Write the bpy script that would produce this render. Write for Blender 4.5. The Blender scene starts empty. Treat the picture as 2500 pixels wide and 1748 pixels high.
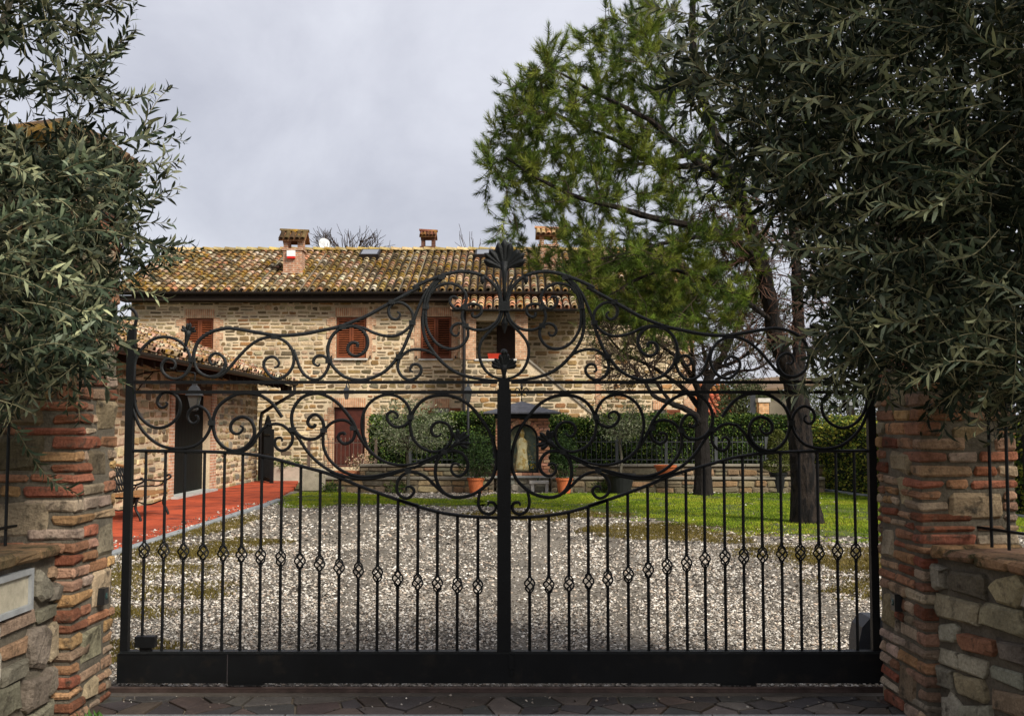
import bpy, math, random
import numpy as np
from mathutils import Vector, Matrix

# ------------------------------------------------------------------ camera, sky, sun, exposure
SC = bpy.context.scene
COL = SC.collection
FOCAL = 2625.0            # focal length in pixels of the 2500 px wide photograph
PITCH = math.atan(166.0 / FOCAL)
EYE = 1.53
cam_data = bpy.data.cameras.new('camera')
cam_data.sensor_width = 36.0
cam_data.lens = 36.0 * FOCAL / 2500.0
cam_data.clip_start = 0.05
cam_data.clip_end = 4000.0
cam = bpy.data.objects.new('camera', cam_data)
COL.objects.link(cam)
cam.location = (0, 0, EYE)
cam.rotation_euler = (math.pi / 2 + PITCH, 0, 0)
SC.camera = cam

SUN_ELEV = math.radians(39)
SUN_AZ = math.radians(139)         # compass-like: 0 = +Y, clockwise; sun stands behind the viewer
world = bpy.data.worlds.new('World')
SC.world = world
world.use_nodes = True
wn, wl = world.node_tree.nodes, world.node_tree.links
wn.clear()
w_out = wn.new('ShaderNodeOutputWorld')
w_bg = wn.new('ShaderNodeBackground')
w_bg.inputs['Strength'].default_value = 0.1
w_sky = wn.new('ShaderNodeTexSky')
w_sky.sky_type = 'NISHITA'
w_sky.sun_disc = False
w_sky.sun_elevation = SUN_ELEV
w_sky.sun_rotation = SUN_AZ
w_sky.dust_density = 3.0
w_tc = wn.new('ShaderNodeTexCoord')
w_map = wn.new('ShaderNodeMapping')
w_map.inputs['Scale'].default_value = (1.0, 1.0, 1.35)
w_n1 = wn.new('ShaderNodeTexNoise')
w_n1.inputs['Scale'].default_value = 3.1
w_n1.inputs['Detail'].default_value = 7.0
w_n1.inputs['Roughness'].default_value = 0.56
w_n1.inputs['Distortion'].default_value = 0.35
w_ramp = wn.new('ShaderNodeValToRGB')
w_ramp.color_ramp.elements[0].position = 0.33
w_ramp.color_ramp.elements[0].color = (0.385, 0.388, 0.44, 1)
w_ramp.color_ramp.elements[1].position = 0.70
w_ramp.color_ramp.elements[1].color = (0.64, 0.645, 0.695, 1)
w_gain = wn.new('ShaderNodeVectorMath')
w_gain.operation = 'SCALE'
w_gain.inputs["Scale"].default_value = 3.5
w_mix = wn.new('ShaderNodeMix')
w_mix.data_type = 'RGBA'
w_mix.inputs[0].default_value = 0.94
wl.new(w_tc.outputs['Generated'], w_map.inputs['Vector'])
wl.new(w_map.outputs['Vector'], w_n1.inputs['Vector'])
wl.new(w_n1.outputs['Fac'], w_ramp.inputs['Fac'])
wl.new(w_ramp.outputs['Color'], w_gain.inputs[0])
wl.new(w_sky.outputs['Color'], w_mix.inputs[6])
wl.new(w_gain.outputs['Vector'], w_mix.inputs[7])
wl.new(w_mix.outputs[2], w_bg.inputs['Color'])
wl.new(w_bg.outputs['Background'], w_out.inputs['Surface'])

sun_data = bpy.data.lights.new('sun', 'SUN')
sun_data.energy = 1.5
sun_data.angle = math.radians(17)
sun_data.color = (1.0, 0.95, 0.86)
sun = bpy.data.objects.new('sun', sun_data)
COL.objects.link(sun)
_sd = Vector((math.sin(SUN_AZ) * math.cos(SUN_ELEV), math.cos(SUN_AZ) * math.cos(SUN_ELEV), math.sin(SUN_ELEV)))
sun.rotation_euler = _sd.to_track_quat('Z', 'Y').to_euler()
sun.location = _sd * 60

vs = SC.view_settings
vs.view_transform = 'Standard'
vs.look = 'None'
vs.exposure = 1.88
vs.gamma = 1.0
vs.use_curve_mapping = False
SC.cycles.use_denoising = True
SC.cycles.max_bounces = 5
SC.cycles.diffuse_bounces = 3
SC.cycles.glossy_bounces = 2
SC.cycles.transparent_max_bounces = 6

# ------------------------------------------------------------------ helpers
RNG = np.random.default_rng(11)
WLOC = {}

def at(px, py, Y):
    """world point at distance Y seen at that point of the photograph"""
    u = (px - 1250.0) / FOCAL
    v = (874.0 - py) / FOCAL
    dy = math.cos(PITCH) - v * math.sin(PITCH)
    dz = math.sin(PITCH) + v * math.cos(PITCH)
    t = Y / dy
    return np.array((u * t, Y, EYE + dz * t))

def tag(o, label=None, cat=None, group=None, kind=None):
    if label: o['label'] = label
    if cat: o['category'] = cat
    if group: o['group'] = group
    if kind: o['kind'] = kind
    return o

def empty(name, loc, label=None, cat=None, group=None, parent=None):
    o = bpy.data.objects.new(name, None)
    COL.objects.link(o)
    loc = Vector([float(c) for c in loc])
    if parent is not None:
        o.parent = parent
        o.location = loc - WLOC[parent.name]
    else:
        o.location = loc
    WLOC[o.name] = loc.copy()
    o.empty_display_size = 0.2
    return tag(o, label, cat, group)

def make_mesh(name, V, F, cols=None, smooth=False):
    """V (n,3); F: (m,k) int array or list of index lists; cols (n,3) or None"""
    me = bpy.data.meshes.new(name)
    V = np.asarray(V, dtype=np.float32).reshape(-1, 3)
    if isinstance(F, np.ndarray) and F.ndim == 2:
        m, k = F.shape
        loops = np.ascontiguousarray(F, dtype=np.int32).ravel()
        starts = np.arange(0, m * k, k, dtype=np.int32)
    else:
        lens = np.fromiter((len(f) for f in F), dtype=np.int32, count=len(F))
        loops = np.fromiter((i for f in F for i in f), dtype=np.int32, count=int(lens.sum()))
        starts = np.zeros(len(F), dtype=np.int32)
        if len(F) > 1:
            starts[1:] = np.cumsum(lens)[:-1]
    me.vertices.add(len(V))
    me.vertices.foreach_set('co', V.ravel())
    me.loops.add(len(loops))
    me.loops.foreach_set('vertex_index', loops)
    me.polygons.add(len(starts))
    me.polygons.foreach_set('loop_start', starts)
    me.update(calc_edges=True)
    me.polygons.foreach_set('use_smooth', np.full(len(starts), bool(smooth)))
    if cols is not None:
        cols = np.asarray(cols, dtype=np.float32)
        if cols.ndim == 1:
            cols = np.tile(cols[:3], (len(V), 1))
        a = me.color_attributes.new('Col', 'FLOAT_COLOR', 'POINT')
        c4 = np.ones((len(V), 4), dtype=np.float32)
        c4[:, :3] = cols[:, :3]
        a.data.foreach_set('color', c4.ravel())
    return me

def obj(name, V, F, mat, parent=None, cols=None, smooth=False, origin=None):
    """one mesh object; V in world coordinates"""
    V = np.asarray(V, dtype=np.float64).reshape(-1, 3)
    if origin is None:
        lo, hi = V.min(0), V.max(0)
        origin = np.array(((lo[0] + hi[0]) / 2, (lo[1] + hi[1]) / 2, lo[2]))
    me = make_mesh(name, V - origin, F, cols, smooth)
    if mat: me.materials.append(mat)
    o = bpy.data.objects.new(name, me)
    COL.objects.link(o)
    w = Vector([float(c) for c in origin])
    if parent is not None:
        o.parent = parent
        o.location = w - WLOC[parent.name]
    else:
        o.location = w
    WLOC[o.name] = w
    return o

def place(name, me, loc, parent=None, rot=None):
    """another object on shared mesh data"""
    o = bpy.data.objects.new(name, me)
    COL.objects.link(o)
    w = Vector([float(c) for c in loc])
    if parent is not None:
        o.parent = parent
        o.location = w - WLOC[parent.name]
    else:
        o.location = w
    if rot is not None:
        o.rotation_euler = rot
    WLOC[o.name] = w
    return o

class MB:
    """collects simple shapes into one mesh"""
    def __init__(s):
        s.V = []; s.F = []; s.C = []; s.n = 0
    def add(s, V, F, col=None):
        V = np.asarray(V, dtype=np.float64).reshape(-1, 3)
        s.V.append(V)
        s.F.extend([[int(i) + s.n for i in f] for f in F])
        s.C.append(np.tile(np.asarray(col if col is not None else (1, 1, 1), dtype=np.float64), (len(V), 1)) if np.ndim(col) < 2 else np.asarray(col))
        s.n += len(V)
        return s
    def box(s, a, b, col=None):
        x0, y0, z0 = a; x1, y1, z1 = b
        V = [(x0, y0, z0), (x1, y0, z0), (x1, y1, z0), (x0, y1, z0), (x0, y0, z1), (x1, y0, z1), (x1, y1, z1), (x0, y1, z1)]
        return s.add(V, BOXF, col)
    def tube(s, pts, r, sides=6, col=None, cap=True):
        V, F = tube(pts, r, sides, cap)
        return s.add(V, F, col)
    def lathe(s, c, prof, sides=16, col=None):
        V, F = lathe(c, prof, sides)
        return s.add(V, F, col)
    def build(s, name, mat, parent=None, smooth=False, usecol=False, origin=None):
        return obj(name, np.vstack(s.V), s.F, mat, parent, np.vstack(s.C) if usecol else None, smooth, origin)

BOXF = [(0, 3, 2, 1), (4, 5, 6, 7), (0, 1, 5, 4), (1, 2, 6, 5), (2, 3, 7, 6), (3, 0, 4, 7)]

def lathe(c, prof, sides=16):
    V = []; F = []
    for r, z in prof:
        for k in range(sides):
            a = 2 * math.pi * k / sides
            V.append((c[0] + r * math.cos(a), c[1] + r * math.sin(a), c[2] + z))
    for i in range(len(prof) - 1):
        for k in range(sides):
            a, b = i * sides + k, i * sides + (k + 1) % sides
            F.append((a, b, b + sides, a + sides))
    F.append(tuple(range(sides))[::-1])
    F.append(tuple((len(prof) - 1) * sides + k for k in range(sides)))
    return V, F

def frames(P):
    P = np.asarray(P, dtype=np.float64)
    T = np.gradient(P, axis=0)
    T /= np.linalg.norm(T, axis=1)[:, None] + 1e-12
    up = np.array((0, 0, 1.0)) if abs(T[0][2]) < 0.9 else np.array((1.0, 0, 0))
    A = np.cross(T, up)
    bad = np.linalg.norm(A, axis=1) < 1e-3
    A[bad] = np.cross(T[bad], np.array((0.3, 1.0, 0.1)))
    A /= np.linalg.norm(A, axis=1)[:, None]
    for i in range(1, len(A)):
        a = A[i - 1] - T[i] * np.dot(A[i - 1], T[i])
        n = np.linalg.norm(a)
        if n > 1e-6: A[i] = a / n
    return T, A, np.cross(T, A)

def tube(pts, r, sides=6, cap=True):
    P = np.asarray(pts, dtype=np.float64)
    n = len(P)
    r = np.full(n, r, dtype=np.float64) if np.ndim(r) == 0 else np.asarray(r, dtype=np.float64)
    T, A, B = frames(P)
    ang = np.arange(sides) * 2 * math.pi / sides
    V = P[:, None, :] + r[:, None, None] * (np.cos(ang)[None, :, None] * A[:, None, :] + np.sin(ang)[None, :, None] * B[:, None, :])
    i = np.arange(n - 1)[:, None] * sides; k = np.arange(sides)[None, :]; k2 = (k + 1) % sides
    F = np.stack([i + k, i + k2, i + sides + k2, i + sides + k], axis=-1).reshape(-1, 4).tolist()
    if cap:
        F.append(list(range(sides))[::-1]); F.append([(n - 1) * sides + q for q in range(sides)])
    return V.reshape(-1, 3), F

def tubes_joined(paths, sides=4):
    """many tubes (list of (pts, radii)) in one array pair, uncapped"""
    Vs = []; Fs = []; n0 = 0
    for P, r in paths:
        P = np.asarray(P, dtype=np.float64); n = len(P)
        T, A, B = frames(P)
        ang = np.arange(sides) * 2 * math.pi / sides
        V = P[:, None, :] + np.asarray(r)[:, None, None] * (np.cos(ang)[None, :, None] * A[:, None, :] + np.sin(ang)[None, :, None] * B[:, None, :])
        i = np.arange(n - 1)[:, None] * sides; k = np.arange(sides)[None, :]; k2 = (k + 1) % sides
        Fs.append(np.stack([i + k, i + k2, i + sides + k2, i + sides + k], axis=-1).reshape(-1, 4) + n0)
        Vs.append(V.reshape(-1, 3)); n0 += n * sides
    return np.vstack(Vs), np.vstack(Fs)

def catmull(P, per=5):
    P = np.asarray(P, dtype=np.float64)
    Q = np.vstack([2 * P[0] - P[1], P, 2 * P[-1] - P[-2]])
    t = np.linspace(0, 1, per, endpoint=False)[None, :, None]
    p0, p1, p2, p3 = Q[:-3, None], Q[1:-2, None], Q[2:-1, None], Q[3:, None]
    C = 0.5 * ((2 * p1) + (-p0 + p2) * t + (2 * p0 - 5 * p1 + 4 * p2 - p3) * t * t + (-p0 + 3 * p1 - 3 * p2 + p3) * t ** 3)
    return np.vstack([C.reshape(-1, P.shape[1]), P[-1:]])

# ------------------------------------------------------------------ materials
MATS = {}
def M(name, col=(0.5, 0.5, 0.5), rough=0.8, var=0.25, scale=6.0, fine=0.0, fscale=60.0, bump=0.0, bscale=40.0, attr=False,
      spec=0.25, metallic=0.0, col2=None, c2lo=0.5, c2hi=0.65, c2scale=2.0, trans=0.0, bdist=0.02, low=0.0, lscale=0.5, stretch=None):
    """procedural surface: base (or per-piece) colour, cloudy and fine variation, optional second colour in patches, bump"""
    if name in MATS: return MATS[name]
    m = bpy.data.materials.new(name)
    m.use_nodes = True
    n, l = m.node_tree.nodes, m.node_tree.links
    b = n['Principled BSDF']
    geo = n.new('ShaderNodeNewGeometry')
    pos = geo.outputs['Position']
    if stretch:
        mp = n.new('ShaderNodeVectorMath'); mp.operation = 'MULTIPLY'; mp.inputs[1].default_value = stretch
        l.new(pos, mp.inputs[0]); pos = mp.outputs[0]
    if attr:
        a = n.new('ShaderNodeAttribute'); a.attribute_name = 'Col'
        cur = a.outputs['Color']
    else:
        r = n.new('ShaderNodeRGB'); r.outputs[0].default_value = (*col, 1)
        cur = r.outputs[0]
    def noise(sc, det=4.0, rgh=0.6):
        t = n.new('ShaderNodeTexNoise')
        t.inputs['Scale'].default_value = sc; t.inputs['Detail'].default_value = det; t.inputs['Roughness'].default_value = rgh
        l.new(pos, t.inputs['Vector'])
        return t.outputs['Fac']
    def rng(fac, a0, a1, b0, b1):
        t = n.new('ShaderNodeMapRange')
        t.inputs[1].default_value, t.inputs[2].default_value, t.inputs[3].default_value, t.inputs[4].default_value = a0, a1, b0, b1
        l.new(fac, t.inputs[0]); return t.outputs[0]
    if col2 is not None:
        mx = n.new('ShaderNodeMix'); mx.data_type = 'RGBA'
        l.new(rng(noise(c2scale, 6.0, 0.65), c2lo, c2hi, 0, 1), mx.inputs[0])
        l.new(cur, mx.inputs[6]); mx.inputs[7].default_value = (*col2, 1)
        cur = mx.outputs[2]
    def mul(cur, fac):
        s = n.new('ShaderNodeVectorMath'); s.operation = 'SCALE'
        l.new(cur, s.inputs[0]); l.new(fac, s.inputs['Scale']); return s.outputs[0]
    if var: cur = mul(cur, rng(noise(scale), 0.25, 0.75, 1 - var, 1 + var))
    if low: cur = mul(cur, rng(noise(lscale, 5.0, 0.6), 0.3, 0.7, 1 - low, 1 + low * 0.7))
    if fine: cur = mul(cur, rng(noise(fscale, 3.0, 0.7), 0.25, 0.75, 1 - fine, 1 + fine))
    l.new(cur, b.inputs['Base Color'])
    b.inputs['Roughness'].default_value = rough
    b.inputs['Specular IOR Level'].default_value = spec
    b.inputs['Metallic'].default_value = metallic
    if bump:
        bp = n.new('ShaderNodeBump'); bp.inputs['Strength'].default_value = bump; bp.inputs['Distance'].default_value = bdist
        l.new(noise(bscale, 8.0, 0.7), bp.inputs['Height'])
        l.new(bp.outputs['Normal'], b.inputs['Normal'])
    if trans:
        out = n['Material Output']
        tr = n.new('ShaderNodeBsdfTranslucent'); l.new(cur, tr.inputs['Color'])
        ms = n.new('ShaderNodeMixShader'); ms.inputs[0].default_value = trans
        l.new(b.outputs[0], ms.inputs[1]); l.new(tr.outputs[0], ms.inputs[2]); l.new(ms.outputs[0], out.inputs['Surface'])
    MATS[name] = m
    return m

def M_brick(name, c1, c2, mortar, bw, bh, axis='XZ', joint=0.012, soldier=False):
    """thin brick courses too fine to build singly"""
    if name in MATS: return MATS[name]
    m = bpy.data.materials.new(name); m.use_nodes = True
    n, l = m.node_tree.nodes, m.node_tree.links
    b = n['Principled BSDF']
    geo = n.new('ShaderNodeNewGeometry')
    sx = n.new('ShaderNodeSeparateXYZ'); cx = n.new('ShaderNodeCombineXYZ')
    l.new(geo.outputs['Position'], sx.inputs[0])
    s1, s2 = axis[0], axis[1]
    if axis == 'SZ':       # around a square shaft: x+y runs along every side
        ad = n.new('ShaderNodeMath'); l.new(sx.outputs['X'], ad.inputs[0]); l.new(sx.outputs['Y'], ad.inputs[1])
        l.new(ad.outputs[0], cx.inputs[0]); l.new(sx.outputs['Z'], cx.inputs[1])
    elif soldier:
        l.new(sx.outputs[s2], cx.inputs[0]); l.new(sx.outputs[s1], cx.inputs[1])
    else:
        l.new(sx.outputs[s1], cx.inputs[0]); l.new(sx.outputs[s2], cx.inputs[1])
    t = n.new('ShaderNodeTexBrick')
    t.inputs['Color1'].default_value = (*c1, 1); t.inputs['Color2'].default_value = (*c2, 1); t.inputs['Mortar'].default_value = (*mortar, 1)
    t.inputs['Scale'].default_value = 1.0; t.inputs['Mortar Size'].default_value = joint
    t.inputs['Brick Width'].default_value = bw; t.inputs['Row Height'].default_value = bh
    if soldier: t.offset = 0.0
    l.new(cx.outputs[0], t.inputs['Vector'])
    no = n.new('ShaderNodeTexNoise'); no.inputs['Scale'].default_value = 7.0; no.inputs['Detail'].default_value = 5.0
    l.new(geo.outputs['Position'], no.inputs['Vector'])
    mr = n.new('ShaderNodeMapRange'); mr.inputs[1].default_value = 0.25; mr.inputs[2].default_value = 0.75; mr.inputs[3].default_value = 0.6; mr.inputs[4].default_value = 1.4
    l.new(no.outputs['Fac'], mr.inputs[0])
    s = n.new('ShaderNodeVectorMath'); s.operation = 'SCALE'
    l.new(t.outputs['Color'], s.inputs[0]); l.new(mr.outputs[0], s.inputs['Scale'])
    l.new(s.outputs[0], b.inputs['Base Color'])
    b.inputs['Roughness'].default_value = 0.85; b.inputs['Specular IOR Level'].default_value = 0.2
    bp = n.new('ShaderNodeBump'); bp.inputs['Strength'].default_value = 0.6; bp.inputs['Distance'].default_value = 0.01; bp.invert = True
    l.new(t.outputs['Fac'], bp.inputs['Height']); l.new(bp.outputs['Normal'], b.inputs['Normal'])
    MATS[name] = m
    return m

IRON = M('black_iron', (0.005, 0.0055, 0.006), rough=0.5, var=0.35, scale=9, bump=0.2, bscale=120, spec=0.2)
IRON_GREY = M('worn_iron', (0.0095, 0.011, 0.0115), rough=0.5, var=0.35, scale=14, bump=0.3, bscale=90, spec=0.28)
PIECE = M('masonry_piece', attr=True, rough=0.9, var=0.3, scale=9, fine=0.3, fscale=70, bump=1.0, bscale=26, bdist=0.035, spec=0.15, low=0.35, lscale=2.5, col2=(0.075, 0.062, 0.045), c2lo=0.54, c2hi=0.70, c2scale=13)
PIECE_FAR = M('masonry_piece_far', attr=True, rough=0.9, var=0.3, scale=5, fine=0.35, fscale=30, bump=0.6, bscale=20, spec=0.15, low=0.35, lscale=0.55)
TILE = M('clay_tile', attr=True, rough=0.9, var=0.35, scale=4, fine=0.4, fscale=28, bump=0.5, bscale=30, spec=0.12, low=0.35, lscale=0.8,
         col2=(0.26, 0.145, 0.015), c2lo=0.53, c2hi=0.66, c2scale=1.5)
LEAFM = M('leaf', attr=True, rough=0.6, var=0.2, scale=5, spec=0.14, trans=0.12)
LEAFFAR = M('leaf_far', attr=True, rough=0.7, var=0.25, scale=2.5, spec=0.2, trans=0.15)
NEEDLE = M('pine_needle', attr=True, rough=0.6, var=0.25, scale=1.6, spec=0.2, trans=0.2)
BARK_OLIVE = M('olive_bark', (0.10, 0.09, 0.065), rough=0.95, var=0.4, scale=14, fine=0.3, fscale=60, bump=0.8, bscale=50)
TWIG_OLIVE = M('olive_twig', (0.20, 0.18, 0.10), rough=0.8, var=0.3, scale=20)
BARK_PINE = M('pine_bark', (0.021, 0.015, 0.011), rough=0.95, var=0.6, scale=11, fine=0.5, fscale=34, bump=1.0, bscale=16, bdist=0.06, stretch=(1, 1, 0.25), col2=(0.005, 0.004, 0.0035), c2lo=0.46, c2hi=0.56, c2scale=16)
BARK_DARK = M('dark_bark', (0.012, 0.0095, 0.008), rough=0.95, var=0.5, scale=14, bump=1.0, bscale=16, bdist=0.04, stretch=(1, 1, 0.3))
TWIG_PINE = M('pine_twig', (0.036, 0.023, 0.016), rough=0.95, var=0.4, scale=8)

# ------------------------------------------------------------------ masonry pieces
def jit(r, s): return r.uniform(-s, s)

def stone_piece(u0, u1, v0, v1, O, U, V, N, proud, r, rough=0.12):
    """one rubble stone on a wall plane: uneven rounded outline, bulged face"""
    w, h = u1 - u0, v1 - v0
    j = min(w, h) * rough
    c = min(w, h) * r.uniform(0.10, 0.32)
    P = [(u0 + c, v0), (u1 - c, v0), (u1, v0 + c), (u1, v1 - c), (u1 - c, v1), (u0 + c, v1), (u0, v1 - c), (u0, v0 + c)]
    P = [(a + jit(r, j), b + jit(r, j)) for a, b in P]
    cu, cv = (u0 + u1) / 2, (v0 + v1) / 2
    tilt = (jit(r, 0.3), jit(r, 0.3))
    out = []
    for k, (f, dn) in enumerate(((1.0, -0.03), (1.0, proud * 0.55), (0.78, proud))):
        for a, b in P:
            du, dv = (a - cu) * f, (b - cv) * f
            d = dn + (proud * (tilt[0] * du / w + tilt[1] * dv / h) if k else 0)
            out.append(O + U * (cu + du) + V * (cv + dv) + N * d)
    F = []
    for k in (0, 1):
        for i in range(8):
            a, b = k * 8 + i, k * 8 + (i + 1) % 8
            F.append((a, b, b + 8, a + 8))
    F.append(tuple(range(16, 24)))
    return np.array(out), F

def block_piece(lo, hi, r, ch=0.008, j=0.005):
    """one brick: a box with worn, chamfered, uneven edges (world axes)"""
    lo, hi = np.array(lo, dtype=float), np.array(hi, dtype=float)
    V = []; idx = {}
    for sx in (0, 1):
        for sy in (0, 1):
            for sz in (0, 1):
                s = np.array((sx, sy, sz))
                p = np.where(s == 1, hi, lo) + np.array([jit(r, j) for _ in range(3)])
                for ax in range(3):      # the vertex that lies on the face normal to ax
                    q = p.copy()
                    for o in range(3):
                        if o != ax:
                            q[o] += (ch if s[o] == 0 else -ch) * r.uniform(0.7, 1.6)
                    idx[(sx, sy, sz, ax)] = len(V); V.append(q)
    F = []
    def quad(ax, side):
        o = [a for a in range(3) if a != ax]
        cyc = [(0, 0), (1, 0), (1, 1), (0, 1)]
        f = []
        for a, b in cyc:
            s = [0, 0, 0]; s[ax] = side; s[o[0]] = a; s[o[1]] = b
            f.append(idx[(*s, ax)])
        flip = (side == 0) ^ (ax == 1)
        return f[::-1] if flip else f
    for ax in range(3):
        for side in (0, 1): F.append(quad(ax, side))
    for ax in range(3):                   # chamfer strips along each edge
        o = [a for a in range(3) if a != ax]
        for a in (0, 1):
            for b in (0, 1):
                s0 = [0, 0, 0]; s0[o[0]] = a; s0[o[1]] = b
                s1 = list(s0); s1[ax] = 1
                F.append([idx[(*s0, o[0])], idx[(*s1, o[0])], idx[(*s1, o[1])], idx[(*s0, o[1])]])
    for sx in (0, 1):
        for sy in (0, 1):
            for sz in (0, 1):
                F.append([idx[(sx, sy, sz, 0)], idx[(sx, sy, sz, 1)], idx[(sx, sy, sz, 2)]])
    return np.array(V), F

def lay_pieces(pieces, parent, name, mat, limit=300, restname=None):
    """pieces: (V, F, colour, score). The largest in view become parts, the rest one part of kind stuff"""
    pieces = sorted(pieces, key=lambda p: -p[3])
    for V, F, c, s in pieces[:limit]:
        obj(name, V, F, mat, parent, np.array(c))
    rest = pieces[limit:]
    if rest:
        mb = MB()
        for V, F, c, s in rest: mb.add(V, F, c)
        o = mb.build(restname or name, mat, parent, usecol=True)
        o['kind'] = 'stuff'

def pick(r, pal, var=0.18):
    c = np.array(pal[r.randrange(len(pal))])
    return np.clip(c * (1 + jit(r, var)) * np.array([1 + jit(r, 0.06) for _ in range(3)]), 0.004, 0.9)

def courses(u0, u1, v0, v1, r, hr, wr, gap, blocks):
    """rubble courses between u0..u1, v0..v1, leaving out the rectangles in blocks"""
    out = []
    v = v0
    while v < v1 - hr[0] * 0.5:
        h = min(r.uniform(*hr), v1 - v)
        u = u0 - r.uniform(0, wr[0])
        while u < u1:
            w = r.uniform(*wr)
            a, b = max(u, u0), min(u + w - gap, u1)
            u += w
            segs = [(a, b)]
            for (x0, x1, y0, y1) in blocks:
                if v + h - gap > y0 and v < y1:
                    ns = []
                    for s0, s1 in segs:
                        if s1 <= x0 or s0 >= x1: ns.append((s0, s1)); continue
                        if s0 < x0: ns.append((s0, x0 - gap))
                        if s1 > x1: ns.append((x1 + gap, s1))
                    segs = ns
            for s0, s1 in segs:
                if s1 - s0 > 0.055:
                    if w > 0.2 and h > hr[1] * 0.75 and r.random() < 0.16:      # a stone split into two thin ones
                        m = v + h * r.uniform(0.4, 0.6)
                        out.append((s0, s1, v, m - gap)); out.append((s0, s1, m, v + h - gap))
                    else:
                        dv = jit(r, gap * 0.4)
                        out.append((s0, s1, v + dv + r.uniform(0, gap * 0.4), v + h - gap + dv))
        v += h
    return out

def wall_sheet(mb, u0, u1, v0, v1, holes, O, U, V, N, reveal=0.22, col=None):
    """front sheet of a wall with real openings and their reveals"""
    us = sorted({u0, u1, *[h[0] for h in holes], *[h[1] for h in holes]})
    us = [u for u in us if u0 <= u <= u1]
    P = lambda u, v, d=0.0: O + U * u + V * v + N * d
    for a, b in zip(us, us[1:]):
        m = (a + b) / 2
        cuts = sorted([(h[2], h[3]) for h in holes if h[0] < m < h[1]])
        v = v0
        for c0, c1 in cuts + [(v1, v1)]:
            if c0 > v: mb.add([P(a, v), P(b, v), P(b, c0), P(a, c0)], [(0, 1, 2, 3)], col)
            v = max(v, c1)
    for h in holes:
        q = [(h[0], h[2]), (h[1], h[2]), (h[1], h[3]), (h[0], h[3])]
        for (a, b), (c, d) in zip(q, q[1:] + q[:1]):
            mb.add([P(a, b), P(c, d), P(c, d, -reveal), P(a, b, -reveal)], [(0, 1, 2, 3)], col)
# ================================================================== the setting: ground, yard, lawn, path, paving
def flat(name, poly, z, mat, kind='structure', parent=None, thick=0.0):
    V = [(x, y, z) for x, y in poly]
    F = [list(range(len(poly)))]
    if thick:
        n = len(poly)
        V += [(x, y, z - thick) for x, y in poly]
        F += [[i, i + n, (i + 1) % n + n, (i + 1) % n] for i in range(n)]
    o = obj(name, V, F, mat, parent)
    if kind: o['kind'] = kind
    return o

SOIL = M('earth', (0.085, 0.085, 0.035), rough=1, var=0.4, scale=0.4, fine=0.3, fscale=6)
flat('ground', [(-900, -60), (900, -60), (900, 2200), (-900, 2200)], -0.03, SOIL)

GRAVEL = M('gravel_bed', (0.21, 0.185, 0.15), rough=1, low=0.4, lscale=0.7, var=0.35, scale=1.1, fine=0.75, fscale=34, bump=1.0, bscale=42, col2=(0.085, 0.068, 0.045), c2lo=0.50, c2hi=0.58, c2scale=22)
yard = flat('gravel_yard', [(-4.72, 6.28), (14, 6.28), (14, 25.4), (-5.2, 25.4), (-4.72, 21)], 0.0, GRAVEL)

def inside(px, py, poly):
    """vectorised point in polygon"""
    res = np.zeros(len(px), dtype=bool)
    n = len(poly)
    for i in range(n):
        x0, y0 = poly[i]; x1, y1 = poly[(i + 1) % n]
        c = ((y0 > py) != (y1 > py)) & (px < (x1 - x0) * (py - y0) / (y1 - y0 + 1e-12) + x0)
        res ^= c
    return res

def vnoise(x, y, s, seed=0):
    """cheap smooth value noise"""
    x = x / s + seed * 17.3; y = y / s + seed * 9.1
    xi, yi = np.floor(x), np.floor(y)
    fx, fy = x - xi, y - yi
    fx = fx * fx * (3 - 2 * fx); fy = fy * fy * (3 - 2 * fy)
    h = lambda a, b: np.modf(np.abs(np.sin(a * 127.1 + b * 311.7 + seed) * 43758.5453))[0]
    return (h(xi, yi) * (1 - fx) + h(xi + 1, yi) * fx) * (1 - fy) + (h(xi, yi + 1) * (1 - fx) + h(xi + 1, yi + 1) * fx) * fy

def wavy(pts, amp, seed):
    r = random.Random(seed); out = []
    P = catmull(np.array(pts + pts[:1], dtype=float), 7)[:-1]
    for p in P: out.append((p[0] + jit(r, amp), p[1] + jit(r, amp)))
    return out

LAWN_A = wavy([(-0.6, 20.7), (0.6, 20.0), (1.7, 19.0), (2.4, 17.6), (3.3, 15.9), (4.4, 15.1), (5.6, 14.9), (7.2, 15.4), (8.3, 16.5), (8.6, 20), (8.2, 24.4), (5, 24.6), (0.4, 24.4), (-0.8, 23.2)], 0.12, 1)
LAWN_B = wavy([(-4.75, 22.0), (-4.1, 20.8), (-2.8, 21.2), (-1.6, 20.9), (-0.6, 20.7), (-0.7, 22.4), (-1.6, 22.7), (-2.4, 22.9), (-2.9, 23.9), (-3.6, 24.5), (-4.9, 25.2)], 0.10, 2)
TURF = M('turf_soil', (0.060, 0.075, 0.014), rough=1, var=0.4, scale=1.2, fine=0.4, fscale=18, bump=0.5, bscale=30)
flat('lawn', LAWN_A, 0.006, TURF)
flat('lawn', LAWN_B, 0.006, TURF)

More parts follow.
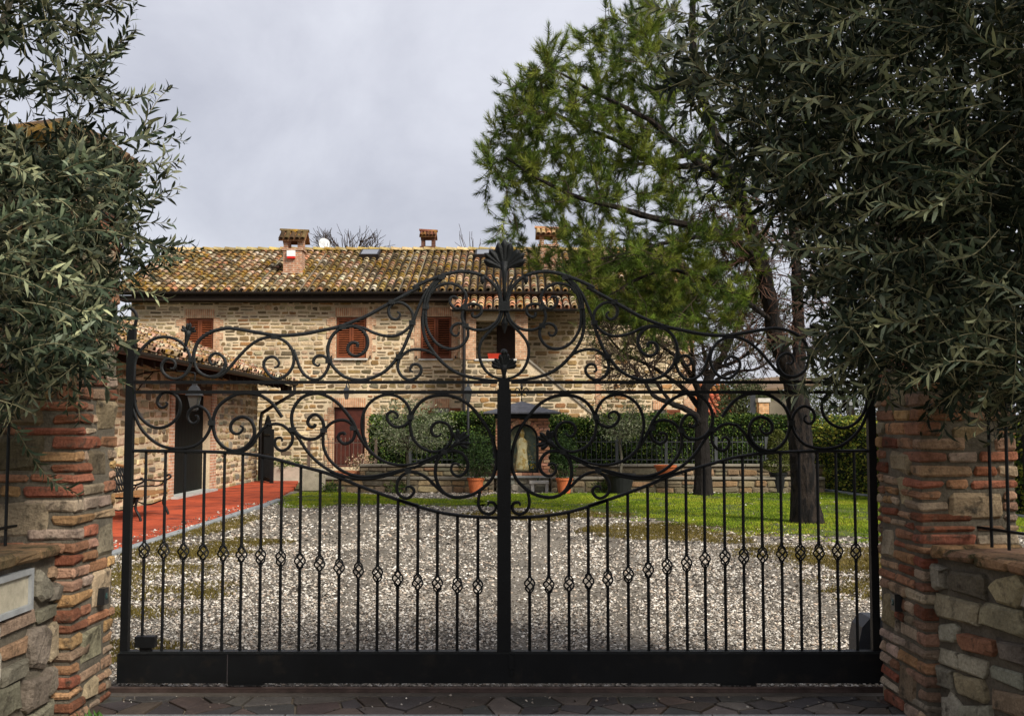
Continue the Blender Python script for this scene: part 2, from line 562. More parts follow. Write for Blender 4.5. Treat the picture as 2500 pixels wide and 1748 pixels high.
# grass blades: nobody could count them
def grass(n, box, dens, hgt, wid, pal, seed, name, label, cat='grass'):
    g = np.random.default_rng(seed)
    x = g.uniform(box[0], box[1], n); y = g.uniform(box[2], box[3], n)
    keep = g.uniform(0, 1, n) < dens(x, y)
    x, y = x[keep], y[keep]; n = len(x)
    a = g.uniform(0, 2 * np.pi, n); h = g.uniform(hgt[0], hgt[1], n); w = g.uniform(wid[0], wid[1], n)
    lx, ly = g.normal(0, 0.5, n) * h, g.normal(0, 0.5, n) * h
    V = np.zeros((n, 3, 3))
    V[:, 0] = np.stack([x - np.cos(a) * w, y - np.sin(a) * w, np.full(n, 0.002)], 1)
    V[:, 1] = np.stack([x + np.cos(a) * w, y + np.sin(a) * w, np.full(n, 0.002)], 1)
    V[:, 2] = np.stack([x + lx, y + ly, h], 1)
    F = np.arange(n * 3).reshape(n, 3)
    pal = np.array(pal)
    t = vnoise(x, y, 1.3, 3) * 0.45 + vnoise(x, y, 0.3, 9) * 0.4 + g.uniform(0, 0.5, n) - 0.2
    t = np.clip(t, 0, 0.999) * (len(pal) - 1)
    i = t.astype(int); f = (t - i)[:, None]
    c = pal[i] * (1 - f) + pal[i + 1] * f
    C = np.repeat(c, 3, axis=0)
    o = obj(name, V.reshape(-1, 3), F, GRASSM, None, C)
    tag(o, label, cat, kind='stuff')

GRASSM = M('grass_blade', attr=True, rough=0.8, var=0.2, scale=3, spec=0.1, trans=0.25)
GP = [(0.05, 0.085, 0.010), (0.11, 0.18, 0.014), (0.21, 0.29, 0.022), (0.34, 0.36, 0.03), (0.34, 0.27, 0.06)]
def dens_lawn(x, y):
    a = inside(x, y, LAWN_A) | inside(x, y, LAWN_B)
    edge = inside(x + 0.0, y + 0.9, LAWN_A) | inside(x, y + 0.6, LAWN_B)
    core = inside(x + 0.0, y - 0.8, LAWN_A) | inside(x, y - 0.5, LAWN_B)
    n = vnoise(x, y, 0.55, 5) * 0.6 + vnoise(x, y, 0.2, 15) * 0.4
    return np.where(core & a, np.clip((n - 0.22) * 3.0, 0.05, 1.0), np.where(a, np.clip((n - 0.36) * 5, 0, 1), np.where(edge, np.clip((n - 0.50) * 4, 0, 0.8), 0.0)))
grass(420000, (-5.3, 9, 14.2, 25.2), dens_lawn, (0.012, 0.042), (0.005, 0.010), GP, 21, 'lawn_grass', 'short green grass over the lawn beyond the gravel')
def dens_moss(x, y):
    d = np.zeros(len(x))
    n = vnoise(x, y, 0.45, 8)
    for cx, cy, rx, ry in ((-3.9, 12.2, 0.9, 2.6), (-3.2, 10.2, 0.8, 0.8), (-3.0, 8.9, 0.7, 0.35), (-2.75, 7.4, 0.5, 0.35), (-4.5, 16, 0.35, 3.5), (-3.5, 14.2, 0.6, 0.5),
                           (4.1, 12.6, 1.3, 1.6), (3.5, 10.2, 0.8, 1.0), (2.4, 15.6, 1.3, 1.4), (0.6, 18.6, 1.4, 1.0)):
        q = ((x - cx) / rx) ** 2 + ((y - cy) / ry) ** 2
        d = np.maximum(d, np.clip(1.35 - q, 0, 1))
    rag = vnoise(x, y, 0.9, 12) * 0.55 + vnoise(x, y, 0.22, 13) * 0.45
    return np.clip(d * 1.0 + (rag - 0.58) * 2.6, 0, 1) * (d > 0) * (0.25 + 0.75 * n)
grass(620000, (-4.7, 5.6, 7.0, 20.0), dens_moss, (0.012, 0.04), (0.005, 0.010), [(0.075, 0.055, 0.018), (0.11, 0.082, 0.02), (0.13, 0.105, 0.026), (0.16, 0.12, 0.035), (0.24, 0.18, 0.08)], 22, 'moss_grass', 'brownish moss and thin grass creeping over the gravel')

# loose pebbles: one mass
def pebbles(specs, seed, name, label, zfun=0.0, mat=None, pal=None):
    g = np.random.default_rng(seed)
    Vs = []; Fs = []; Cs = []; n0 = 0
    oct_v = np.array([(1, 0, 0), (-1, 0, 0), (0, 1, 0), (0, -1, 0), (0, 0, 1), (0, 0, -1)], dtype=float)
    oct_f = np.array([(0, 2, 4), (2, 1, 4), (1, 3, 4), (3, 0, 4), (2, 0, 5), (1, 2, 5), (3, 1, 5), (0, 3, 5)])
    pal = np.array(pal)
    for n, x0, x1, y0, y1, s0, s1, keepf in specs:
        x = g.uniform(x0, x1, n); y = g.uniform(y0, y1, n)
        if keepf is not None:
            k = g.uniform(0, 1, n) < keepf(x, y); x, y = x[k], y[k]; n = len(x)
        s = s0 * 0.75 * (s1 * 1.35 / (s0 * 0.75)) ** (g.uniform(0, 1, n) ** 1.4)
        a = g.uniform(0, 2 * np.pi, n)
        sc = np.stack([s * g.uniform(0.7, 1.2, n), s * g.uniform(0.7, 1.05, n), s * g.uniform(0.35, 0.7, n)], 1)
        v = oct_v[None] * sc[:, None, :] * g.uniform(0.75, 1.15, (n, 6, 1))
        tl = g.normal(0, 0.35, n)
        v[:, :, 2] += v[:, :, 0] * tl[:, None]
        c, sn = np.cos(a)[:, None], np.sin(a)[:, None]
        vx = v[:, :, 0] * c - v[:, :, 1] * sn; vy = v[:, :, 0] * sn + v[:, :, 1] * c
        V = np.stack([vx + x[:, None], vy + y[:, None], v[:, :, 2] + (sc[:, 2] * 0.35)[:, None] + zfun], -1)
        Vs.append(V.reshape(-1, 3)); Fs.append((oct_f[None] + (np.arange(n) * 6)[:, None, None]).reshape(-1, 3) + n0)
        col = pal[g.integers(0, len(pal), n)] * g.uniform(0.7, 1.2, (n, 1))
        Cs.append(np.repeat(np.clip(col, 0, 0.85), 6, axis=0)); n0 += n * 6
    o = obj(name, np.vstack(Vs), np.vstack(Fs), mat, None, np.vstack(Cs))
    tag(o, label, 'gravel', kind='stuff')

PEB = M('pebble', attr=True, rough=0.85, var=0.15, scale=10, spec=0.2, low=0.3, lscale=0.6)
PP = [(0.56, 0.495, 0.40), (0.47, 0.41, 0.335), (0.68, 0.64, 0.56), (0.32, 0.275, 0.225), (0.42, 0.33, 0.25), (0.16, 0.138, 0.11), (0.62, 0.57, 0.50), (0.05, 0.042, 0.034), (0.09, 0.073, 0.058), (0.07, 0.06, 0.05)]
def wear(x, y):
    """wheel tracks and thin, scuffed patches in the gravel"""
    n = vnoise(x, y, 0.35, 2); m = vnoise(x, y * 0.6, 1.4, 6); tr = 0.0
    for c in (-1.35, 0.25, 1.1, 2.5):
        tr = np.maximum(tr, np.exp(-((x - c - 0.25 * np.sin(y * 0.5 + c)) / 0.16) ** 2))
    return np.clip((0.50 + 0.8 * n) * (1 - 0.72 * tr) * np.where(m < 0.30, 0.42, 1.0), 0, 1)
bare = lambda x, y: np.clip(1.0 - 0.75 * dens_moss(x, y), 0, 1) * wear(x, y)
bare2 = lambda x, y: np.where(inside(x, y, LAWN_A) | inside(x, y, LAWN_B), 0.03, 1.0) * np.clip(1.0 - 0.6 * dens_moss(x, y), 0, 1) * wear(x, y)
pebbles([(90000, -3.6, 3.8, 6.32, 9.6, 0.0062, 0.0135, bare), (60000, -4.7, 4.6, 9.6, 14.0, 0.0095, 0.018, bare), (42000, -4.7, 7.0, 14.0, 25.0, 0.014, 0.026, bare2)],
        31, 'gravel', 'pale loose gravel covering the yard inside the gate', 0.0, PEB, PP)

# ---- red path beside the outbuilding, with its grey border stones
RED = M('red_path_coat', (0.42, 0.072, 0.028), rough=0.9, var=0.3, scale=1.6, fine=0.22, fscale=40, low=0.35, lscale=0.9, bump=0.3, bscale=60, col2=(0.13, 0.028, 0.018), c2lo=0.50, c2hi=0.66, c2scale=1.7)
flat('red_path', [(-7.02, 7.0), (-4.80, 7.0), (-4.80, 21.0), (-4.95, 23.0), (-5.25, 26.0), (-5.85, 29.6), (-7.02, 29.6)], 0.035, RED, thick=0.06)
kerb = empty('path_border', (-4.74, 15, 0)); kerb['kind'] = 'structure'
KERB = M('border_stone', (0.24, 0.255, 0.26), rough=0.8, var=0.25, scale=3, fine=0.2, fscale=40, bump=0.3, bscale=50)
y = 7.0; _r = random.Random(4)
while y < 22.2:
    L = _r.uniform(0.85, 1.05)
    xo = -4.74 - max(0, y - 20.5) * 0.05
    V, F = block_piece((xo - 0.055, y, -0.02), (xo + 0.055, y + L - 0.008, 0.045), _r, 0.006, 0.003)
    obj('border_stone', V, F, KERB, kerb)
    y += L
pebbles([(1500, -5.15, -4.70, 8.0, 21.5, 0.008, 0.020, lambda x, y: np.clip(1.1 + (-4.72 - x) * -2.6 * -1, 0, 1) * vnoise(x, y, 0.4, 3))], 35, 'spilled_gravel', 'pale gravel spilled over the border stones of the red path', 0.04, PEB, PP)
# ---- porphyry paving outside the gate, drain and sliding track
def clip_poly(poly, nx, ny, d):
    out = []
    for i in range(len(poly)):
        a, b = poly[i], poly[(i + 1) % len(poly)]
        da, db = a[0] * nx + a[1] * ny - d, b[0] * nx + b[1] * ny - d
        if da <= 0: out.append(a)
        if da * db < 0:
            t = da / (da - db); out.append((a[0] + (b[0] - a[0]) * t, a[1] + (b[1] - a[1]) * t))
    return out
def crazy(x0, x1, y0, y1, n, seed, gap):
    r = random.Random(seed)
    S = []
    while len(S) < n:
        p = (r.uniform(x0, x1), r.uniform(y0, y1))
        if all((p[0] - q[0]) ** 2 + ((p[1] - q[1]) * 1.2) ** 2 > 0.105 ** 2 for q in S): S.append(p)
        elif r.random() < 0.002: n -= 1
    cells = []
    for i, p in enumerate(S):
        poly = [(x0, y0), (x1, y0), (x1, y1), (x0, y1)]
        for k, q in enumerate(S):
            if k == i: continue
            dx, dy = q[0] - p[0], q[1] - p[1]; L = math.hypot(dx, dy)
            if L > 0.9: continue
            poly = clip_poly(poly, dx / L, dy / L, (dx * (p[0] + q[0]) + dy * (p[1] + q[1])) / (2 * L) - gap / 2)
            if len(poly) < 3: break
        if len(poly) >= 3: cells.append((p, poly))
    return cells
MORTAR_D = M('paving_mortar', (0.17, 0.135, 0.095), rough=0.95, var=0.35, scale=7, fine=0.35, fscale=70, bump=0.5, bscale=80)
PORPH = M('porphyry', attr=True, rough=0.62, var=0.4, scale=6, fine=0.35, fscale=60, bump=0.35, bscale=60, spec=0.35)
paving = flat('paving', [(-3.4, 2.0), (3.4, 2.0), (3.4, 6.275), (-3.4, 6.275)], -0.012, MORTAR_D)
r = random.Random(8)
PPAL = [(0.065, 0.045, 0.036), (0.06, 0.052, 0.046), (0.085, 0.062, 0.048), (0.05, 0.044, 0.040), (0.11, 0.09, 0.075)]
for p, poly in crazy(-2.3, 2.2, 5.83, 6.20, 58, 5, 0.016) + crazy(-2.3, 2.2, 5.30, 5.60, 44, 6, 0.016):
    n = len(poly)
    cx, cy = sum(q[0] for q in poly) / n, sum(q[1] for q in poly) / n
    z = r.uniform(0.0, 0.006)
    V = [(x, y, -0.02) for x, y in poly] + [(x, y, z - 0.002) for x, y in poly] + [(cx + (x - cx) * 0.93, cy + (y - cy) * 0.93, z) for x, y in poly]
    F = [[i + o, (i + 1) % n + o, (i + 1) % n + n + o, i + n + o] for o in (0, n) for i in range(n)] + [list(range(2 * n, 3 * n))]
    obj('paving_stone', V, F, PORPH, paving, pick(r, PPAL))
# fallen leaves and needles lying about the yard
g = np.random.default_rng(44); n_ = 620
lx_ = np.concatenate([g.uniform(-4.5, 5.0, 420), 4.7 + g.normal(0, 1.4, 200)]); ly_ = np.concatenate([6.5 + 15 * g.uniform(0, 1, 420) ** 1.3, 16.5 + g.normal(0, 1.6, 200)])
a_ = g.uniform(0, 6.28, n_); L_ = g.uniform(0.02, 0.055, n_)
Vl = np.zeros((n_, 4, 3)); cs, sn = np.cos(a_) * L_, np.sin(a_) * L_
Vl[:, 0] = np.stack([lx_, ly_, np.full(n_, 0.022)], 1); Vl[:, 2] = np.stack([lx_ + cs, ly_ + sn, g.uniform(0.018, 0.04, n_)], 1)
Vl[:, 1] = np.stack([lx_ + cs * 0.5 - sn * 0.22, ly_ + sn * 0.5 + cs * 0.22, g.uniform(0.022, 0.035, n_)], 1); Vl[:, 3] = np.stack([lx_ + cs * 0.5 + sn * 0.22, ly_ + sn * 0.5 - cs * 0.22, g.uniform(0.022, 0.035, n_)], 1)
lc_ = np.array([(0.10, 0.05, 0.02), (0.16, 0.09, 0.03), (0.06, 0.04, 0.02), (0.14, 0.12, 0.04)])[g.integers(0, 4, n_)]
tag(obj('fallen_leaves', Vl.reshape(-1, 3), np.arange(n_ * 4).reshape(-1, 4), GRASSM, None, np.repeat(lc_, 4, axis=0)), 'brown fallen leaves scattered over gravel and lawn', 'leaves', kind='stuff')
pebbles([(130, -2.2, 2.0, 5.9, 6.22, 0.004, 0.010, None)], 33, 'stray_pebbles', 'stray pale pebbles scattered on the dark paving before the gate', 0.005, PEB, PP)
# kerb strip carrying the track
sill = flat('track_sill', [(-2.45, 6.205), (2.3, 6.205), (2.3, 6.279), (-2.45, 6.279)], 0.004, M('concrete_sill', (0.10, 0.085, 0.07), rough=0.9, var=0.3, scale=5, fine=0.3, fscale=60), thick=0.05)
tr = MB(); tr.box((-2.6, 6.287, 0.0), (2.5, 6.313, 0.022)); tr.tube([(-2.6, 6.30, 0.026), (2.5, 6.30, 0.026)], 0.010, 8)
tag(tr.build('gate_track', M('track_steel', (0.10, 0.07, 0.06), rough=0.5, var=0.4, scale=12, metallic=0.6)), 'rusty steel ground rail under the sliding gate', 'gate track')
# drain grates
GALV = M('galvanised', (0.36, 0.38, 0.38), rough=0.45, var=0.3, scale=12, metallic=0.5)
_lab = ['drain grate section touching the brick pillar with the weeds', 'drain grate section ending at the first pale joint', 'drain grate section below the gate meeting post', 'drain grate section by the pillar with the round sensor']
_xs = [(-2.42, -1.205), (-1.195, -0.075), (-0.065, 1.055), (1.065, 2.2)]
bar_me = None
for (x0, x1), lb in zip(_xs, _lab):
    g = empty('drain_grate', ((x0 + x1) / 2, 5.71, -0.01), lb, 'drain grate', 'drain grates across the entrance')
    fr = MB()
    fr.box((x0, 5.615, -0.02), (x1, 5.630, 0.006)); fr.box((x0, 5.790, -0.02), (x1, 5.806, 0.006))
    fr.box((x0, 5.6302, -0.02), (x0 + 0.014, 5.7898, 0.006)); fr.box((x1 - 0.014, 5.6302, -0.02), (x1, 5.7898, 0.006))
    fr.box((x0 + 0.0142, 5.708, -0.02), (x1 - 0.0142, 5.713, 0.003))
    fr.build('frame', GALV, g)
    if bar_me is None:
        b = MB(); b.box((-0.0022, -0.0795, -0.011), (0.0022, 0.0795, 0.012)); bar_me = make_mesh('bar', np.vstack(b.V), b.F); bar_me.materials.append(GALV)
    n = int((x1 - x0) / 0.034)
    for k in range(1, n):
        place('bar', bar_me, (x0 + k * (x1 - x0) / n, 5.71, -0.009), g)
flat('drain_channel', [(-2.45, 5.61), (2.25, 5.61), (2.25, 5.81), (-2.45, 5.81)], -0.0085, M('drain_dark', (0.008, 0.007, 0.006), rough=1, var=0))
GATE_CURVES = [
    ('hook', [(-2.228,2.093),(-2.211,2.148),(-2.212,2.182),(-2.229,2.209),(-2.261,2.226),(-2.29,2.22)]),
    ('U1', [(-2.22,1.816),(-2.217,1.866),(-2.208,1.925),(-2.172,1.984),(-2.122,2.03),(-2.076,2.049),(-2.026,2.051),(-1.976,2.038),(-1.937,2.013),(-1.907,1.975),(-1.89,1.933),(-1.887,1.891),(-1.903,1.849),(-1.929,1.82),(-1.967,1.806),(-2.013,1.814),(-2.047,1.845),(-2.056,1.883),(-2.04,1.912),(-2.015,1.923),(-1.986,1.912),(-1.975,1.887),(-1.985,1.866),(-2.005,1.867)]),
    ('U2', [(-1.871,1.925),(-1.865,1.971),(-1.845,2.022),(-1.808,2.059),(-1.754,2.087),(-1.683,2.102),(-1.62,2.099),(-1.536,2.085),(-1.431,2.067),(-1.343,2.06),(-1.217,2.071),(-1.113,2.092),(-1.029,2.109),(-0.945,2.138),(-0.862,2.172),(-0.778,2.218),(-0.694,2.265),(-0.61,2.311),(-0.548,2.347),(-0.586,2.342),(-0.517,2.376),(-0.426,2.411),(-0.357,2.431),(-0.289,2.439),(-0.214,2.428),(-0.157,2.405),(-0.111,2.365),(-0.083,2.325),(-0.064,2.256)]),
    ('U3', [(-1.864,1.904),(-1.853,1.87),(-1.834,1.845),(-1.804,1.826),(-1.766,1.818),(-1.725,1.828),(-1.694,1.858),(-1.681,1.896),(-1.693,1.929),(-1.722,1.952),(-1.75,1.954),(-1.772,1.935),(-1.775,1.908),(-1.757,1.89),(-1.736,1.898)]),
    ('U4', [(-1.762,1.813),(-1.72,1.821),(-1.679,1.849),(-1.638,1.896),(-1.588,1.954),(-1.535,2.005),(-1.481,2.038),(-1.431,2.051),(-1.406,2.052),(-1.36,2.041),(-1.317,2.012),(-1.289,1.97),(-1.28,1.928),(-1.286,1.882),(-1.311,1.84),(-1.348,1.813),(-1.39,1.808),(-1.428,1.834),(-1.456,1.878),(-1.45,1.915),(-1.421,1.934),(-1.392,1.932),(-1.368,1.903),(-1.374,1.88),(-1.395,1.871)]),
    ('U5', [(-1.283,1.978),(-1.274,1.949),(-1.262,1.919),(-1.244,1.869),(-1.214,1.827),(-1.172,1.803),(-1.13,1.806),(-1.097,1.836),(-1.077,1.878),(-1.075,1.911),(-1.094,1.932),(-1.124,1.943),(-1.149,1.936),(-1.165,1.915),(-1.161,1.894),(-1.14,1.882),(-1.127,1.892)]),
    ('U6', [(-0.91,1.991),(-0.908,2.012),(-0.927,2.02),(-0.952,2.012),(-0.965,1.982),(-0.952,1.953),(-0.918,1.94),(-0.885,1.951),(-0.86,1.974),(-0.848,2.012),(-0.854,2.054),(-0.882,2.092),(-0.924,2.113),(-0.966,2.113),(-1.016,2.096),(-1.054,2.062),(-1.076,2.016),(-1.082,1.97),(-1.075,1.928),(-1.056,1.886),(-1.022,1.848),(-0.984,1.819),(-0.929,1.802),(-0.871,1.8),(-0.812,1.815),(-0.754,1.844),(-0.712,1.882),(-0.675,1.928),(-0.646,1.97),(-0.621,2.025),(-0.596,2.088),(-0.582,2.134),(-0.568,2.18),(-0.541,2.248),(-0.511,2.31),(-0.472,2.365),(-0.426,2.402),(-0.375,2.427)]),
    ('U7', [(-1.025,2.096),(-0.999,2.109),(-0.966,2.117),(-0.916,2.115),(-0.861,2.1),(-0.819,2.079),(-0.756,2.06),(-0.693,2.058),(-0.647,2.075),(-0.609,2.105),(-0.588,2.134),(-0.582,2.168),(-0.593,2.206),(-0.623,2.239),(-0.661,2.256),(-0.694,2.252),(-0.719,2.231),(-0.727,2.201),(-0.715,2.168),(-0.685,2.155),(-0.664,2.168),(-0.66,2.189),(-0.677,2.201)]),
    ('U8', [(-0.401,1.895),(-0.441,1.938),(-0.481,1.963),(-0.538,1.978),(-0.595,1.975),(-0.635,1.952),(-0.663,1.918),(-0.671,1.872),(-0.651,1.827),(-0.611,1.801),(-0.571,1.807),(-0.537,1.838),(-0.535,1.872),(-0.561,1.892),(-0.589,1.884),(-0.597,1.855),(-0.58,1.847)]),
    ('U9', [(-0.432,2.402),(-0.48,2.342),(-0.508,2.284),(-0.518,2.227),(-0.525,2.152),(-0.519,2.078),(-0.499,2.021),(-0.458,1.958),(-0.401,1.895),(-0.327,1.844),(-0.242,1.815),(-0.156,1.801),(-0.065,1.795)]),
    ('U10', [(-0.392,2.414),(-0.454,2.359),(-0.488,2.296),(-0.505,2.227),(-0.508,2.169),(-0.502,2.112),(-0.476,2.055),(-0.436,2.009),(-0.379,1.983),(-0.327,1.986),(-0.288,2.009),(-0.262,2.049),(-0.259,2.089),(-0.276,2.118),(-0.311,2.132),(-0.345,2.118),(-0.359,2.089),(-0.345,2.063),(-0.322,2.061),(-0.311,2.081)]),
    ('U11', [(-0.477,2.31),(-0.449,2.345),(-0.414,2.362),(-0.363,2.368),(-0.311,2.35),(-0.277,2.313),(-0.268,2.273),(-0.283,2.238),(-0.311,2.218),(-0.34,2.224),(-0.363,2.25),(-0.363,2.279),(-0.34,2.291),(-0.318,2.277)]),
    ('U12', [(-0.234,2.198),(-0.231,2.175),(-0.208,2.171),(-0.182,2.192),(-0.183,2.227),(-0.208,2.244),(-0.243,2.247),(-0.271,2.233),(-0.288,2.204),(-0.294,2.164),(-0.276,2.124),(-0.242,2.101),(-0.197,2.092),(-0.151,2.098),(-0.111,2.124),(-0.082,2.158),(-0.065,2.212)]),
    ('U13', [(-0.054,2.212),(-0.074,2.147),(-0.111,2.106),(-0.151,2.066),(-0.185,2.015),(-0.193,1.958),(-0.179,1.895),(-0.145,1.844),(-0.099,1.815),(-0.048,1.804)]),
    ('U14', [(-0.055,2.25),(-0.063,2.296),(-0.074,2.336),(-0.094,2.382),(-0.117,2.42)]),
    ('Q1', [(-2.214,1.728),(-2.209,1.665),(-2.193,1.615),(-2.167,1.573),(-2.124,1.536),(-2.074,1.519),(-2.024,1.527),(-1.979,1.556),(-1.95,1.598),(-1.941,1.648),(-1.952,1.686),(-1.978,1.715),(-2.015,1.726),(-2.049,1.721),(-2.073,1.69),(-2.075,1.661),(-2.055,1.638),(-2.035,1.64),(-2.018,1.657),(-2.027,1.669)]),
    ('Q2', [(-2.22,1.632),(-2.2,1.577),(-2.17,1.519),(-2.123,1.465),(-2.064,1.423),(-2.005,1.403),(-1.942,1.398),(-1.88,1.407),(-1.83,1.427),(-1.789,1.469),(-1.765,1.519),(-1.764,1.565),(-1.783,1.611),(-1.817,1.64),(-1.851,1.644),(-1.884,1.623),(-1.898,1.59),(-1.887,1.556),(-1.862,1.544),(-1.837,1.561),(-1.839,1.586),(-1.854,1.59)]),
    ('Q3', [(-1.345,1.582),(-1.4,1.657),(-1.446,1.694),(-1.488,1.713),(-1.551,1.721),(-1.614,1.715),(-1.676,1.682),(-1.721,1.64),(-1.745,1.582),(-1.746,1.519),(-1.731,1.465),(-1.701,1.423),(-1.659,1.394),(-1.613,1.386),(-1.563,1.403),(-1.526,1.44),(-1.506,1.482),(-1.511,1.531),(-1.536,1.569),(-1.578,1.584),(-1.62,1.569),(-1.644,1.536),(-1.64,1.502),(-1.614,1.484),(-1.585,1.494),(-1.573,1.519),(-1.59,1.531)]),
    ('Q4', [(-1.613,1.38),(-1.563,1.388),(-1.517,1.423),(-1.485,1.477),(-1.46,1.511),(-1.423,1.538),(-1.431,1.533),(-1.385,1.543),(-1.339,1.533),(-1.303,1.503),(-1.283,1.473),(-1.287,1.432),(-1.312,1.399),(-1.347,1.387),(-1.378,1.407),(-1.386,1.442),(-1.369,1.462),(-1.348,1.46),(-1.343,1.44)]),
    ('Q5', [(-1.293,1.518),(-1.242,1.452),(-1.19,1.376),(-1.129,1.316),(-1.062,1.271),(-1.001,1.245),(-0.925,1.228),(-0.85,1.223),(-0.748,1.238),(-0.647,1.268),(-0.572,1.291),(-0.568,1.289),(-0.461,1.34),(-0.397,1.377),(-0.327,1.42),(-0.295,1.447)]),
    ('Q6', [(-1.149,1.543),(-1.157,1.526),(-1.179,1.526),(-1.195,1.554),(-1.178,1.586),(-1.147,1.597),(-1.116,1.574),(-1.101,1.533),(-1.108,1.493),(-1.136,1.462),(-1.176,1.452),(-1.222,1.462),(-1.258,1.488),(-1.284,1.533),(-1.289,1.594),(-1.27,1.65),(-1.23,1.696),(-1.179,1.716),(-1.123,1.718),(-1.067,1.696),(-1.016,1.66),(-0.975,1.614),(-0.934,1.559),(-0.908,1.503),(-0.877,1.447),(-0.836,1.392),(-0.785,1.346),(-0.724,1.316),(-0.649,1.303),(-0.568,1.311),(-0.488,1.34),(-0.408,1.375)]),
    ('Q7', [(-0.976,1.478),(-0.984,1.49),(-1.009,1.483),(-1.014,1.457),(-0.993,1.432),(-0.968,1.427),(-0.933,1.447),(-0.918,1.488),(-0.928,1.528),(-0.964,1.559),(-1.01,1.564),(-1.055,1.548),(-1.09,1.513),(-1.105,1.462),(-1.099,1.402),(-1.073,1.346),(-1.027,1.296),(-0.971,1.26),(-0.91,1.241),(-0.85,1.236),(-0.774,1.245),(-0.698,1.263),(-0.627,1.281)]),
    ('Q8', [(-0.846,1.407),(-0.872,1.488),(-0.878,1.554),(-0.863,1.619),(-0.828,1.67),(-0.777,1.703),(-0.727,1.713),(-0.671,1.703),(-0.625,1.67),(-0.599,1.624),(-0.594,1.584),(-0.609,1.548),(-0.649,1.526),(-0.69,1.528),(-0.725,1.559),(-0.731,1.594),(-0.706,1.614),(-0.675,1.604),(-0.67,1.581),(-0.69,1.576)]),
    ('Q9', [(-0.594,1.559),(-0.576,1.616),(-0.538,1.667),(-0.484,1.699),(-0.42,1.71),(-0.355,1.705),(-0.291,1.68),(-0.237,1.64),(-0.188,1.581),(-0.14,1.511),(-0.107,1.431),(-0.093,1.361),(-0.093,1.292),(-0.115,1.228),(-0.161,1.177),(-0.225,1.135),(-0.3,1.116),(-0.353,1.121),(-0.396,1.143),(-0.428,1.185),(-0.447,1.249),(-0.44,1.319),(-0.413,1.361),(-0.381,1.38),(-0.338,1.385),(-0.295,1.372),(-0.268,1.34),(-0.257,1.303),(-0.268,1.265),(-0.3,1.241),(-0.332,1.244),(-0.354,1.271),(-0.349,1.303),(-0.327,1.313),(-0.306,1.3)]),
    ('Q10', [(-0.596,1.602),(-0.597,1.559),(-0.594,1.517),(-0.58,1.463),(-0.542,1.415),(-0.494,1.388),(-0.44,1.38),(-0.392,1.399),(-0.36,1.436),(-0.352,1.484),(-0.365,1.527),(-0.398,1.551),(-0.441,1.551),(-0.468,1.527),(-0.47,1.495),(-0.451,1.471),(-0.424,1.474),(-0.414,1.49)]),
    ('Q11', [(-0.396,1.137),(-0.444,1.18),(-0.488,1.223),(-0.536,1.252),(-0.584,1.263),(-0.611,1.26),(-0.64,1.243),(-0.664,1.212),(-0.672,1.169),(-0.658,1.132),(-0.621,1.111),(-0.589,1.121),(-0.57,1.153),(-0.589,1.177),(-0.616,1.175),(-0.616,1.156)]),
    ('Q12', [(-0.185,1.153),(-0.195,1.105),(-0.193,1.063),(-0.171,1.031),(-0.134,1.019),(-0.102,1.036),(-0.094,1.063),(-0.107,1.084),(-0.134,1.087),(-0.142,1.068)]),
    ('RAIL', [(-2.225,1.386),(-2.004,1.384),(-1.754,1.38),(-1.587,1.371),(-1.446,1.353),(-1.347,1.329),(-1.235,1.298),(-1.113,1.266),(-1.001,1.228),(-0.89,1.182),(-0.773,1.14),(-0.646,1.097),(-0.545,1.067),(-0.658,1.1),(-0.546,1.063),(-0.428,1.031),(-0.31,1.012),(-0.192,1.002),(-0.08,0.998)]),
]
GATE_BARS = [(-2.136,0.811),(-2.022,0.811),(-1.908,0.803),(-1.794,0.8),(-1.677,0.795),(-1.571,0.788),(-1.459,0.775),(-1.342,0.764),(-1.231,0.749),(-1.117,0.736),(-1.003,0.716),(-0.891,0.698),(-0.78,0.675),(-0.663,0.649),(-0.547,0.629),(-0.433,0.618),(-0.317,0.611),(-0.198,0.603),(0.102,0.613),(0.213,0.611),(0.33,0.621),(0.443,0.634),(0.555,0.649),(0.674,0.67),(0.79,0.698),(0.899,0.718),(1.013,0.734),(1.12,0.757),(1.236,0.77),(1.345,0.777),(1.454,0.785),(1.566,0.793),(1.674,0.798),(1.781,0.8),(1.889,0.803),(1.996,0.805)]
GATE_COLLARS = [(-1.879,1.917),(-1.397,2.053),(-0.995,2.111),(-0.707,2.259),(-0.586,2.136),(-0.663,1.936),(-1.075,1.911),(-0.508,2.23),(-0.277,2.227),(-0.274,2.118),(-0.415,2.405),(-1.757,1.548),(-1.283,1.51),(-0.928,1.518),(-1.101,1.505),(-0.594,1.581),(-0.397,1.38),(-0.606,1.268)]
# ================================================================== the sliding gate
GY = 6.30
GX0 = -0.046
def mirror(P): return [(GX0 + (GX0 - x) * 0.981, z) for x, z in P]

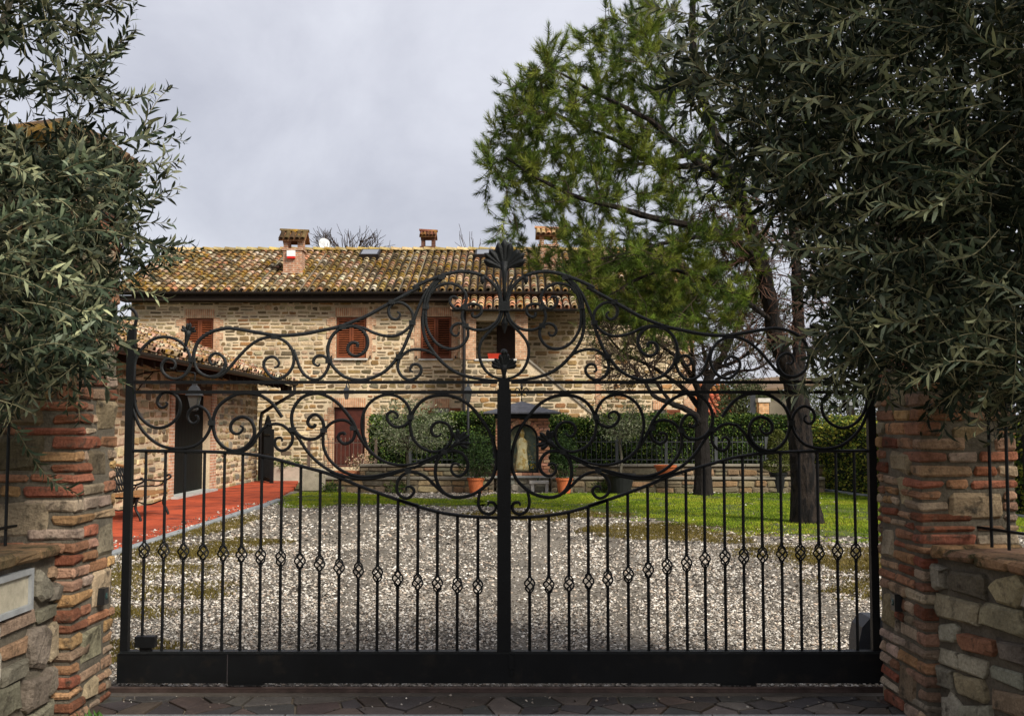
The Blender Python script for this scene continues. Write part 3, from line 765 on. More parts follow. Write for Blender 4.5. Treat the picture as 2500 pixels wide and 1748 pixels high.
def sweep_xz(P, w, d, per=4, taper0=1.0, taper1=0.62, roll=True):
    """bent iron bar lying in the gate's plane: chamfered section, w across, d deep, spread at the curl"""
    C = catmull(np.array(P), per)
    T = np.gradient(C, axis=0); T /= np.linalg.norm(T, axis=1)[:, None] + 1e-9
    Nn = np.stack([-T[:, 1], T[:, 0]], 1)
    n = len(C)
    s = np.linspace(0, 1, n)
    k = np.where(s > 0.82, 1 + (taper1 - 1) * (s - 0.82) / 0.18, 1.0) * np.where(s < 0.05, taper0 + (1 - taper0) * s / 0.05, 1.0)
    c = 0.30
    sec = [(-1, -1 + 2 * c), (-1, 1 - 2 * c), (-1 + 2 * c, 1), (1 - 2 * c, 1), (1, 1 - 2 * c), (1, -1 + 2 * c), (1 - 2 * c, -1), (-1 + 2 * c, -1)]
    V = np.zeros((n, 8, 3))
    for j, (a, b) in enumerate(sec):
        V[:, j, 0] = C[:, 0] + Nn[:, 0] * a * w / 2 * k
        V[:, j, 2] = C[:, 1] + Nn[:, 1] * a * w / 2 * k
        V[:, j, 1] = GY + b * d / 2
    i = np.arange(n - 1)[:, None] * 8; q = np.arange(8)[None, :]; q2 = (q + 1) % 8
    F = np.stack([i + q, i + q2, i + 8 + q2, i + 8 + q], -1).reshape(-1, 4).tolist()
    F.append(list(range(8))[::-1]); F.append([(n - 1) * 8 + t for t in range(8)])
    return V.reshape(-1, 3), F

gate = empty('wrought_iron_gate', (GX0, GY, 0.03), 'wide black wrought iron sliding gate with scrollwork crown between two brick pillars', 'gate')
NAMES = {'RAIL': 'curved_rail', 'U2': 'crest_rail', 'hook': 'hook'}
for nm, P in GATE_CURVES:
    for side in (0, 1):
        if side == 1 and nm == 'hook': continue
        Q = mirror(P) if side else P
        if nm == 'RAIL': V, F = sweep_xz(Q, 0.019, 0.030, 3, 1, 1)
        elif nm == 'U2': V, F = sweep_xz(Q, 0.0205, 0.020, 4, 1, 1)
        elif nm == 'U14': V, F = sweep_xz(Q, 0.013, 0.012, 4, 1, 1)
        elif nm in ('Q3', 'Q6', 'Q9', 'U9', 'U6'): V, F = sweep_xz(Q, 0.0195, 0.019, 4)
        else: V, F = sweep_xz(Q, 0.0178, 0.018, 4)
        obj(NAMES.get(nm, 'scroll'), V, F, IRON_GREY if nm[0] in 'U' else IRON, gate, smooth=False)
def gpart(name, fn, mat=IRON, smooth=False):
    mb = MB(); fn(mb); return mb.build(name, mat, gate, smooth)
xl, xr = -2.235, 2.100
gpart('post', lambda m: m.box((xl - 0.022, GY - 0.022, 0.228), (xl + 0.022, GY + 0.022, 2.10)))
gpart('post', lambda m: m.box((xr - 0.022, GY - 0.022, 0.228), (xr + 0.022, GY + 0.022, 2.06)))
def mid(m):
    m.box((GX0 - 0.040, GY - 0.040, 0.240), (GX0 + 0.040, GY + 0.040, 1.744))
    m.box((GX0 - 0.032, GY - 0.032, 1.7442), (GX0 + 0.032, GY + 0.032, 1.80))
o = gpart('meeting_post', mid)
for z in (1.786, 1.728):
    for a, b in ((xl + 0.0222, GX0 - 0.0402), (GX0 + 0.0402, xr - 0.0222)):
        gpart('rail', lambda m: m.box((a, GY - 0.009, z - 0.0095), (b, GY + 0.009, z + 0.0095)))
def plate(m):
    m.box((xl - 0.035, GY - 0.024, 0.058), (xr + 0.035, GY + 0.024, 0.2235))
gpart('kick_plate', plate, M('plate_paint', (0.005, 0.0055, 0.006), rough=0.55, var=0.4, scale=5, spec=0.2, col2=(0.020, 0.016, 0.012), c2lo=0.54, c2hi=0.75, c2scale=7))
gpart('plate_lip', lambda m: m.box((xl - 0.02, GY - 0.030, 0.2238), (xr + 0.03, GY + 0.030, 0.2385)), IRON_GREY)
gpart('seam', lambda m: m.box((-1.637, GY - 0.0262, 0.06), (-1.6335, GY - 0.0242, 0.222)), M('seam', (0.07, 0.06, 0.06), rough=0.6, var=0))
gpart('roller_housing', lambda m: (m.box((-1.63, GY - 0.022, 0.044), (-1.43, GY + 0.022, 0.0578))))
gpart('roller_housing', lambda m: (m.box((1.20, GY - 0.022, 0.044), (1.40, GY + 0.022, 0.0578))))
def lock(m):
    m.box((GX0 + 0.028, GY - 0.037, 0.14), (GX0 + 0.056, GY - 0.0245, 0.222)); m.box((GX0 + 0.034, GY - 0.040, 0.105), (GX0 + 0.052, GY - 0.0246, 0.139))
gpart('ground_bolt', lock)
gpart('end_stop', lambda m: (m.box((-2.165, GY - 0.045, 0.262), (-2.052, GY + 0.01, 0.325)), m.box((-2.14, GY - 0.03, 0.239), (-2.075, GY + 0.0, 0.2618))))

# balusters with twisted basket knots
def basket_mesh():
    m = MB()
    for k in range(4):
        pts = []
        for t in np.linspace(0, 1, 13):
            a = k * math.pi / 2 + t * math.pi * 1.0
            rr = 0.0265 * math.sin(math.pi * t) ** 0.8 + 0.004
            pts.append((rr * math.cos(a), rr * math.sin(a), (t - 0.5) * 0.092))
        m.tube(pts, 0.0050, 6)
    for z in (-0.052, 0.052):
        m.lathe((0, 0, z - 0.010), [(0.0085, 0), (0.011, 0.010), (0.0085, 0.020)], 8)
    return make_mesh('basket', np.vstack(m.V), m.F)
BASK = basket_mesh(); BASK.materials.append(IRON)
railL = catmull(np.array(dict(GATE_CURVES)['RAIL']), 6)
railR = np.array(mirror([tuple(p) for p in railL]))
for x, z in GATE_BARS:
    R_ = railL if x < GX0 else railR
    zt = float(R_[np.argmin(np.abs(R_[:, 0] - x)), 1]) - 0.006
    w = 0.0090
    m = MB()
    for a, b in ((0.2387, z - 0.058), (z + 0.058, zt)):
        m.add([(x - w, GY, a), (x, GY - w, a), (x + w, GY, a), (x, GY + w, a), (x - w, GY, b), (x, GY - w, b), (x + w, GY, b), (x, GY + w, b)], BOXF)
    b_ = m.build('baluster', IRON, gate)
    place('basket', BASK, (x, GY, z), b_, (0, 0, jit(r, 0.7)))

# collars wrapped round touching scrolls
for side in (0, 1):
    for x, z in (mirror(GATE_COLLARS) if side else GATE_COLLARS):
        m = MB(); a = 0.0155
        m.add([(x - a * 1.2, GY - a, z - a * 0.9), (x + a * 1.2, GY - a, z - a * 0.9), (x + a * 1.2, GY + a, z - a * 0.9), (x - a * 1.2, GY + a, z - a * 0.9),
               (x - a * 1.2, GY - a, z + a * 0.9), (x + a * 1.2, GY - a, z + a * 0.9), (x + a * 1.2, GY + a, z + a * 0.9), (x - a * 1.2, GY + a, z + a * 0.9)], BOXF)
        m.build('collar', IRON_GREY, gate)
gpart('crown_collar', lambda m: m.box((GX0 - 0.034, GY - 0.020, 2.205), (GX0 + 0.034, GY + 0.020, 2.262)), IRON_GREY)

# hammered palmettes: a fan of curled lobes on a stem
def palmette(name, c, ang, size, stem, lobes=5, ball=0.0, spread=0.95):
    """c: foot of the fan; ang: direction in the gate's plane; each lobe a cupped, ribbed leaf"""
    P = MB()
    d = np.array((math.cos(ang), 0, math.sin(ang))); s = np.array((-math.sin(ang), 0, math.cos(ang))); o_ = np.array((0, 1.0, 0)); c = np.array(c)
    fingers = [(-0.26, 0.96), (0.0, 1.06), (0.26, 0.96), (-0.72, 0.86), (-0.98, 0.90), (-1.26, 0.80), (0.72, 0.86), (0.98, 0.90), (1.26, 0.80)]
    if lobes < 5: fingers = [(-1.0, 0.85), (-0.62, 0.95), (-0.1, 1.05), (0.2, 1.0), (0.75, 0.95), (1.1, 0.8)]
    # the shield the fingers grow from
    sv = []
    for t, w in ((-0.05, 0.10), (0.12, 0.20), (0.30, 0.34), (0.48, 0.44), (0.60, 0.40)):
        for q in np.linspace(-1, 1, 7):
            sv.append(c + d * size * (t - 0.05 * q * q) + s * (size * w * q * spread / 0.85) - o_ * (0.004 + size * 0.10 * (1 - q * q) * min(1, t + 0.2) + size * 0.015 * math.cos(q * 9)))
    P.add(np.array(sv), [[i * 7 + j, i * 7 + j + 1, (i + 1) * 7 + j + 1, (i + 1) * 7 + j] for i in range(4) for j in range(6)])
    for k, (f, fl) in enumerate(fingers):
        th = f * spread / 0.85
        ld = d * math.cos(th) + s * math.sin(th); ls = -d * math.sin(th) + s * math.cos(th)
        L = size * fl; W = size * 0.16
        rows = []
        prof = [(0.0, 0.25, 0.0), (0.25, 0.45, 0.03), (0.5, 0.75, 0.07), (0.74, 1.0, 0.12), (0.90, 0.95, 0.15), (1.0, 0.5, 0.10)]
        for t, w, lift in prof:
            for q in np.linspace(-1, 1, 7):
                flute = 0.035 * math.cos(q * math.pi * 2.2) * min(1, t * 1.6)
                rows.append(c + ld * (L * (t - 0.10 * q * q * t)) + ls * (W * w * q) - o_ * (size * (lift * (1 - q * q) + flute) + 0.006 + 0.0015 * (k % 3)))
        rows = np.array(rows); nr = len(prof)
        F = [[i * 7 + j, i * 7 + j + 1, (i + 1) * 7 + j + 1, (i + 1) * 7 + j] for i in range(nr - 1) for j in range(6)]
        back = rows + o_ * 0.010
        n = len(rows)
        Fb = [[a + n for a in f[::-1]] for f in F]
        rim = [i * 7 for i in range(nr)] + [(nr - 1) * 7 + j for j in range(1, 7)] + [i * 7 + 6 for i in range(nr - 2, -1, -1)]
        Fr = [[rim[i], rim[i + 1], rim[i + 1] + n, rim[i] + n] for i in range(len(rim) - 1)]
        P.add(np.vstack([rows, back]), F + Fb + Fr)
    if ball: P.add(*uv_ball(c + d * size * 1.02 - o_ * 0.006, ball))
    st = np.array([c - d * stem, c - d * stem * 0.5, c - d * stem * 0.12, c + d * size * 0.25])
    P.tube(st, [0.008, 0.011, 0.017, 0.026], 8)
    return P.build(name, IRON_GREY, gate, True)
def uv_ball(c, r_, n=10):
    prof = [(max(1e-4, r_ * math.sin(math.pi * i / n)), -r_ * math.cos(math.pi * i / n)) for i in range(n + 1)]
    V, F = lathe((0, 0, 0), prof, 12)
    return np.array(V) + np.array(c), F
palmette('palmette_finial', (GX0 + 0.001, GY, 2.455), math.pi / 2, 0.165, 0.20, spread=0.80)
palmette('palmette_finial', (GX0 - 0.001, GY, 1.862), math.pi / 2, 0.098, 0.075, ball=0.020, spread=0.85)
gpart('spear_drop', lambda m: m.lathe((GX0 + 0.002, GY, 2.07), [(0.001, 0), (0.012, 0.03), (0.021, 0.062), (0.012, 0.088), (0.005, 0.10), (0.005, 0.135)], 4), IRON_GREY)
for sx in (-1, 1):
    bx = GX0 + sx * 0.128
    gpart('bud', lambda m: m.lathe((bx, GY, 2.376), [(0.004, -0.012), (0.013, 0.002), (0.016, 0.018), (0.013, 0.032), (0.017, 0.046), (0.004, 0.044)], 8), IRON_GREY)
palmette('leaf_tip', (-0.322, GY, 1.432), math.radians(38), 0.085, 0.05, 4)
palmette('leaf_tip', (2 * GX0 + 0.316, GY, 1.432), math.pi - math.radians(38), 0.085, 0.05, 4)
palmette('leaf_tip', (-1.905, GY, 2.075), math.radians(80), 0.058, 0.115, 4)
palmette('leaf_tip', (1.775, GY, 2.075), math.radians(100), 0.058, 0.115, 4)

# ---- gate motor behind the pillar
m = MB()
sec = [(-0.11, 0.0), (-0.11, 0.24), (-0.09, 0.33), (-0.04, 0.385), (0.04, 0.385), (0.09, 0.33), (0.11, 0.24), (0.11, 0.0)]
V = [(2.185 + a, 6.62 + b, z + 0.0) for b in (-0.10, 0.10) for a, z in sec]
F = [list(range(8))[::-1], list(range(8, 16))] + [[i, i + 1, i + 9, i + 8] for i in range(7)]
mot = empty('gate_motor', (2.185, 6.62, 0), 'dark rounded motor housing of the sliding gate, half behind the pillar', 'gate motor')
obj('housing', V, F, M('motor_plastic', (0.022, 0.024, 0.03), rough=0.5, var=0.2, scale=8, spec=0.4), mot)
b = MB(); b.box((2.05, 6.50, 0.0), (2.32, 6.74, 0.03)); b.build('base_plate', IRON, mot)
b = MB(); b.box((2.165, 6.4985, 0.24), (2.205, 6.5195, 0.28)); b.build('keyhole_cover', IRON_GREY, mot)
# ================================================================== gate pillars and wing walls
BRICKP = [(0.36, 0.175, 0.10), (0.29, 0.115, 0.065), (0.42, 0.265, 0.165), (0.40, 0.295, 0.20), (0.25, 0.09, 0.05), (0.42, 0.25, 0.115), (0.34, 0.21, 0.135), (0.43, 0.335, 0.24), (0.36, 0.19, 0.105)]
STONEP = [(0.25, 0.195, 0.11), (0.18, 0.145, 0.085), (0.33, 0.265, 0.16), (0.15, 0.12, 0.075), (0.22, 0.185, 0.125), (0.38, 0.31, 0.20)]
MORT = M('lime_mortar', (0.135, 0.115, 0.085), rough=1, var=0.35, scale=9, fine=0.3, fscale=70, bump=0.8, bscale=60)

def pillar(xj, sgn, y0, y1, width, H, label, seed):
    """xj: x of the jamb face; sgn +1 when the jamb looks towards +x; front face at y0"""
    r = random.Random(seed)
    xo = xj - sgn * width
    p = empty('gate_pillar', ((xj + xo) / 2, (y0 + y1) / 2, 0), label, 'pillar', 'gate pillars')
    c = MB(); e = 0.012
    a, b = sorted((xj - sgn * e, xo + sgn * e))
    c.box((a, y0 + e, -0.05), (b, y1 - e, H)); core = c.build('mortar_core', MORT, p)
    pieces = []
    zs = [0.0]
    while zs[-1] < H - 0.06: zs.append(zs[-1] + r.uniform(0.052, 0.079))
    n = len(zs) - 1
    occ = {}                # stone blocks: face -> list of (u0,u1,course0,course1)
    for face, L in (('f', width), ('j', y1 - y0)):
        occ[face] = []
        k = 1
        while k < n - 3:
            if r.random() < 0.58:
                hh = r.choice((2, 3, 3)); w = r.uniform(0.18, 0.34)
                u0 = r.choice((0.02, L - w - 0.02, r.uniform(0.05, L - w - 0.05)))
                if face == 'j' and u0 < 0.1: u0 = 0.13
                if face == 'f' and u0 < 0.1: u0 = 0.13
                occ[face].append((u0, u0 + w, k, k + hh))
                k += hh + r.randrange(0, 3)
            else: k += 1
    def brick(face, u0, u1, z0, z1, depth, col, j=0.006, ch_=0.009, s=1.0):
        pr = r.uniform(-0.003, 0.006)
        if face == 'f':       # u measured from the jamb corner outwards
            xa, xb = xj - sgn * u0, xj - sgn * u1
            lo = (min(xa, xb), y0 - pr, z0); hi = (max(xa, xb), y0 + depth, z1)
        else:
            xa, xb = xj + sgn * pr, xj - sgn * depth
            lo = (min(xa, xb), y0 + u0, z0); hi = (max(xa, xb), y0 + u1, z1)
        V, F = block_piece(lo, hi, r, ch_, j)
        pieces.append((V, F, col, (u1 - u0) * (z1 - z0)))
    for k in range(n):
        z0 = zs[k] + r.uniform(0.003, 0.008); z1 = zs[k + 1] - r.uniform(0.006, 0.016)
        long_f = (k % 2 == 0) ^ (r.random() < 0.15)
        lf, lj = (r.uniform(0.22, 0.29), r.uniform(0.10, 0.14)) if long_f else (r.uniform(0.10, 0.14), r.uniform(0.20, 0.28))
        # corner brick seen on both faces
        pr = 0.004
        xa, xb = xj + sgn * pr, xj - sgn * lf
        V, F = block_piece((min(xa, xb), y0 - pr, z0), (max(xa, xb), y0 + lj, z1), r, 0.009, 0.006)
        pieces.append((V, F, pick(r, BRICKP, 0.3), (lf + lj) * (z1 - z0)))
        for face, L, st in (('f', width, lf), ('j', y1 - y0, lj)):
            u = st + r.uniform(0.010, 0.018)
            while u < L - 0.03:
                w = r.choice((r.uniform(0.22, 0.30), r.uniform(0.10, 0.16), r.uniform(0.16, 0.24)))
                e_ = min(u + w, L)
                if L - e_ < 0.06: e_ = L
                segs = [(u, e_)]
                for (s0, s1, k0, k1) in occ[face]:
                    if k0 <= k < k1:
                        ns = []
                        for a, b in segs:
                            if b <= s0 or a >= s1: ns.append((a, b)); continue
                            if a < s0 - 0.01: ns.append((a, s0 - 0.012))
                            if b > s1 + 0.01: ns.append((s1 + 0.012, b))
                        segs = ns
                for a, b in segs:
                    if b - a > 0.035: brick(face, a, b, z0, z1, 0.09, pick(r, BRICKP, 0.3))
                u = e_ + r.uniform(0.010, 0.018)
    for face in 'fj':
        L = width if face == 'f' else y1 - y0
        for (s0, s1, k0, k1) in occ[face]:
            brick(face, max(s0, 0.145), min(s1, L - 0.004), zs[k0] + 0.006, zs[k1] - 0.010, 0.10, pick(r, STONEP, 0.2), 0.016, 0.020)
    lay_pieces(pieces, core, 'brick', PIECE, 300, 'bricks')
    # overhanging tile cap
    cp = MB()
    xa, xb = min(xj, xo), max(xj, xo)
    cp.box((xa - 0.05, y0 - 0.05, H), (xb + 0.05, y1 + 0.05, H + 0.05))
    cx, cy = (xa + xb) / 2, (y0 + y1) / 2
    cp.add([(xa - 0.09, y0 - 0.09, H + 0.051), (xb + 0.09, y0 - 0.09, H + 0.051), (xb + 0.09, y1 + 0.09, H + 0.051), (xa - 0.09, y1 + 0.09, H + 0.051), (cx, cy, H + 0.26)],
           [(0, 1, 4), (1, 2, 4), (2, 3, 4), (3, 0, 4), (3, 2, 1, 0)])
    cap = cp.build('cap', M('cap_terracotta', (0.10, 0.065, 0.04), rough=0.9, var=0.4, scale=7, fine=0.3, fscale=50, bump=0.5), p)
    tp = []
    for q in range(6):
        f = (q + 0.5) / 6
        for (p0, p1) in (((xa - 0.09 + f * (xb - xa + 0.18), y0 - 0.095, H + 0.065), (cx + (f - 0.5) * 0.03, cy, H + 0.27)), ((xj + sgn * 0.095, y0 - 0.09 + f * (y1 - y0 + 0.18), H + 0.065), (cx, cy + (f - 0.5) * 0.03, H + 0.27))):
            V, F = tube([p0, tuple((np.array(p0) + np.array(p1)) / 2), p1], [0.045, 0.035, 0.018], 8)
            obj('cap_tile', V, F, TILE, cap, pick(r, [(0.15, 0.10, 0.055), (0.11, 0.07, 0.04)]))
    return p

pillar(-2.262, 1, 5.60, 6.18, 0.50, 2.95, 'brick and stone gate pillar beside the framed wall panel, olive sprays over it', 51)
pillar(2.085, -1, 5.52, 6.18, 0.50, 2.95, 'brick and stone gate pillar next to the gate motor, round sensor on it', 52)

def wing(xf, sgn, y0, y1, H, label, seed, hole=None):
    """low wall running from the pillar towards the viewer; its face looks towards sgn*x"""
    r = random.Random(seed)
    w = empty('wing_wall', (xf, y1, 0), label, 'wall', 'low wing walls at the entrance')
    c = MB(); a, b = sorted((xf - sgn * 0.012, xf - sgn * 0.40))
    c.box((a, y0, -0.05), (b, y1, H)); core = c.build('mortar_core', MORT, w)
    O = np.array((xf - sgn * 0.012, 0, 0)); U = np.array((0, 1.0, 0)); Vv = np.array((0, 0, 1.0)); N = np.array((sgn, 0, 0.0))
    pieces = []
    blocks = [hole] if hole else []
    for (u0, u1, v0, v1) in courses(y0 + 0.01, y1 - 0.008, 0.0, H - 0.005, r, (0.085, 0.235), (0.15, 0.44), 0.024, blocks):
        if v1 - v0 < 0.065 or r.random() < 0.05: col = pick(r, BRICKP[:4] + BRICKP[6:], 0.2)
        else: col = pick(r, [(0.34, 0.305, 0.24), (0.24, 0.21, 0.155), (0.40, 0.36, 0.285), (0.19, 0.165, 0.125), (0.34, 0.28, 0.18)], 0.2)
        V, F = stone_piece(u0, u1, v0, v1, O, U, Vv, N, r.uniform(0.016, 0.055), r, 0.19)
        pieces.append((V, F, col, (u1 - u0) * (v1 - v0)))
    lay_pieces(pieces, core, 'stone', PIECE, 300, 'stones')
    y = y0
    while y < y1 - 0.02:
        L = min(r.uniform(0.22, 0.31), y1 - y)
        lo = (min(xf + sgn * 0.045, xf - sgn * 0.43), y + 0.006, H + 0.004); hi = (max(xf + sgn * 0.045, xf - sgn * 0.43), y + L - 0.006, H + r.uniform(0.052, 0.066))
        V, F = block_piece(lo, hi, r, 0.012, 0.007)
        obj('coping_brick', V, F, COPING, w, pick(r, [(0.30, 0.16, 0.085), (0.24, 0.14, 0.08), (0.20, 0.13, 0.07)], 0.25))
        y += L
    return w
COPING = M('coping_brick', attr=True, rough=0.95, var=0.35, scale=8, fine=0.3, fscale=60, bump=0.7, bscale=50, col2=(0.05, 0.042, 0.018), c2lo=0.50, c2hi=0.62, c2scale=9)
wing(-2.345, 1, 3.2, 5.596, 0.875, 'low stone wing wall carrying the pale framed panel', 61, (4.86, 5.30, 0.63, 0.86))
wing(2.150, -1, 3.2, 5.516, 0.865, 'low stone wing wall without a panel, below the dense dark olive', 62).rotation_euler = (0, 0, 0.21)

# framed panel let into the wall
pn = empty('wall_panel', (-2.33, 5.08, 0.64), 'pale rectangular panel in a grey frame set into the stone wall', 'wall panel')
m = MB()
m.box((-2.36, 4.87, 0.645), (-2.325, 5.29, 0.672)); m.box((-2.36, 4.87, 0.815), (-2.325, 5.29, 0.842))
m.box((-2.36, 4.87, 0.6722), (-2.325, 4.896, 0.8148)); m.box((-2.36, 5.264, 0.6722), (-2.325, 5.29, 0.8148))
m.build('frame', M('panel_frame', (0.30, 0.31, 0.31), rough=0.5, var=0.25, scale=12, spec=0.4), pn)
m = MB(); m.box((-2.365, 4.8962, 0.6724), (-2.342, 5.2638, 0.8146)); m.build('plate', M('panel_plate', (0.40, 0.36, 0.27), rough=0.45, var=0.25, scale=10, fine=0.15, fscale=60), pn)

# photocells on the jambs
BLK = M('black_plastic', (0.012, 0.013, 0.014), rough=0.35, var=0.15, spec=0.5)
GLS = M('sensor_glass', (0.02, 0.05, 0.045), rough=0.12, var=0, spec=0.6)
for x, sgn, y, z, lb in ((-2.258, 1, 5.975, 0.60, 'small black sensor on the pillar beside the framed panel'), (2.081, -1, 5.86, 0.585, 'small black sensor on the pillar beside the motor')):
    s = empty('gate_sensor', (x, y, z), lb, 'sensor', 'photocells facing each other across the gate')
    m = MB(); a, b = sorted((x - sgn * 0.01, x + sgn * 0.032))
    m.box((a, y - 0.032, z - 0.045), (b, y + 0.032, z + 0.045)); m.build('case', BLK, s)
    xx = x + sgn * 0.0325
    k = 12; V = [(xx, y, z)] + [(xx, y + 0.02 * math.cos(i * 2 * math.pi / k), z + 0.02 * math.sin(i * 2 * math.pi / k)) for i in range(k)] + [(xx + sgn * 0.004, y + 0.012 * math.cos(i * 2 * math.pi / k), z + 0.012 * math.sin(i * 2 * math.pi / k)) for i in range(k)]
    obj('lens', V, [[1 + i, 1 + (i + 1) % k, 1 + k + (i + 1) % k, 1 + k + i] for i in range(k)] + [list(range(1 + k, 1 + 2 * k))], GLS, s)

# iron railings on the wing walls
for xf, sgn, lb, yA, yB in ((-2.55, 1, 'dark iron railing on the wing wall with the framed panel', 3.3, 5.56), (2.36, -1, 'dark iron railing on the wing wall below the dense olive', 3.3, 5.48)):
    g = empty('wall_railing', (xf, yB, 0.94), lb, 'railing', 'railings on the wing walls')
    if xf > 0: g.rotation_euler = (0, 0, 0.21)
    for z in (1.02, 1.78):
        m = MB(); m.box((xf - 0.012, yA, z - 0.006), (xf + 0.012, yB, z + 0.006)); m.build('rail', IRON, g)
    y = yB - 0.10
    while y > yA:
        m = MB(); m.tube([(xf, y, 0.93), (xf, y, 1.9)], 0.008, 6); m.build('bar', IRON, g); y -= 0.13

# weeds at the pillar foot
g = np.random.default_rng(5); mb = MB()
for k in range(46):
    a = g.uniform(0, 6.28); L = g.uniform(0.03, 0.075); c = np.array((-2.20 + g.normal(0, 0.035), 5.66 + g.normal(0, 0.05), 0.0))
    d = np.array((math.cos(a) * 0.7, math.sin(a) * 0.7, g.uniform(0.4, 1.1))); d /= np.linalg.norm(d)
    s = np.cross(d, (0, 0, 1)); s /= np.linalg.norm(s) + 1e-9; w = 0.009
    mb.add([c, c + d * L * 0.5 + s * w, c + d * L, c + d * L * 0.5 - s * w], [(0, 1, 2, 3)], np.array((0.05, 0.11, 0.02)) * g.uniform(0.6, 1.4))
tag(mb.build('weed_tuft', LEAFM, usecol=True), 'small green weed tuft at the foot of the brick pillar', 'weed')
# ================================================================== the stone farmhouse
HY = 34.0
HP = HY / 1.0
TILEP = [(0.42, 0.335, 0.215), (0.34, 0.255, 0.15), (0.29, 0.16, 0.055), (0.30, 0.145, 0.075), (0.38, 0.245, 0.165), (0.19, 0.145, 0.085), (0.47, 0.40, 0.29), (0.24, 0.16, 0.055), (0.13, 0.10, 0.055), (0.10, 0.075, 0.042)]
TILEP_RED = [(0.50, 0.22, 0.12), (0.54, 0.30, 0.18), (0.50, 0.40, 0.26), (0.44, 0.18, 0.09), (0.46, 0.32, 0.16), (0.56, 0.46, 0.32)]

def tile_mesh(A, D, S, N, L, r0, r1, seg=6):
    """one half-round tile: A lower end on the slope, D up-slope, S sideways, N outwards"""
    V = []
    for t, rr in ((0.0, r0), (L, r1), (0.0, r0 * 0.80)):
        for k in range(seg + 1):
            a = math.pi * k / seg
            V.append(A + D * t + S * (-math.cos(a) * rr) + N * (math.sin(a) * rr * 0.85 + (0.040 * (1 - t / L) if L else 0)))
    n = seg + 1
    F = [[k, k + 1, n + k + 1, n + k] for k in range(seg)] + [[2 * n + k, 2 * n + k + 1, k + 1, k] for k in range(seg)]
    return np.array(V), F

def tiled_slope(parent, E0, E1, D, slope, pitch, row, r0, pal, seed, keep=None, limit=300, under=True, score=None, moss=0.0):
    """half-round tiles on a slope: E0-E1 the eave line, D the unit up-slope vector, slope its length"""
    r = random.Random(seed)
    E0, E1, D = np.array(E0, float), np.array(E1, float), np.array(D, float)
    W = np.linalg.norm(E1 - E0); S = (E1 - E0) / W; N = np.cross(S, D); N /= np.linalg.norm(N)
    if N[2] < 0: N = -N
    nc, nr = int(W / pitch), int(math.ceil(slope / row))
    pieces = []
    for i in range(nc):
        for j in range(nr):
            A = E0 + S * ((i + 0.5) * pitch + jit(r, 0.010)) + D * (j * row + jit(r, 0.035) - 0.04) + N * (0.03 + jit(r, 0.010))
            if keep is not None and not keep(A): continue
            L = min(row + 0.07, slope - j * row + 0.04)
            if L < 0.08: continue
            V, F = tile_mesh(A, D + S * jit(r, 0.012), S, N, L, r0 * r.uniform(0.94, 1.05), r0 * 0.80)
            c = pick(r, pal, 0.25)
            mo = float(vnoise(np.array([i * pitch + 3.1 * seed]), np.array([j * row * 1.2]), 1.7, seed)[0]) * 0.7 + 0.3 * float(vnoise(np.array([i * pitch]), np.array([j * row]), 0.6, seed + 1)[0])
            c = c * (0.62 + 0.75 * mo)
            if mo < 0.45: c = c + (np.array((0.17, 0.115, 0.025)) - c) * min(0.8, (0.45 - mo) * 2.6)
            pieces.append((V, F, c, (score(A) if score else -j) + 0.01 * r.random()))
    lay_pieces(pieces, parent, 'tile', TILE, limit, 'tiles')
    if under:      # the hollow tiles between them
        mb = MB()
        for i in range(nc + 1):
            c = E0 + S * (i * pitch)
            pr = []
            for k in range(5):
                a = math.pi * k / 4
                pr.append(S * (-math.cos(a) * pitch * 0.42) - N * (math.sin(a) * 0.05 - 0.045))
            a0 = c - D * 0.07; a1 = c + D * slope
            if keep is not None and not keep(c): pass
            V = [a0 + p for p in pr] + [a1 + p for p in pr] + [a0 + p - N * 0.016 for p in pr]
            mb.add(V, [[k, k + 1, 6 + k, 5 + k] for k in range(4)] + [[10 + k, 11 + k, k + 1, k] for k in range(4)], pick(r, pal, 0.2) * 0.38)  # channel colour darkened: gap shade painted in, along with dirt
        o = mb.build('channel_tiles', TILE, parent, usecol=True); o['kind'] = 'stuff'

HSTONE = [(0.19, 0.135, 0.065), (0.15, 0.11, 0.058), (0.24, 0.17, 0.085), (0.125, 0.093, 0.054), (0.30, 0.19, 0.08), (0.20, 0.165, 0.11), (0.33, 0.25, 0.14), (0.28, 0.155, 0.065), (0.36, 0.27, 0.16)]
HPALE = [(0.40, 0.31, 0.185), (0.46, 0.36, 0.22), (0.34, 0.255, 0.145), (0.40, 0.285, 0.16)]
HMORT = M('pale_mortar', (0.58, 0.46, 0.305), rough=1, low=0.3, lscale=0.5, var=0.3, scale=2.2, fine=0.25, fscale=25, bump=0.6, bscale=25)
QUOIN = M_brick('brick_quoin', (0.48, 0.26, 0.15), (0.40, 0.19, 0.10), (0.50, 0.37, 0.24), 0.26, 0.068, 'XZ', 0.014)
SOLDIER = M_brick('brick_soldier', (0.48, 0.25, 0.14), (0.40, 0.19, 0.10), (0.50, 0.36, 0.23), 0.5, 0.066, 'XZ', 0.014, True)
SHUT = M('shutter_wood', (0.155, 0.040, 0.012), rough=0.6, var=0.3, scale=7, fine=0.2, fscale=60, spec=0.3)
DOORW = M('door_wood', (0.060, 0.013, 0.007), rough=0.5, var=0.35, scale=6, fine=0.2, fscale=50, spec=0.35)
SILLM = M('sill_stone', (0.50, 0.47, 0.42), rough=0.8, var=0.2, scale=6)
SOFFIT = M('soffit_wood', (0.020, 0.013, 0.009), rough=0.9, var=0.3, scale=4)
GUTTER = M('gutter_metal', (0.014, 0.011, 0.010), rough=0.5, var=0.3, scale=6, spec=0.3)
GLASSD = M('window_glass', (0.02, 0.022, 0.025), rough=0.08, var=0, spec=0.6)

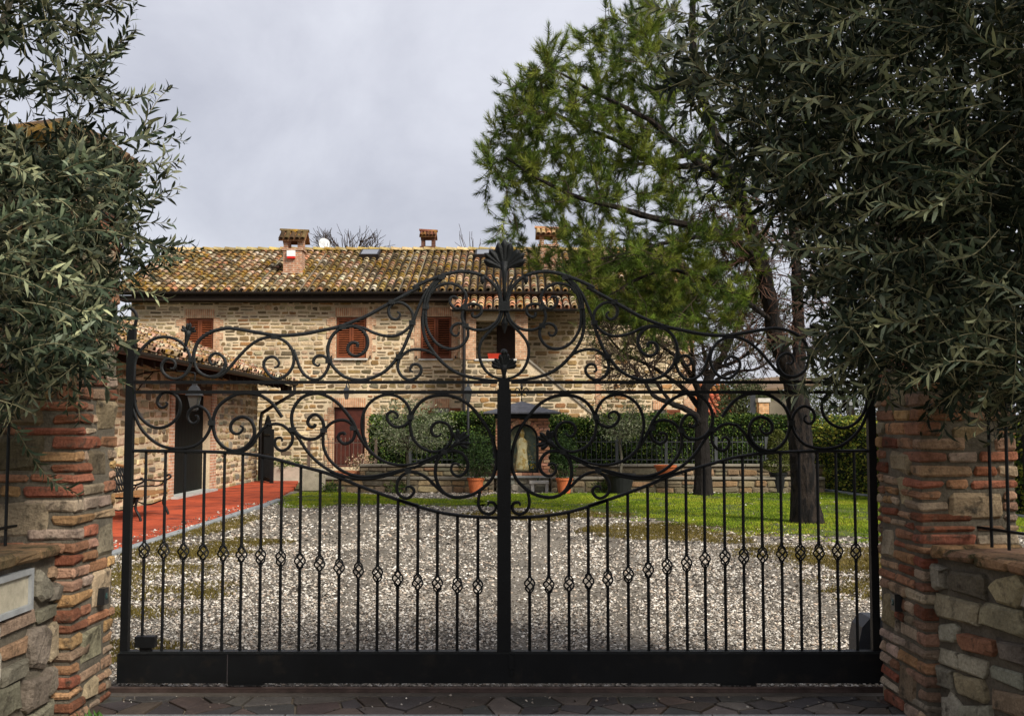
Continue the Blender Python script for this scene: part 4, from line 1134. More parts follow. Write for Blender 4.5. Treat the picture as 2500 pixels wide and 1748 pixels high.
def hx(px, Y=HY): return (px - 1250.0) / FOCAL * Y
def hz(py, Y=HY): return float(at(1250, py, Y)[2])

house = empty('farmhouse', (-3.2, HY, 0), 'two storey stone farmhouse with brown shutters and mossy tiled roof behind the hedge', 'house')
XA, XB = -12.1, 5.75
ZE = hz(713, 33.35)
WT = ZE + 0.10
wins = []      # x0, x1, z0, z1 on the facade
def wrect(p0, p1, q0, q1): return (hx(p0), hx(p1), hz(q1), hz(q0))
W1 = wrect(450, 519, 777, 878); W2 = wrect(819.4, 893.5, 774, 875); W3 = wrect(1026, 1102, 773, 876)
DR = wrect(816, 892, 994, 1140); G1 = wrect(1062, 1096, 996, 1080); G2 = wrect(1596, 1626, 1000, 1080)
holes = [W1, W2, W3, DR, G1, G2]
O = np.array((0, HY, 0.0)); U = np.array((1.0, 0, 0)); Vz = np.array((0, 0, 1.0)); N = np.array((0, -1.0, 0))
mb = MB()
wall_sheet(mb, XA, XB, -0.05, WT, holes, O, U, Vz, N, 0.24)
YB = 43.2
mb.add([(XA, HY, -0.05), (XA, YB, -0.05), (XA, YB, WT), (XA, (HY + YB) / 2, hz(612, 38.6) - 0.12), (XA, HY, WT)], [(0, 1, 2, 3, 4)])
mb.add([(XB, HY, -0.05), (XB, YB, -0.05), (XB, YB, WT), (XB, (HY + YB) / 2, hz(612, 38.6) - 0.12), (XB, HY, WT)], [(0, 1, 2, 3, 4)])
mb.add([(XA, YB, -0.05), (XB, YB, -0.05), (XB, YB, WT), (XA, YB, WT)], [(0, 1, 2, 3)])
hwall = mb.build('wall', HMORT, house)
# brick dressings round the openings, a little proud of the mortar
def dress(h, sill=True, head=0.29, jamb=True, parent=None, O=O):
    x0, x1, z0, z1 = h
    y = HY - 0.030
    m = MB(); m.box((x0 - 0.03, y, z1 + 0.002), (x1 + 0.03, HY - 0.001, z1 + head)); m.build('soldier_course', SOLDIER, parent)
    blk = [(x0 - 0.03, x1 + 0.03, z1, z1 + head)]
    if jamb:
        for s, xe in ((-1, x0), (1, x1)):
            z = z0; k = 0
            while z < z1 - 0.02:
                hh = min(0.21, z1 - z); w = 0.30 if k % 2 else 0.19
                a, b = sorted((xe, xe + s * w))
                m = MB(); m.box((a, y, z + 0.0008), (b, HY - 0.0012, z + hh - 0.0008)); m.build('quoin', QUOIN, parent)
                blk.append((a, b, z, z + hh)); z += hh; k += 1
    if sill:
        m = MB(); m.box((x0 - 0.05, HY - 0.10, z0 - 0.055), (x1 + 0.05, HY + 0.1, z0 - 0.0015)); m.build('sill', SILLM, parent)
        blk.append((x0 - 0.05, x1 + 0.05, z0 - 0.055, z0))
    return blk

def shutter(parent, x0, x1, z0, z1, y, mat=SHUT):
    """louvred wooden shutter leaf"""
    m = MB(); fw = 0.062; t = 0.035
    m.box((x0, y, z0), (x0 + fw, y + t, z1)); m.box((x1 - fw, y, z0), (x1, y + t, z1))
    m.box((x0 + fw, y + 0.002, z0), (x1 - fw, y + t, z0 + 0.09)); m.box((x0 + fw, y + 0.002, z1 - 0.075), (x1 - fw, y + t, z1))
    n = max(3, int((z1 - z0 - 0.165) / 0.068))
    for k in range(n):
        z = z0 + 0.09 + (k + 0.5) * (z1 - z0 - 0.165) / n
        m.add([(x0 + fw, y + 0.004, z - 0.020), (x1 - fw, y + 0.004, z - 0.020), (x1 - fw, y + 0.033, z + 0.010), (x0 + fw, y + 0.033, z + 0.010),
               (x0 + fw, y + 0.004, z - 0.010), (x1 - fw, y + 0.004, z - 0.010), (x1 - fw, y + 0.033, z + 0.018), (x0 + fw, y + 0.033, z + 0.018)], BOXF)
    s = m.build('shutter', mat, parent)
    return s

blocks = []
for h in (W1, W2, W3):
    w = empty('window', ((h[0] + h[1]) / 2, HY, h[2]), parent=house)
    blocks += [h] + dress(h, parent=w)
    xm = (h[0] + h[1]) / 2
    shutter(w, h[0] + 0.012, xm - 0.006, h[2] + 0.015, h[3] - 0.012, HY + 0.03)
    shutter(w, xm + 0.006, h[1] - 0.012, h[2] + 0.015, h[3] - 0.012, HY + 0.03)
    m = MB(); m.box((h[0], HY + 0.10, h[2]), (h[1], HY + 0.13, h[3])); m.build('backing', M('dark_void', (0.010, 0.008, 0.006), rough=1, var=0), w)
    for xx in (h[0] - 0.13, h[1] + 0.13):
        m = MB(); m.box((xx - 0.018, HY - 0.075, h[2] + 0.01), (xx + 0.018, HY - 0.0305, h[2] + 0.085)); m.build('shutter_stop', GUTTER, w)
# door
d = empty('door', ((DR[0] + DR[1]) / 2, HY, DR[2]), parent=house)
blocks += [DR] + dress(DR, sill=False, parent=d)
m = MB(); m.box((DR[0], HY + 0.08, DR[2]), (DR[1], HY + 0.13, DR[3])); m.build('door_leaf', DOORW, d)
for a, b, c, e in ((0.06, 0.46, 0.10, 0.70), (0.54, 0.94, 0.10, 0.70), (0.06, 0.46, 0.80, 1.72), (0.54, 0.94, 0.80, 1.72)):
    w_ = DR[1] - DR[0]
    m = MB(); m.box((DR[0] + a * w_, HY + 0.058, DR[2] + c), (DR[0] + b * w_, HY + 0.0795, min(DR[2] + e, DR[3] - 0.06))); m.build('panel', DOORW, d)
m = MB(); m.tube([(DR[0] + 0.06, HY + 0.03, DR[2] + 0.95), (DR[0] + 0.17, HY + 0.03, DR[2] + 0.95)], 0.013, 6); m.build('handle', GUTTER, d)
# ground floor windows with open shutters
CURT = M('curtain', (0.62, 0.64, 0.62), rough=0.9, var=0.2, scale=18)
for h, sides in ((G1, (-1, 1)), (G2, (1,))):
    w = empty('window', ((h[0] + h[1]) / 2, HY, h[2]), parent=house)
    blocks += [h] + dress(h, parent=w, jamb=False)
    m = MB(); m.box((h[0], HY + 0.14, h[2]), (h[1], HY + 0.16, h[3])); m.build('pane', GLASSD, w)
    m = MB()
    ww = (h[1] - h[0])
    V = []; nn = 16
    for k in range(nn + 1):
        xx = h[0] + 0.01 + (ww - 0.02) * k / nn; yy = HY + 0.115 + 0.018 * math.sin(k * 2.4)
        V += [(xx, yy, h[2] + 0.02), (xx, yy, h[3] - 0.02)]
    m.add(V, [(2 * k, 2 * k + 2, 2 * k + 3, 2 * k + 1) for k in range(nn)]); m.build('curtain', CURT, w)
    for s in sides:
        if s < 0: shutter(w, h[0] - 0.44, h[0] - 0.02, h[2], h[3], HY - 0.065); blocks.append((h[0] - 0.46, h[0], h[2], h[3]))
        else: shutter(w, h[1] + 0.02, h[1] + 0.44, h[2], h[3], HY - 0.065); blocks.append((h[1], h[1] + 0.46, h[2], h[3]))
# the landing block hides this stretch of facade
LX0, LX1 = hx(1125, 32.5), hx(1288, 32.5)
r = random.Random(70)
pieces = []
for (u0, u1, v0, v1) in courses(XA + 0.02, XB - 0.25, 0.0, WT - 0.02, r, (0.10, 0.20), (0.17, 0.46), 0.050, blocks):
    V, F = stone_piece(u0, u1, v0, v1, O, U, Vz, N, r.uniform(0.008, 0.028), r, 0.17)
    vis = 1.0 if (-9.2 < (u0 + u1) / 2 < -1.5 and v0 > 1.2) else 0.4
    pieces.append((V, F, pick(r, HSTONE if r.random() < (0.80 if v0 < 3.2 else 0.55) else HPALE, 0.2), (u1 - u0) * (v1 - v0) * vis))
lay_pieces(pieces, hwall, 'stone', PIECE_FAR, 300, 'stones')
# right corner quoins
k = 0; z = 0.0
while z < WT - 0.1:
    w_ = 0.32 if k % 2 else 0.2
    m = MB(); m.box((XB - w_, HY - 0.028, z + 0.0008), (XB + 0.02, HY - 0.0012, z + 0.2392)); m.build('quoin', QUOIN, hwall); z += 0.24; k += 1

# roof
RD = np.array((0, 38.6 - 33.35, hz(612, 38.6) - 0.04 - ZE)); RL = float(np.linalg.norm(RD)); RD = RD / RL
m = MB()
e0, e1 = np.array((XA - 0.28, 33.35, ZE)), np.array((XB + 0.3, 33.35, ZE))
dn = np.array((0, 0, -0.10))
rdg0, rdg1 = e0 + RD * RL, e1 + RD * RL
bk = np.array((0, 5.25, -(rdg0[2] - ZE)))
m.add([e0, e1, rdg1, rdg0, rdg0 + bk, rdg1 + bk, e0 + dn, e1 + dn, rdg1 + dn, rdg0 + dn, rdg0 + bk + dn, rdg1 + bk + dn],
      [(0, 1, 2, 3), (3, 2, 5, 4), (6, 9, 8, 7), (9, 10, 11, 8), (0, 6, 7, 1), (4, 5, 11, 10), (0, 3, 9, 6), (3, 4, 10, 9), (1, 7, 8, 2), (2, 8, 11, 5)])
roof = m.build('roof', SOFFIT, house)
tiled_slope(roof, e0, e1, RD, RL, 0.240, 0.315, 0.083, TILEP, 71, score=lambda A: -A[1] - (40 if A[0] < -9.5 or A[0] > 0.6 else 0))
# back slope, plain
V = [rdg0 + np.array((0, 0.02, 0.05)), rdg1 + np.array((0, 0.02, 0.05)), rdg1 + bk + np.array((0, 0, 0.05)), rdg0 + bk + np.array((0, 0, 0.05))]
obj('back_slope', V, [(0, 1, 2, 3)], M('old_tile_plain', (0.34, 0.22, 0.12), rough=0.9, var=0.4, scale=3), roof)
x = XA - 0.28; r = random.Random(72)
while x < XB + 0.25:
    V, F = tile_mesh(np.array((x, 38.6, rdg0[2] + 0.03)), np.array((1.0, 0, 0)), np.array((0, 1.0, 0)), np.array((0, 0, 1.0)), 0.44, 0.135, 0.12)
    obj('ridge_tile', V, F, TILE, roof, pick(r, [(0.36, 0.26, 0.09), (0.30, 0.22, 0.10), (0.42, 0.32, 0.16)])); x += 0.40
# gutter, brackets and eave rafters
m = MB()
V = []; n = 7
for xx in (XA - 0.3, XB + 0.3):
    for k in range(n):
        a = math.pi * k / (n - 1); V.append((xx, 33.30 - math.cos(a) * 0.075, ZE + 0.0 - math.sin(a) * 0.085))
m.add(V, [[k, k + 1, n + k + 1, n + k] for k in range(n - 1)]); m.build('gutter', GUTTER, roof)
m = MB(); m.box((XA - 0.2, 33.40, ZE - 0.26), (XB + 0.2, HY - 0.002, ZE - 0.105)); m.build('soffit', SOFFIT, roof)
# skylights
for px0, px1, py0, py1, in ((878, 925, 620, 636), (1160, 1203, 617, 633)):
    Yc = 37.7
    c = e0 + RD * ((Yc - 33.35) / RD[1]); x0, x1 = hx(px0, Yc), hx(px1, Yc)
    Nn = np.cross(np.array((1.0, 0, 0)), RD)
    sk = empty('skylight', ((x0 + x1) / 2, Yc, c[2]), parent=roof)
    def quad(dx0, dx1, t0, t1, h0, h1, name, mat):
        m = MB(); base = np.array((0, c[1], c[2]))
        P = lambda x, t, h: base + np.array((x, 0, 0)) + RD * t + Nn * h
        m.add([P(dx0, t0, h0), P(dx1, t0, h0), P(dx1, t1, h0), P(dx0, t1, h0), P(dx0, t0, h1), P(dx1, t0, h1), P(dx1, t1, h1), P(dx0, t1, h1)], BOXF)
        m.build(name, mat, sk)
    quad(x0, x1, -0.42, 0.42, 0.02, 0.22, 'frame', GUTTER)
    quad(x0 + 0.06, x1 - 0.06, -0.36, 0.30, 0.221, 0.226, 'pane', M('skylight_glass', (0.16, 0.17, 0.19), rough=0.12, var=0, spec=0.6))

# chimneys
CHB = M_brick('chimney_brick', (0.40, 0.17, 0.09), (0.30, 0.13, 0.07), (0.42, 0.33, 0.24), 0.24, 0.07, 'SZ', 0.014)
CHBD = M_brick('chimney_brick_red', (0.13, 0.045, 0.026), (0.09, 0.032, 0.02), (0.11, 0.07, 0.05), 0.24, 0.07, 'SZ', 0.014)
def chimney(px0, px1, py_cap, py_open, py_sh, py_base, Y, mat, capw, pal, seed):
    r = random.Random(seed)
    x0, x1 = hx(px0, Y), hx(px1, Y); w = x1 - x0; dp = w * 0.9
    zc, zo, zs, zb = (hz(p, Y) for p in (py_cap, py_open, py_sh, py_base))
    c = empty('chimney', ((x0 + x1) / 2, Y, zb), parent=roof)
    m = MB(); m.box((x0, Y, zb - 0.4), (x1, Y + dp, zs - 0.06)); m.build('shaft', mat, c)
    m = MB(); m.box((x0 - 0.05, Y - 0.05, zs - 0.059), (x1 + 0.05, Y + dp + 0.05, zs)); m.build('cornice', mat, c)
    m = MB(); m.box((x0 - 0.04, Y - 0.04, zb + 0.10), (x1 + 0.04, Y + dp + 0.04, zb + 0.16)); m.build('band', mat, c)
    pw = w * 0.24
    for a in (x0 + 0.005, x1 - pw - 0.005):
        for b in (Y + 0.005, Y + dp - pw - 0.005):
            m = MB(); m.box((a, b, zs + 0.001), (a + pw, b + pw, zo + 0.1)); m.build('pier', mat, c)
    # little tiled gable on the piers
    xa, xb = (x0 + x1) / 2 - capw / 2, (x0 + x1) / 2 + capw / 2
    ym = Y + dp / 2; ya = Y - 0.12; yb = Y + dp + 0.12
    m = MB()
    m.add([(xa, ya, zo), (xb, ya, zo), (xb, ym, zc - 0.05), (xa, ym, zc - 0.05), (xa, yb, zo), (xb, yb, zo), (xa, ya, zo + 0.05), (xb, ya, zo + 0.05), (xb, ym, zc - 0.001), (xa, ym, zc - 0.001), (xa, yb, zo + 0.05), (xb, yb, zo + 0.05)],
          [(0, 3, 2, 1), (3, 4, 5, 2), (6, 7, 8, 9), (9, 8, 11, 10), (0, 1, 7, 6), (4, 10, 11, 5), (0, 6, 9, 3), (3, 9, 10, 4), (1, 2, 8, 7), (2, 5, 11, 8)], (0.2, 0.1, 0.05))
    D1 = np.array((0, ym - ya, zc - zo - 0.05)); L1 = float(np.linalg.norm(D1)); D1 /= L1
    nt = 5
    for q in range(nt):
        xx = xa + (q + 0.5) * (xb - xa) / nt
        N1 = np.cross((1.0, 0, 0), D1)
        V, F = tile_mesh(np.array((xx, ya - 0.05, zo + 0.03)), D1, np.array((1.0, 0, 0)), N1, L1 + 0.05, (xb - xa) / nt * 0.45, (xb - xa) / nt * 0.38)
        m.add(V, F, pick(r, pal, 0.2))
    V, F = tile_mesh(np.array((xa - 0.03, ym, zc - 0.02)), np.array((1.0, 0, 0)), np.array((0, 1.0, 0)), np.array((0, 0, 1.0)), xb - xa + 0.06, 0.10, 0.10)
    m.add(V, F, pick(r, pal, 0.2))
    m.build('cap_roof', TILE, c, usecol=True)
    return c
chimney(687, 733, 562, 590, 607, 675, 35.3, CHB, 0.90, [(0.085, 0.06, 0.026), (0.065, 0.042, 0.022), (0.11, 0.075, 0.035)], 73)
chimney(1026, 1060, 563, 581, 603, 612, 39.3, CHBD, 0.62, [(0.16, 0.06, 0.035), (0.12, 0.045, 0.028)], 74)
chimney(1318, 1362, 556, 578, 597, 660, 35.8, CHB, 0.86, [(0.48, 0.24, 0.12), (0.44, 0.30, 0.16)], 75)
# alarm box on the chimney
al = empty('alarm_box', (hx(706, 35.25), 35.25, hz(631, 35.25)), 'white alarm box with a red base fixed to the brick chimney', 'alarm box')
m = MB(); m.box((hx(696, 35.2), 35.17, hz(626, 35.2)), (hx(716, 35.2), 35.298, hz(612, 35.2))); m.build('cover', M('white_enamel', (0.70, 0.71, 0.70), rough=0.4, var=0.1), al)
m = MB(); m.box((hx(696.5, 35.2), 35.175, hz(631, 35.2)), (hx(715.5, 35.2), 35.297, hz(626.3, 35.2))); m.build('lamp', M('red_lens', (0.55, 0.02, 0.015), rough=0.3, var=0), al)

# aerial and dish behind the ridge
ae = empty('tv_aerial', (hx(802, 39.5), 39.5, hz(612, 39.5)), 'thin television aerial standing behind the roof ridge', 'aerial')
m = MB(); m.tube([(hx(802, 39.5), 39.5, hz(660, 39.5)), (hx(802, 39.5), 39.5, hz(562, 39.5))], 0.02, 6); m.build('mast', GUTTER, ae)
m = MB(); m.tube([(hx(760, 39.5), 39.5, hz(580, 39.5)), (hx(805, 39.5), 39.5, hz(574, 39.5))], 0.010, 5); m.build('boom', GUTTER, ae)
for q in range(6):
    xx = hx(762 + q * 7.5, 39.5); zz = hz(580 - q * 1.0, 39.5)
    m = MB(); m.tube([(xx, 39.36, zz), (xx, 39.64, zz)], 0.006, 4); m.build('element', GUTTER, ae)
ds = empty('satellite_dish', (hx(788, 39.8), 39.8, hz(612, 39.8)), 'pale satellite dish half hidden behind the roof ridge', 'satellite dish')
V = []; cz = np.array((hx(788, 39.8), 39.8, hz(599, 39.8)))
dd = np.array((0.55, -0.75, 0.35)); dd /= np.linalg.norm(dd); s1 = np.cross(dd, (0, 0, 1.0)); s1 /= np.linalg.norm(s1); s2 = np.cross(s1, dd)
for rr, off in ((0.0001, 0.0), (0.10, 0.008), (0.19, 0.028), (0.25, 0.05)):
    for k in range(18):
        a = k * 2 * math.pi / 18; V.append(cz + s1 * rr * math.cos(a) + s2 * rr * 1.1 * math.sin(a) + dd * off)
obj('dish', V, [[i * 18 + k, i * 18 + (k + 1) % 18, (i + 1) * 18 + (k + 1) % 18, (i + 1) * 18 + k] for i in range(3) for k in range(18)], M('dish_white', (0.55, 0.56, 0.56), rough=0.6, var=0.1), ds, smooth=True)
m = MB(); m.tube([cz + (0, 0.08, -0.9), cz + (0, 0.08, 0)], 0.02, 6); m.tube([cz - s2 * 0.25 + dd * 0.05, cz + dd * 0.30 - s2 * 0.05], 0.01, 5); m.build('bracket', GUTTER, ds)

# ---- covered landing with outside stair
LY = 32.5
lz = lambda p: hz(p, LY); lx = lambda p: hx(p, LY)
land = empty('landing', ((LX0 + LX1) / 2, LY, 0), parent=house)
m = MB(); OL = np.array((0, LY, 0.0))
op = (lx(1161), lx(1259.6), lz(876), lz(783))
zt = lz(757) - 0.02
wall_sheet(m, LX0, LX1, -0.05, zt, [op], OL, U, Vz, N, 0.3)
m.add([(LX0, LY, -0.05), (LX0, HY, -0.05), (LX0, HY, zt), (LX0, LY, zt)], [(0, 1, 2, 3)])
xs1, zs1 = lx(1480), lz(1040)
m.add([(LX1, LY, -0.05), (xs1, LY, -0.05), (xs1, LY, zs1 - 0.02), (LX1, LY, lz(879))], [(0, 1, 2, 3)])
m.add([(LX1, LY, lz(879)), (LX1, LY + 0.3, lz(879)), (LX1, LY + 0.3, zt), (LX1, LY, zt)], [(0, 1, 2, 3)])
m.add([(op[0] - 0.4, LY + 0.3, op[2]), (LX1, LY + 0.3, op[2]), (LX1, LY + 0.3, op[2] - 0.02), (op[0] - 0.4, LY + 0.3, op[2] - 0.02)], [(0, 1, 2, 3)])
m.add([(LX0, LY, op[2] - 0.9), (LX1, LY, op[2] - 0.9), (LX1, HY, op[2] - 0.9), (LX0, HY, op[2] - 0.9)], [(0, 1, 2, 3)])
lw = m.build('landing_wall', HMORT, land)
pieces = []; r = random.Random(76)
bl = [op, (LX0, lx(1161), lz(880), zt), (lx(1259.6), LX1, lz(880), zt), (op[0], op[1], op[3], zt)]
for (u0, u1, v0, v1) in courses(LX0 + 0.01, xs1, 0.0, lz(878), r, (0.11, 0.2), (0.18, 0.46), 0.038, bl):
    if u1 > LX1:
        zl = lz(879) + (zs1 - lz(879)) * (u1 - LX1) / (xs1 - LX1)
        if v1 > zl - 0.05: continue
    V, F = stone_piece(u0, u1, v0, v1, OL, U, Vz, N, r.uniform(0.012, 0.030), r, 0.13)
    pieces.append((V, F, pick(r, HSTONE[2:], 0.2), (u1 - u0) * (v1 - v0)))
lay_pieces(pieces, lw, 'stone', PIECE_FAR, 300, 'stones')
for a, b in ((LX0, lx(1161)), (lx(1259.6), LX1)):
    m = MB(); m.box((a - 0.02, LY - 0.03, lz(878)), (b + 0.012, LY - 0.0015, zt)); m.build('brick_pier', QUOIN, land)
m = MB(); m.box((op[0] - 0.03, LY - 0.06, op[2] - 0.06), (op[1] + 0.03, LY + 0.34, op[2])); m.build('parapet_cap', SILLM, land)
m = MB(); V = []
for (xx, zz) in ((LX1, lz(879)), (xs1, zs1)):
    for yy in (LY - 0.05, LY + 0.22):
        for dz in (0.0, 0.07): V.append((xx, yy, zz + dz))
m.add(V, [(0, 1, 5, 4), (2, 6, 7, 3), (1, 3, 7, 5), (0, 4, 6, 2), (0, 2, 3, 1), (4, 5, 7, 6)]); m.build('stair_coping', M('stair_coping', (0.22, 0.19, 0.15), rough=0.9, var=0.25, scale=4), land)
ns = 14
for k in range(ns):
    xx = LX1 + (xs1 - LX1) * k / ns; zz = lz(879) - 0.9 + (zs1 - lz(879)) * k / ns
    if zz < 0.05: break
    m = MB(); m.box((xx, LY + 0.221, max(0.0, zz - 0.3)), (xx + (xs1 - LX1) / ns + 0.0, HY - 0.06, zz)); m.build('step', SILLM, land)
# door of the landing, dark
m = MB(); m.box((lx(1211), HY - 0.10, op[2] - 0.88), (lx(1268), HY - 0.035, lz(784))); dk = m.build('dark_door', M('dark_shutter', (0.030, 0.014, 0.008), rough=0.6, var=0.3, scale=8), land)
for k in range(5):
    xx = lx(1213) + k * (lx(1266) - lx(1213)) / 5
    m = MB(); m.box((xx, HY - 0.112, op[2] - 0.86), (xx + 0.10, HY - 0.1005, lz(788))); m.build('board', MATS['dark_shutter'], dk)
# lean-to roof over it
LE = lz(757)
E0_ = np.array((lx(1108), LY - 0.35, LE)); E1_ = np.array((lx(1470), LY - 0.35, LE))
D_ = np.array((0, 1.0, 0.34)); D_ /= np.linalg.norm(D_)
m = MB(); up = D_ * 1.85; q = np.array((0, 0, -0.09))
m.add([E0_, E1_, E1_ + up, E0_ + up, E0_ + q, E1_ + q, E1_ + up + q, E0_ + up + q], BOXF)
lr = m.build('lean_to_roof', SOFFIT, land)
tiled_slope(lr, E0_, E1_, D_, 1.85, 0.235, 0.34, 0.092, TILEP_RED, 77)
m = MB(); V = []
for xx in (E0_[0] - 0.05, E1_[0] + 0.05):
    for k in range(7):
        a = math.pi * k / 6; V.append((xx, LY - 0.40 - math.cos(a) * 0.065, LE - 0.01 - math.sin(a) * 0.08))
m.add(V, [[k, k + 1, 8 + k, 7 + k] for k in range(6)]); m.build('gutter', GUTTER, lr)
m = MB(); m.box((lx(1396), LY - 0.02, 0.0), (lx(1412), LY + 0.18, LE - 0.1)) if False else m.box((E1_[0] - 0.2, LY - 0.02, lz(1000)), (E1_[0] - 0.02, LY + 0.18, LE + 0.0)); m.build('brick_post', QUOIN, land)
# downpipe beside the landing
m = MB(); xx = hx(1133, 32.42); m.tube([(xx, 33.2, ZE - 0.1), (xx, 32.44, ZE - 0.75), (xx, 32.40, ZE - 1.2), (xx, 32.40, 0.05)], 0.05, 8); m.build('downpipe', GUTTER, house)
# planter on the parapet
pl = empty('planter_box', (lx(1207), LY + 0.1, op[2] + 0.002), 'red plastic planter box on the landing parapet', 'planter box')
m = MB(); a, b = lx(1190), lx(1224); z = op[2] + 0.001
m.add([(a + 0.03, LY + 0.0, z), (b - 0.03, LY + 0.0, z), (b - 0.03, LY + 0.16, z), (a + 0.03, LY + 0.16, z), (a, LY - 0.03, z + 0.16), (b, LY - 0.03, z + 0.16), (b, LY + 0.19, z + 0.16), (a, LY + 0.19, z + 0.16)], BOXF)
m.build('trough', M('red_plastic', (0.42, 0.035, 0.015), rough=0.5, var=0.15), pl)
m = MB(); m.box((a + 0.02, LY - 0.01, z + 0.1602), (b - 0.02, LY + 0.17, z + 0.166)); m.build('soil', M('potting_soil', (0.03, 0.02, 0.015), rough=1), pl)

# ================================================================== single storey outbuilding with tiled lean-to roof
AX = -7.0
annex = empty('outbuilding', (AX - 2, 23, 0), 'low stone outbuilding with a steep tiled roof and tall dark door beside the red path', 'outbuilding')
AY0, AY1 = 13.0, 29.6
OA = np.array((AX, 0, 0.0)); UA = np.array((0, 1.0, 0)); NA = np.array((1.0, 0, 0))
ad = (22.28, 25.0, 0.0, 2.22)
m = MB()
wall_sheet(m, AY0, AY1, -0.05, 2.75, [ad], OA, UA, Vz, NA, 0.25)
m.add([(AX, AY1, -0.05), (-12, AY1, -0.05), (-12, AY1, 4.55), (AX, AY1, 2.95)], [(0, 1, 2, 3)])
m.add([(AX, AY0, -0.05), (-12, AY0, -0.05), (-12, AY0, 4.55), (AX, AY0, 2.95)], [(0, 1, 2, 3)])
m.add([(AX, AY0, 2.75), (AX, AY1, 2.75), (AX, AY1, 2.95), (AX, AY0, 2.95)], [(0, 1, 2, 3)])
aw = m.build('wall', HMORT, annex)
r = random.Random(80); pieces = []
ASTONE = [(0.28, 0.21, 0.11), (0.21, 0.16, 0.09), (0.36, 0.28, 0.16), (0.20, 0.17, 0.12), (0.36, 0.25, 0.12), (0.26, 0.24, 0.18), (0.50, 0.40, 0.25), (0.54, 0.43, 0.28)]
dblk = [(ad[0] - 0.30, ad[1] + 0.45, ad[2], ad[3])]
for (u0, u1, v0, v1) in courses(AY0 + 0.02, AY1 - 0.02, 0.0, 2.72, r, (0.12, 0.24), (0.20, 0.46), 0.055, dblk):
    V, F = stone_piece(u0, u1, v0, v1, OA, UA, Vz, NA, r.uniform(0.014, 0.035), r, 0.14)
    pieces.append((V, F, pick(r, ASTONE, 0.2), (v1 - v0) * (u1 - u0) * (1.0 if 18.5 < u0 < 29 else 0.2)))
lay_pieces(pieces, aw, 'stone', PIECE_FAR, 300, 'stones')
QA = M_brick('brick_quoin_side', (0.50, 0.26, 0.16), (0.42, 0.20, 0.11), (0.52, 0.40, 0.29), 0.26, 0.068, 'YZ', 0.014)
for a, b in ((ad[0] - 0.28, ad[0]), (ad[1], ad[1] + 0.43)):
    m = MB(); m.box((AX + 0.001, a, 0.0), (AX + 0.03, b, ad[3] + 0.28)); m.build('brick_jamb', QA, annex)
m = MB(); m.box((AX + 0.001, ad[0] + 0.002, ad[3] + 0.002), (AX + 0.028, ad[1] - 0.002, ad[3] + 0.28)); m.build('lintel', M('lintel_wood', (0.055, 0.033, 0.02), rough=0.9, var=0.3, scale=5), annex)
dr_ = empty('door', (AX - 0.2, (ad[0] + ad[1]) / 2, 0.02), parent=annex)
DG = M('dark_green_door', (0.006, 0.0075, 0.0065), rough=0.75, var=0.25, scale=5, spec=0.12)
nb = 12
for k in range(nb):
    a = ad[0] + k * (ad[1] - ad[0]) / nb
    m = MB(); m.box((AX - 0.22, a + 0.004, 0.04), (AX - 0.17, a + (ad[1] - ad[0]) / nb - 0.004, ad[3])); m.build('board', DG, dr_)
m = MB(); m.box((AX - 0.24, ad[0], 0.036), (AX - 0.221, ad[1], ad[3])); m.build('backing', MATS['dark_void'], dr_)
m = MB(); m.box((AX - 0.2, ad[0] - 0.15, 0.036), (AX + 0.16, ad[1] + 0.15, 0.085)); m.build('door_step', M('step_stone', (0.42, 0.42, 0.39), rough=0.85, var=0.2, scale=4), annex)
# roof
AE = 2.74; ADv = np.array((-1.0, 0, 0.352)); ADv /= np.linalg.norm(ADv); AL = 5.6
a0, a1 = np.array((-6.10, 30.0, AE)), np.array((-6.10, AY0 - 0.3, AE))
m = MB(); up = ADv * AL; q = np.array((0, 0, -0.09))
m.add([a1, a0, a0 + up, a1 + up, a1 + q, a0 + q, a0 + up + q, a1 + up + q], BOXF)
ar = m.build('roof', SOFFIT, annex)
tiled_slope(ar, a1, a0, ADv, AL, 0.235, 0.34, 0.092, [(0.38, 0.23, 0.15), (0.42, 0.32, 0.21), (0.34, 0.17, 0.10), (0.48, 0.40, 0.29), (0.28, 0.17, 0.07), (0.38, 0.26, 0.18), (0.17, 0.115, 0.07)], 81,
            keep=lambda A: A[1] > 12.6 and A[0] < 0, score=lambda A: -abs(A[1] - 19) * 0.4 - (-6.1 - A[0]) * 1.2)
m = MB(); V = []
for yy in (AY0 - 0.3, 30.05):
    for k in range(7):
        a = math.pi * k / 6; V.append((-6.04 + math.cos(a) * 0.07, yy, AE - 0.015 - math.sin(a) * 0.085))
m.add(V, [[k, k + 1, 8 + k, 7 + k] for k in range(6)]); m.build('gutter', GUTTER, ar)
y = 13.0
while y < 29.8:
    m = MB(); m.add([(-6.2, y, AE - 0.215), (-6.2, y + 0.09, AE - 0.215), (AX, y + 0.09, AE + 0.10), (AX, y, AE + 0.10), (-6.2, y, AE - 0.095), (-6.2, y + 0.09, AE - 0.095), (AX, y + 0.09, AE + 0.22), (AX, y, AE + 0.22)], BOXF); m.build('rafter', SOFFIT, ar); y += 0.62
m = MB(); m.box((-6.34, 29.45, AE - 0.30), (-6.14, 30.0, AE - 0.10)); m.build('corner_bracket', SOFFIT, ar)
m = MB(); m.tube([(-6.05, 29.9, AE - 0.09), (-6.05, 29.9, AE - 0.3), (-6.55, 29.75, AE - 0.62), (-6.90, 29.68, AE - 0.86), (-6.93, 29.67, AE - 1.1), (-6.93, 29.67, 0.04)], 0.05, 8); m.build('downpipe', GUTTER, annex)
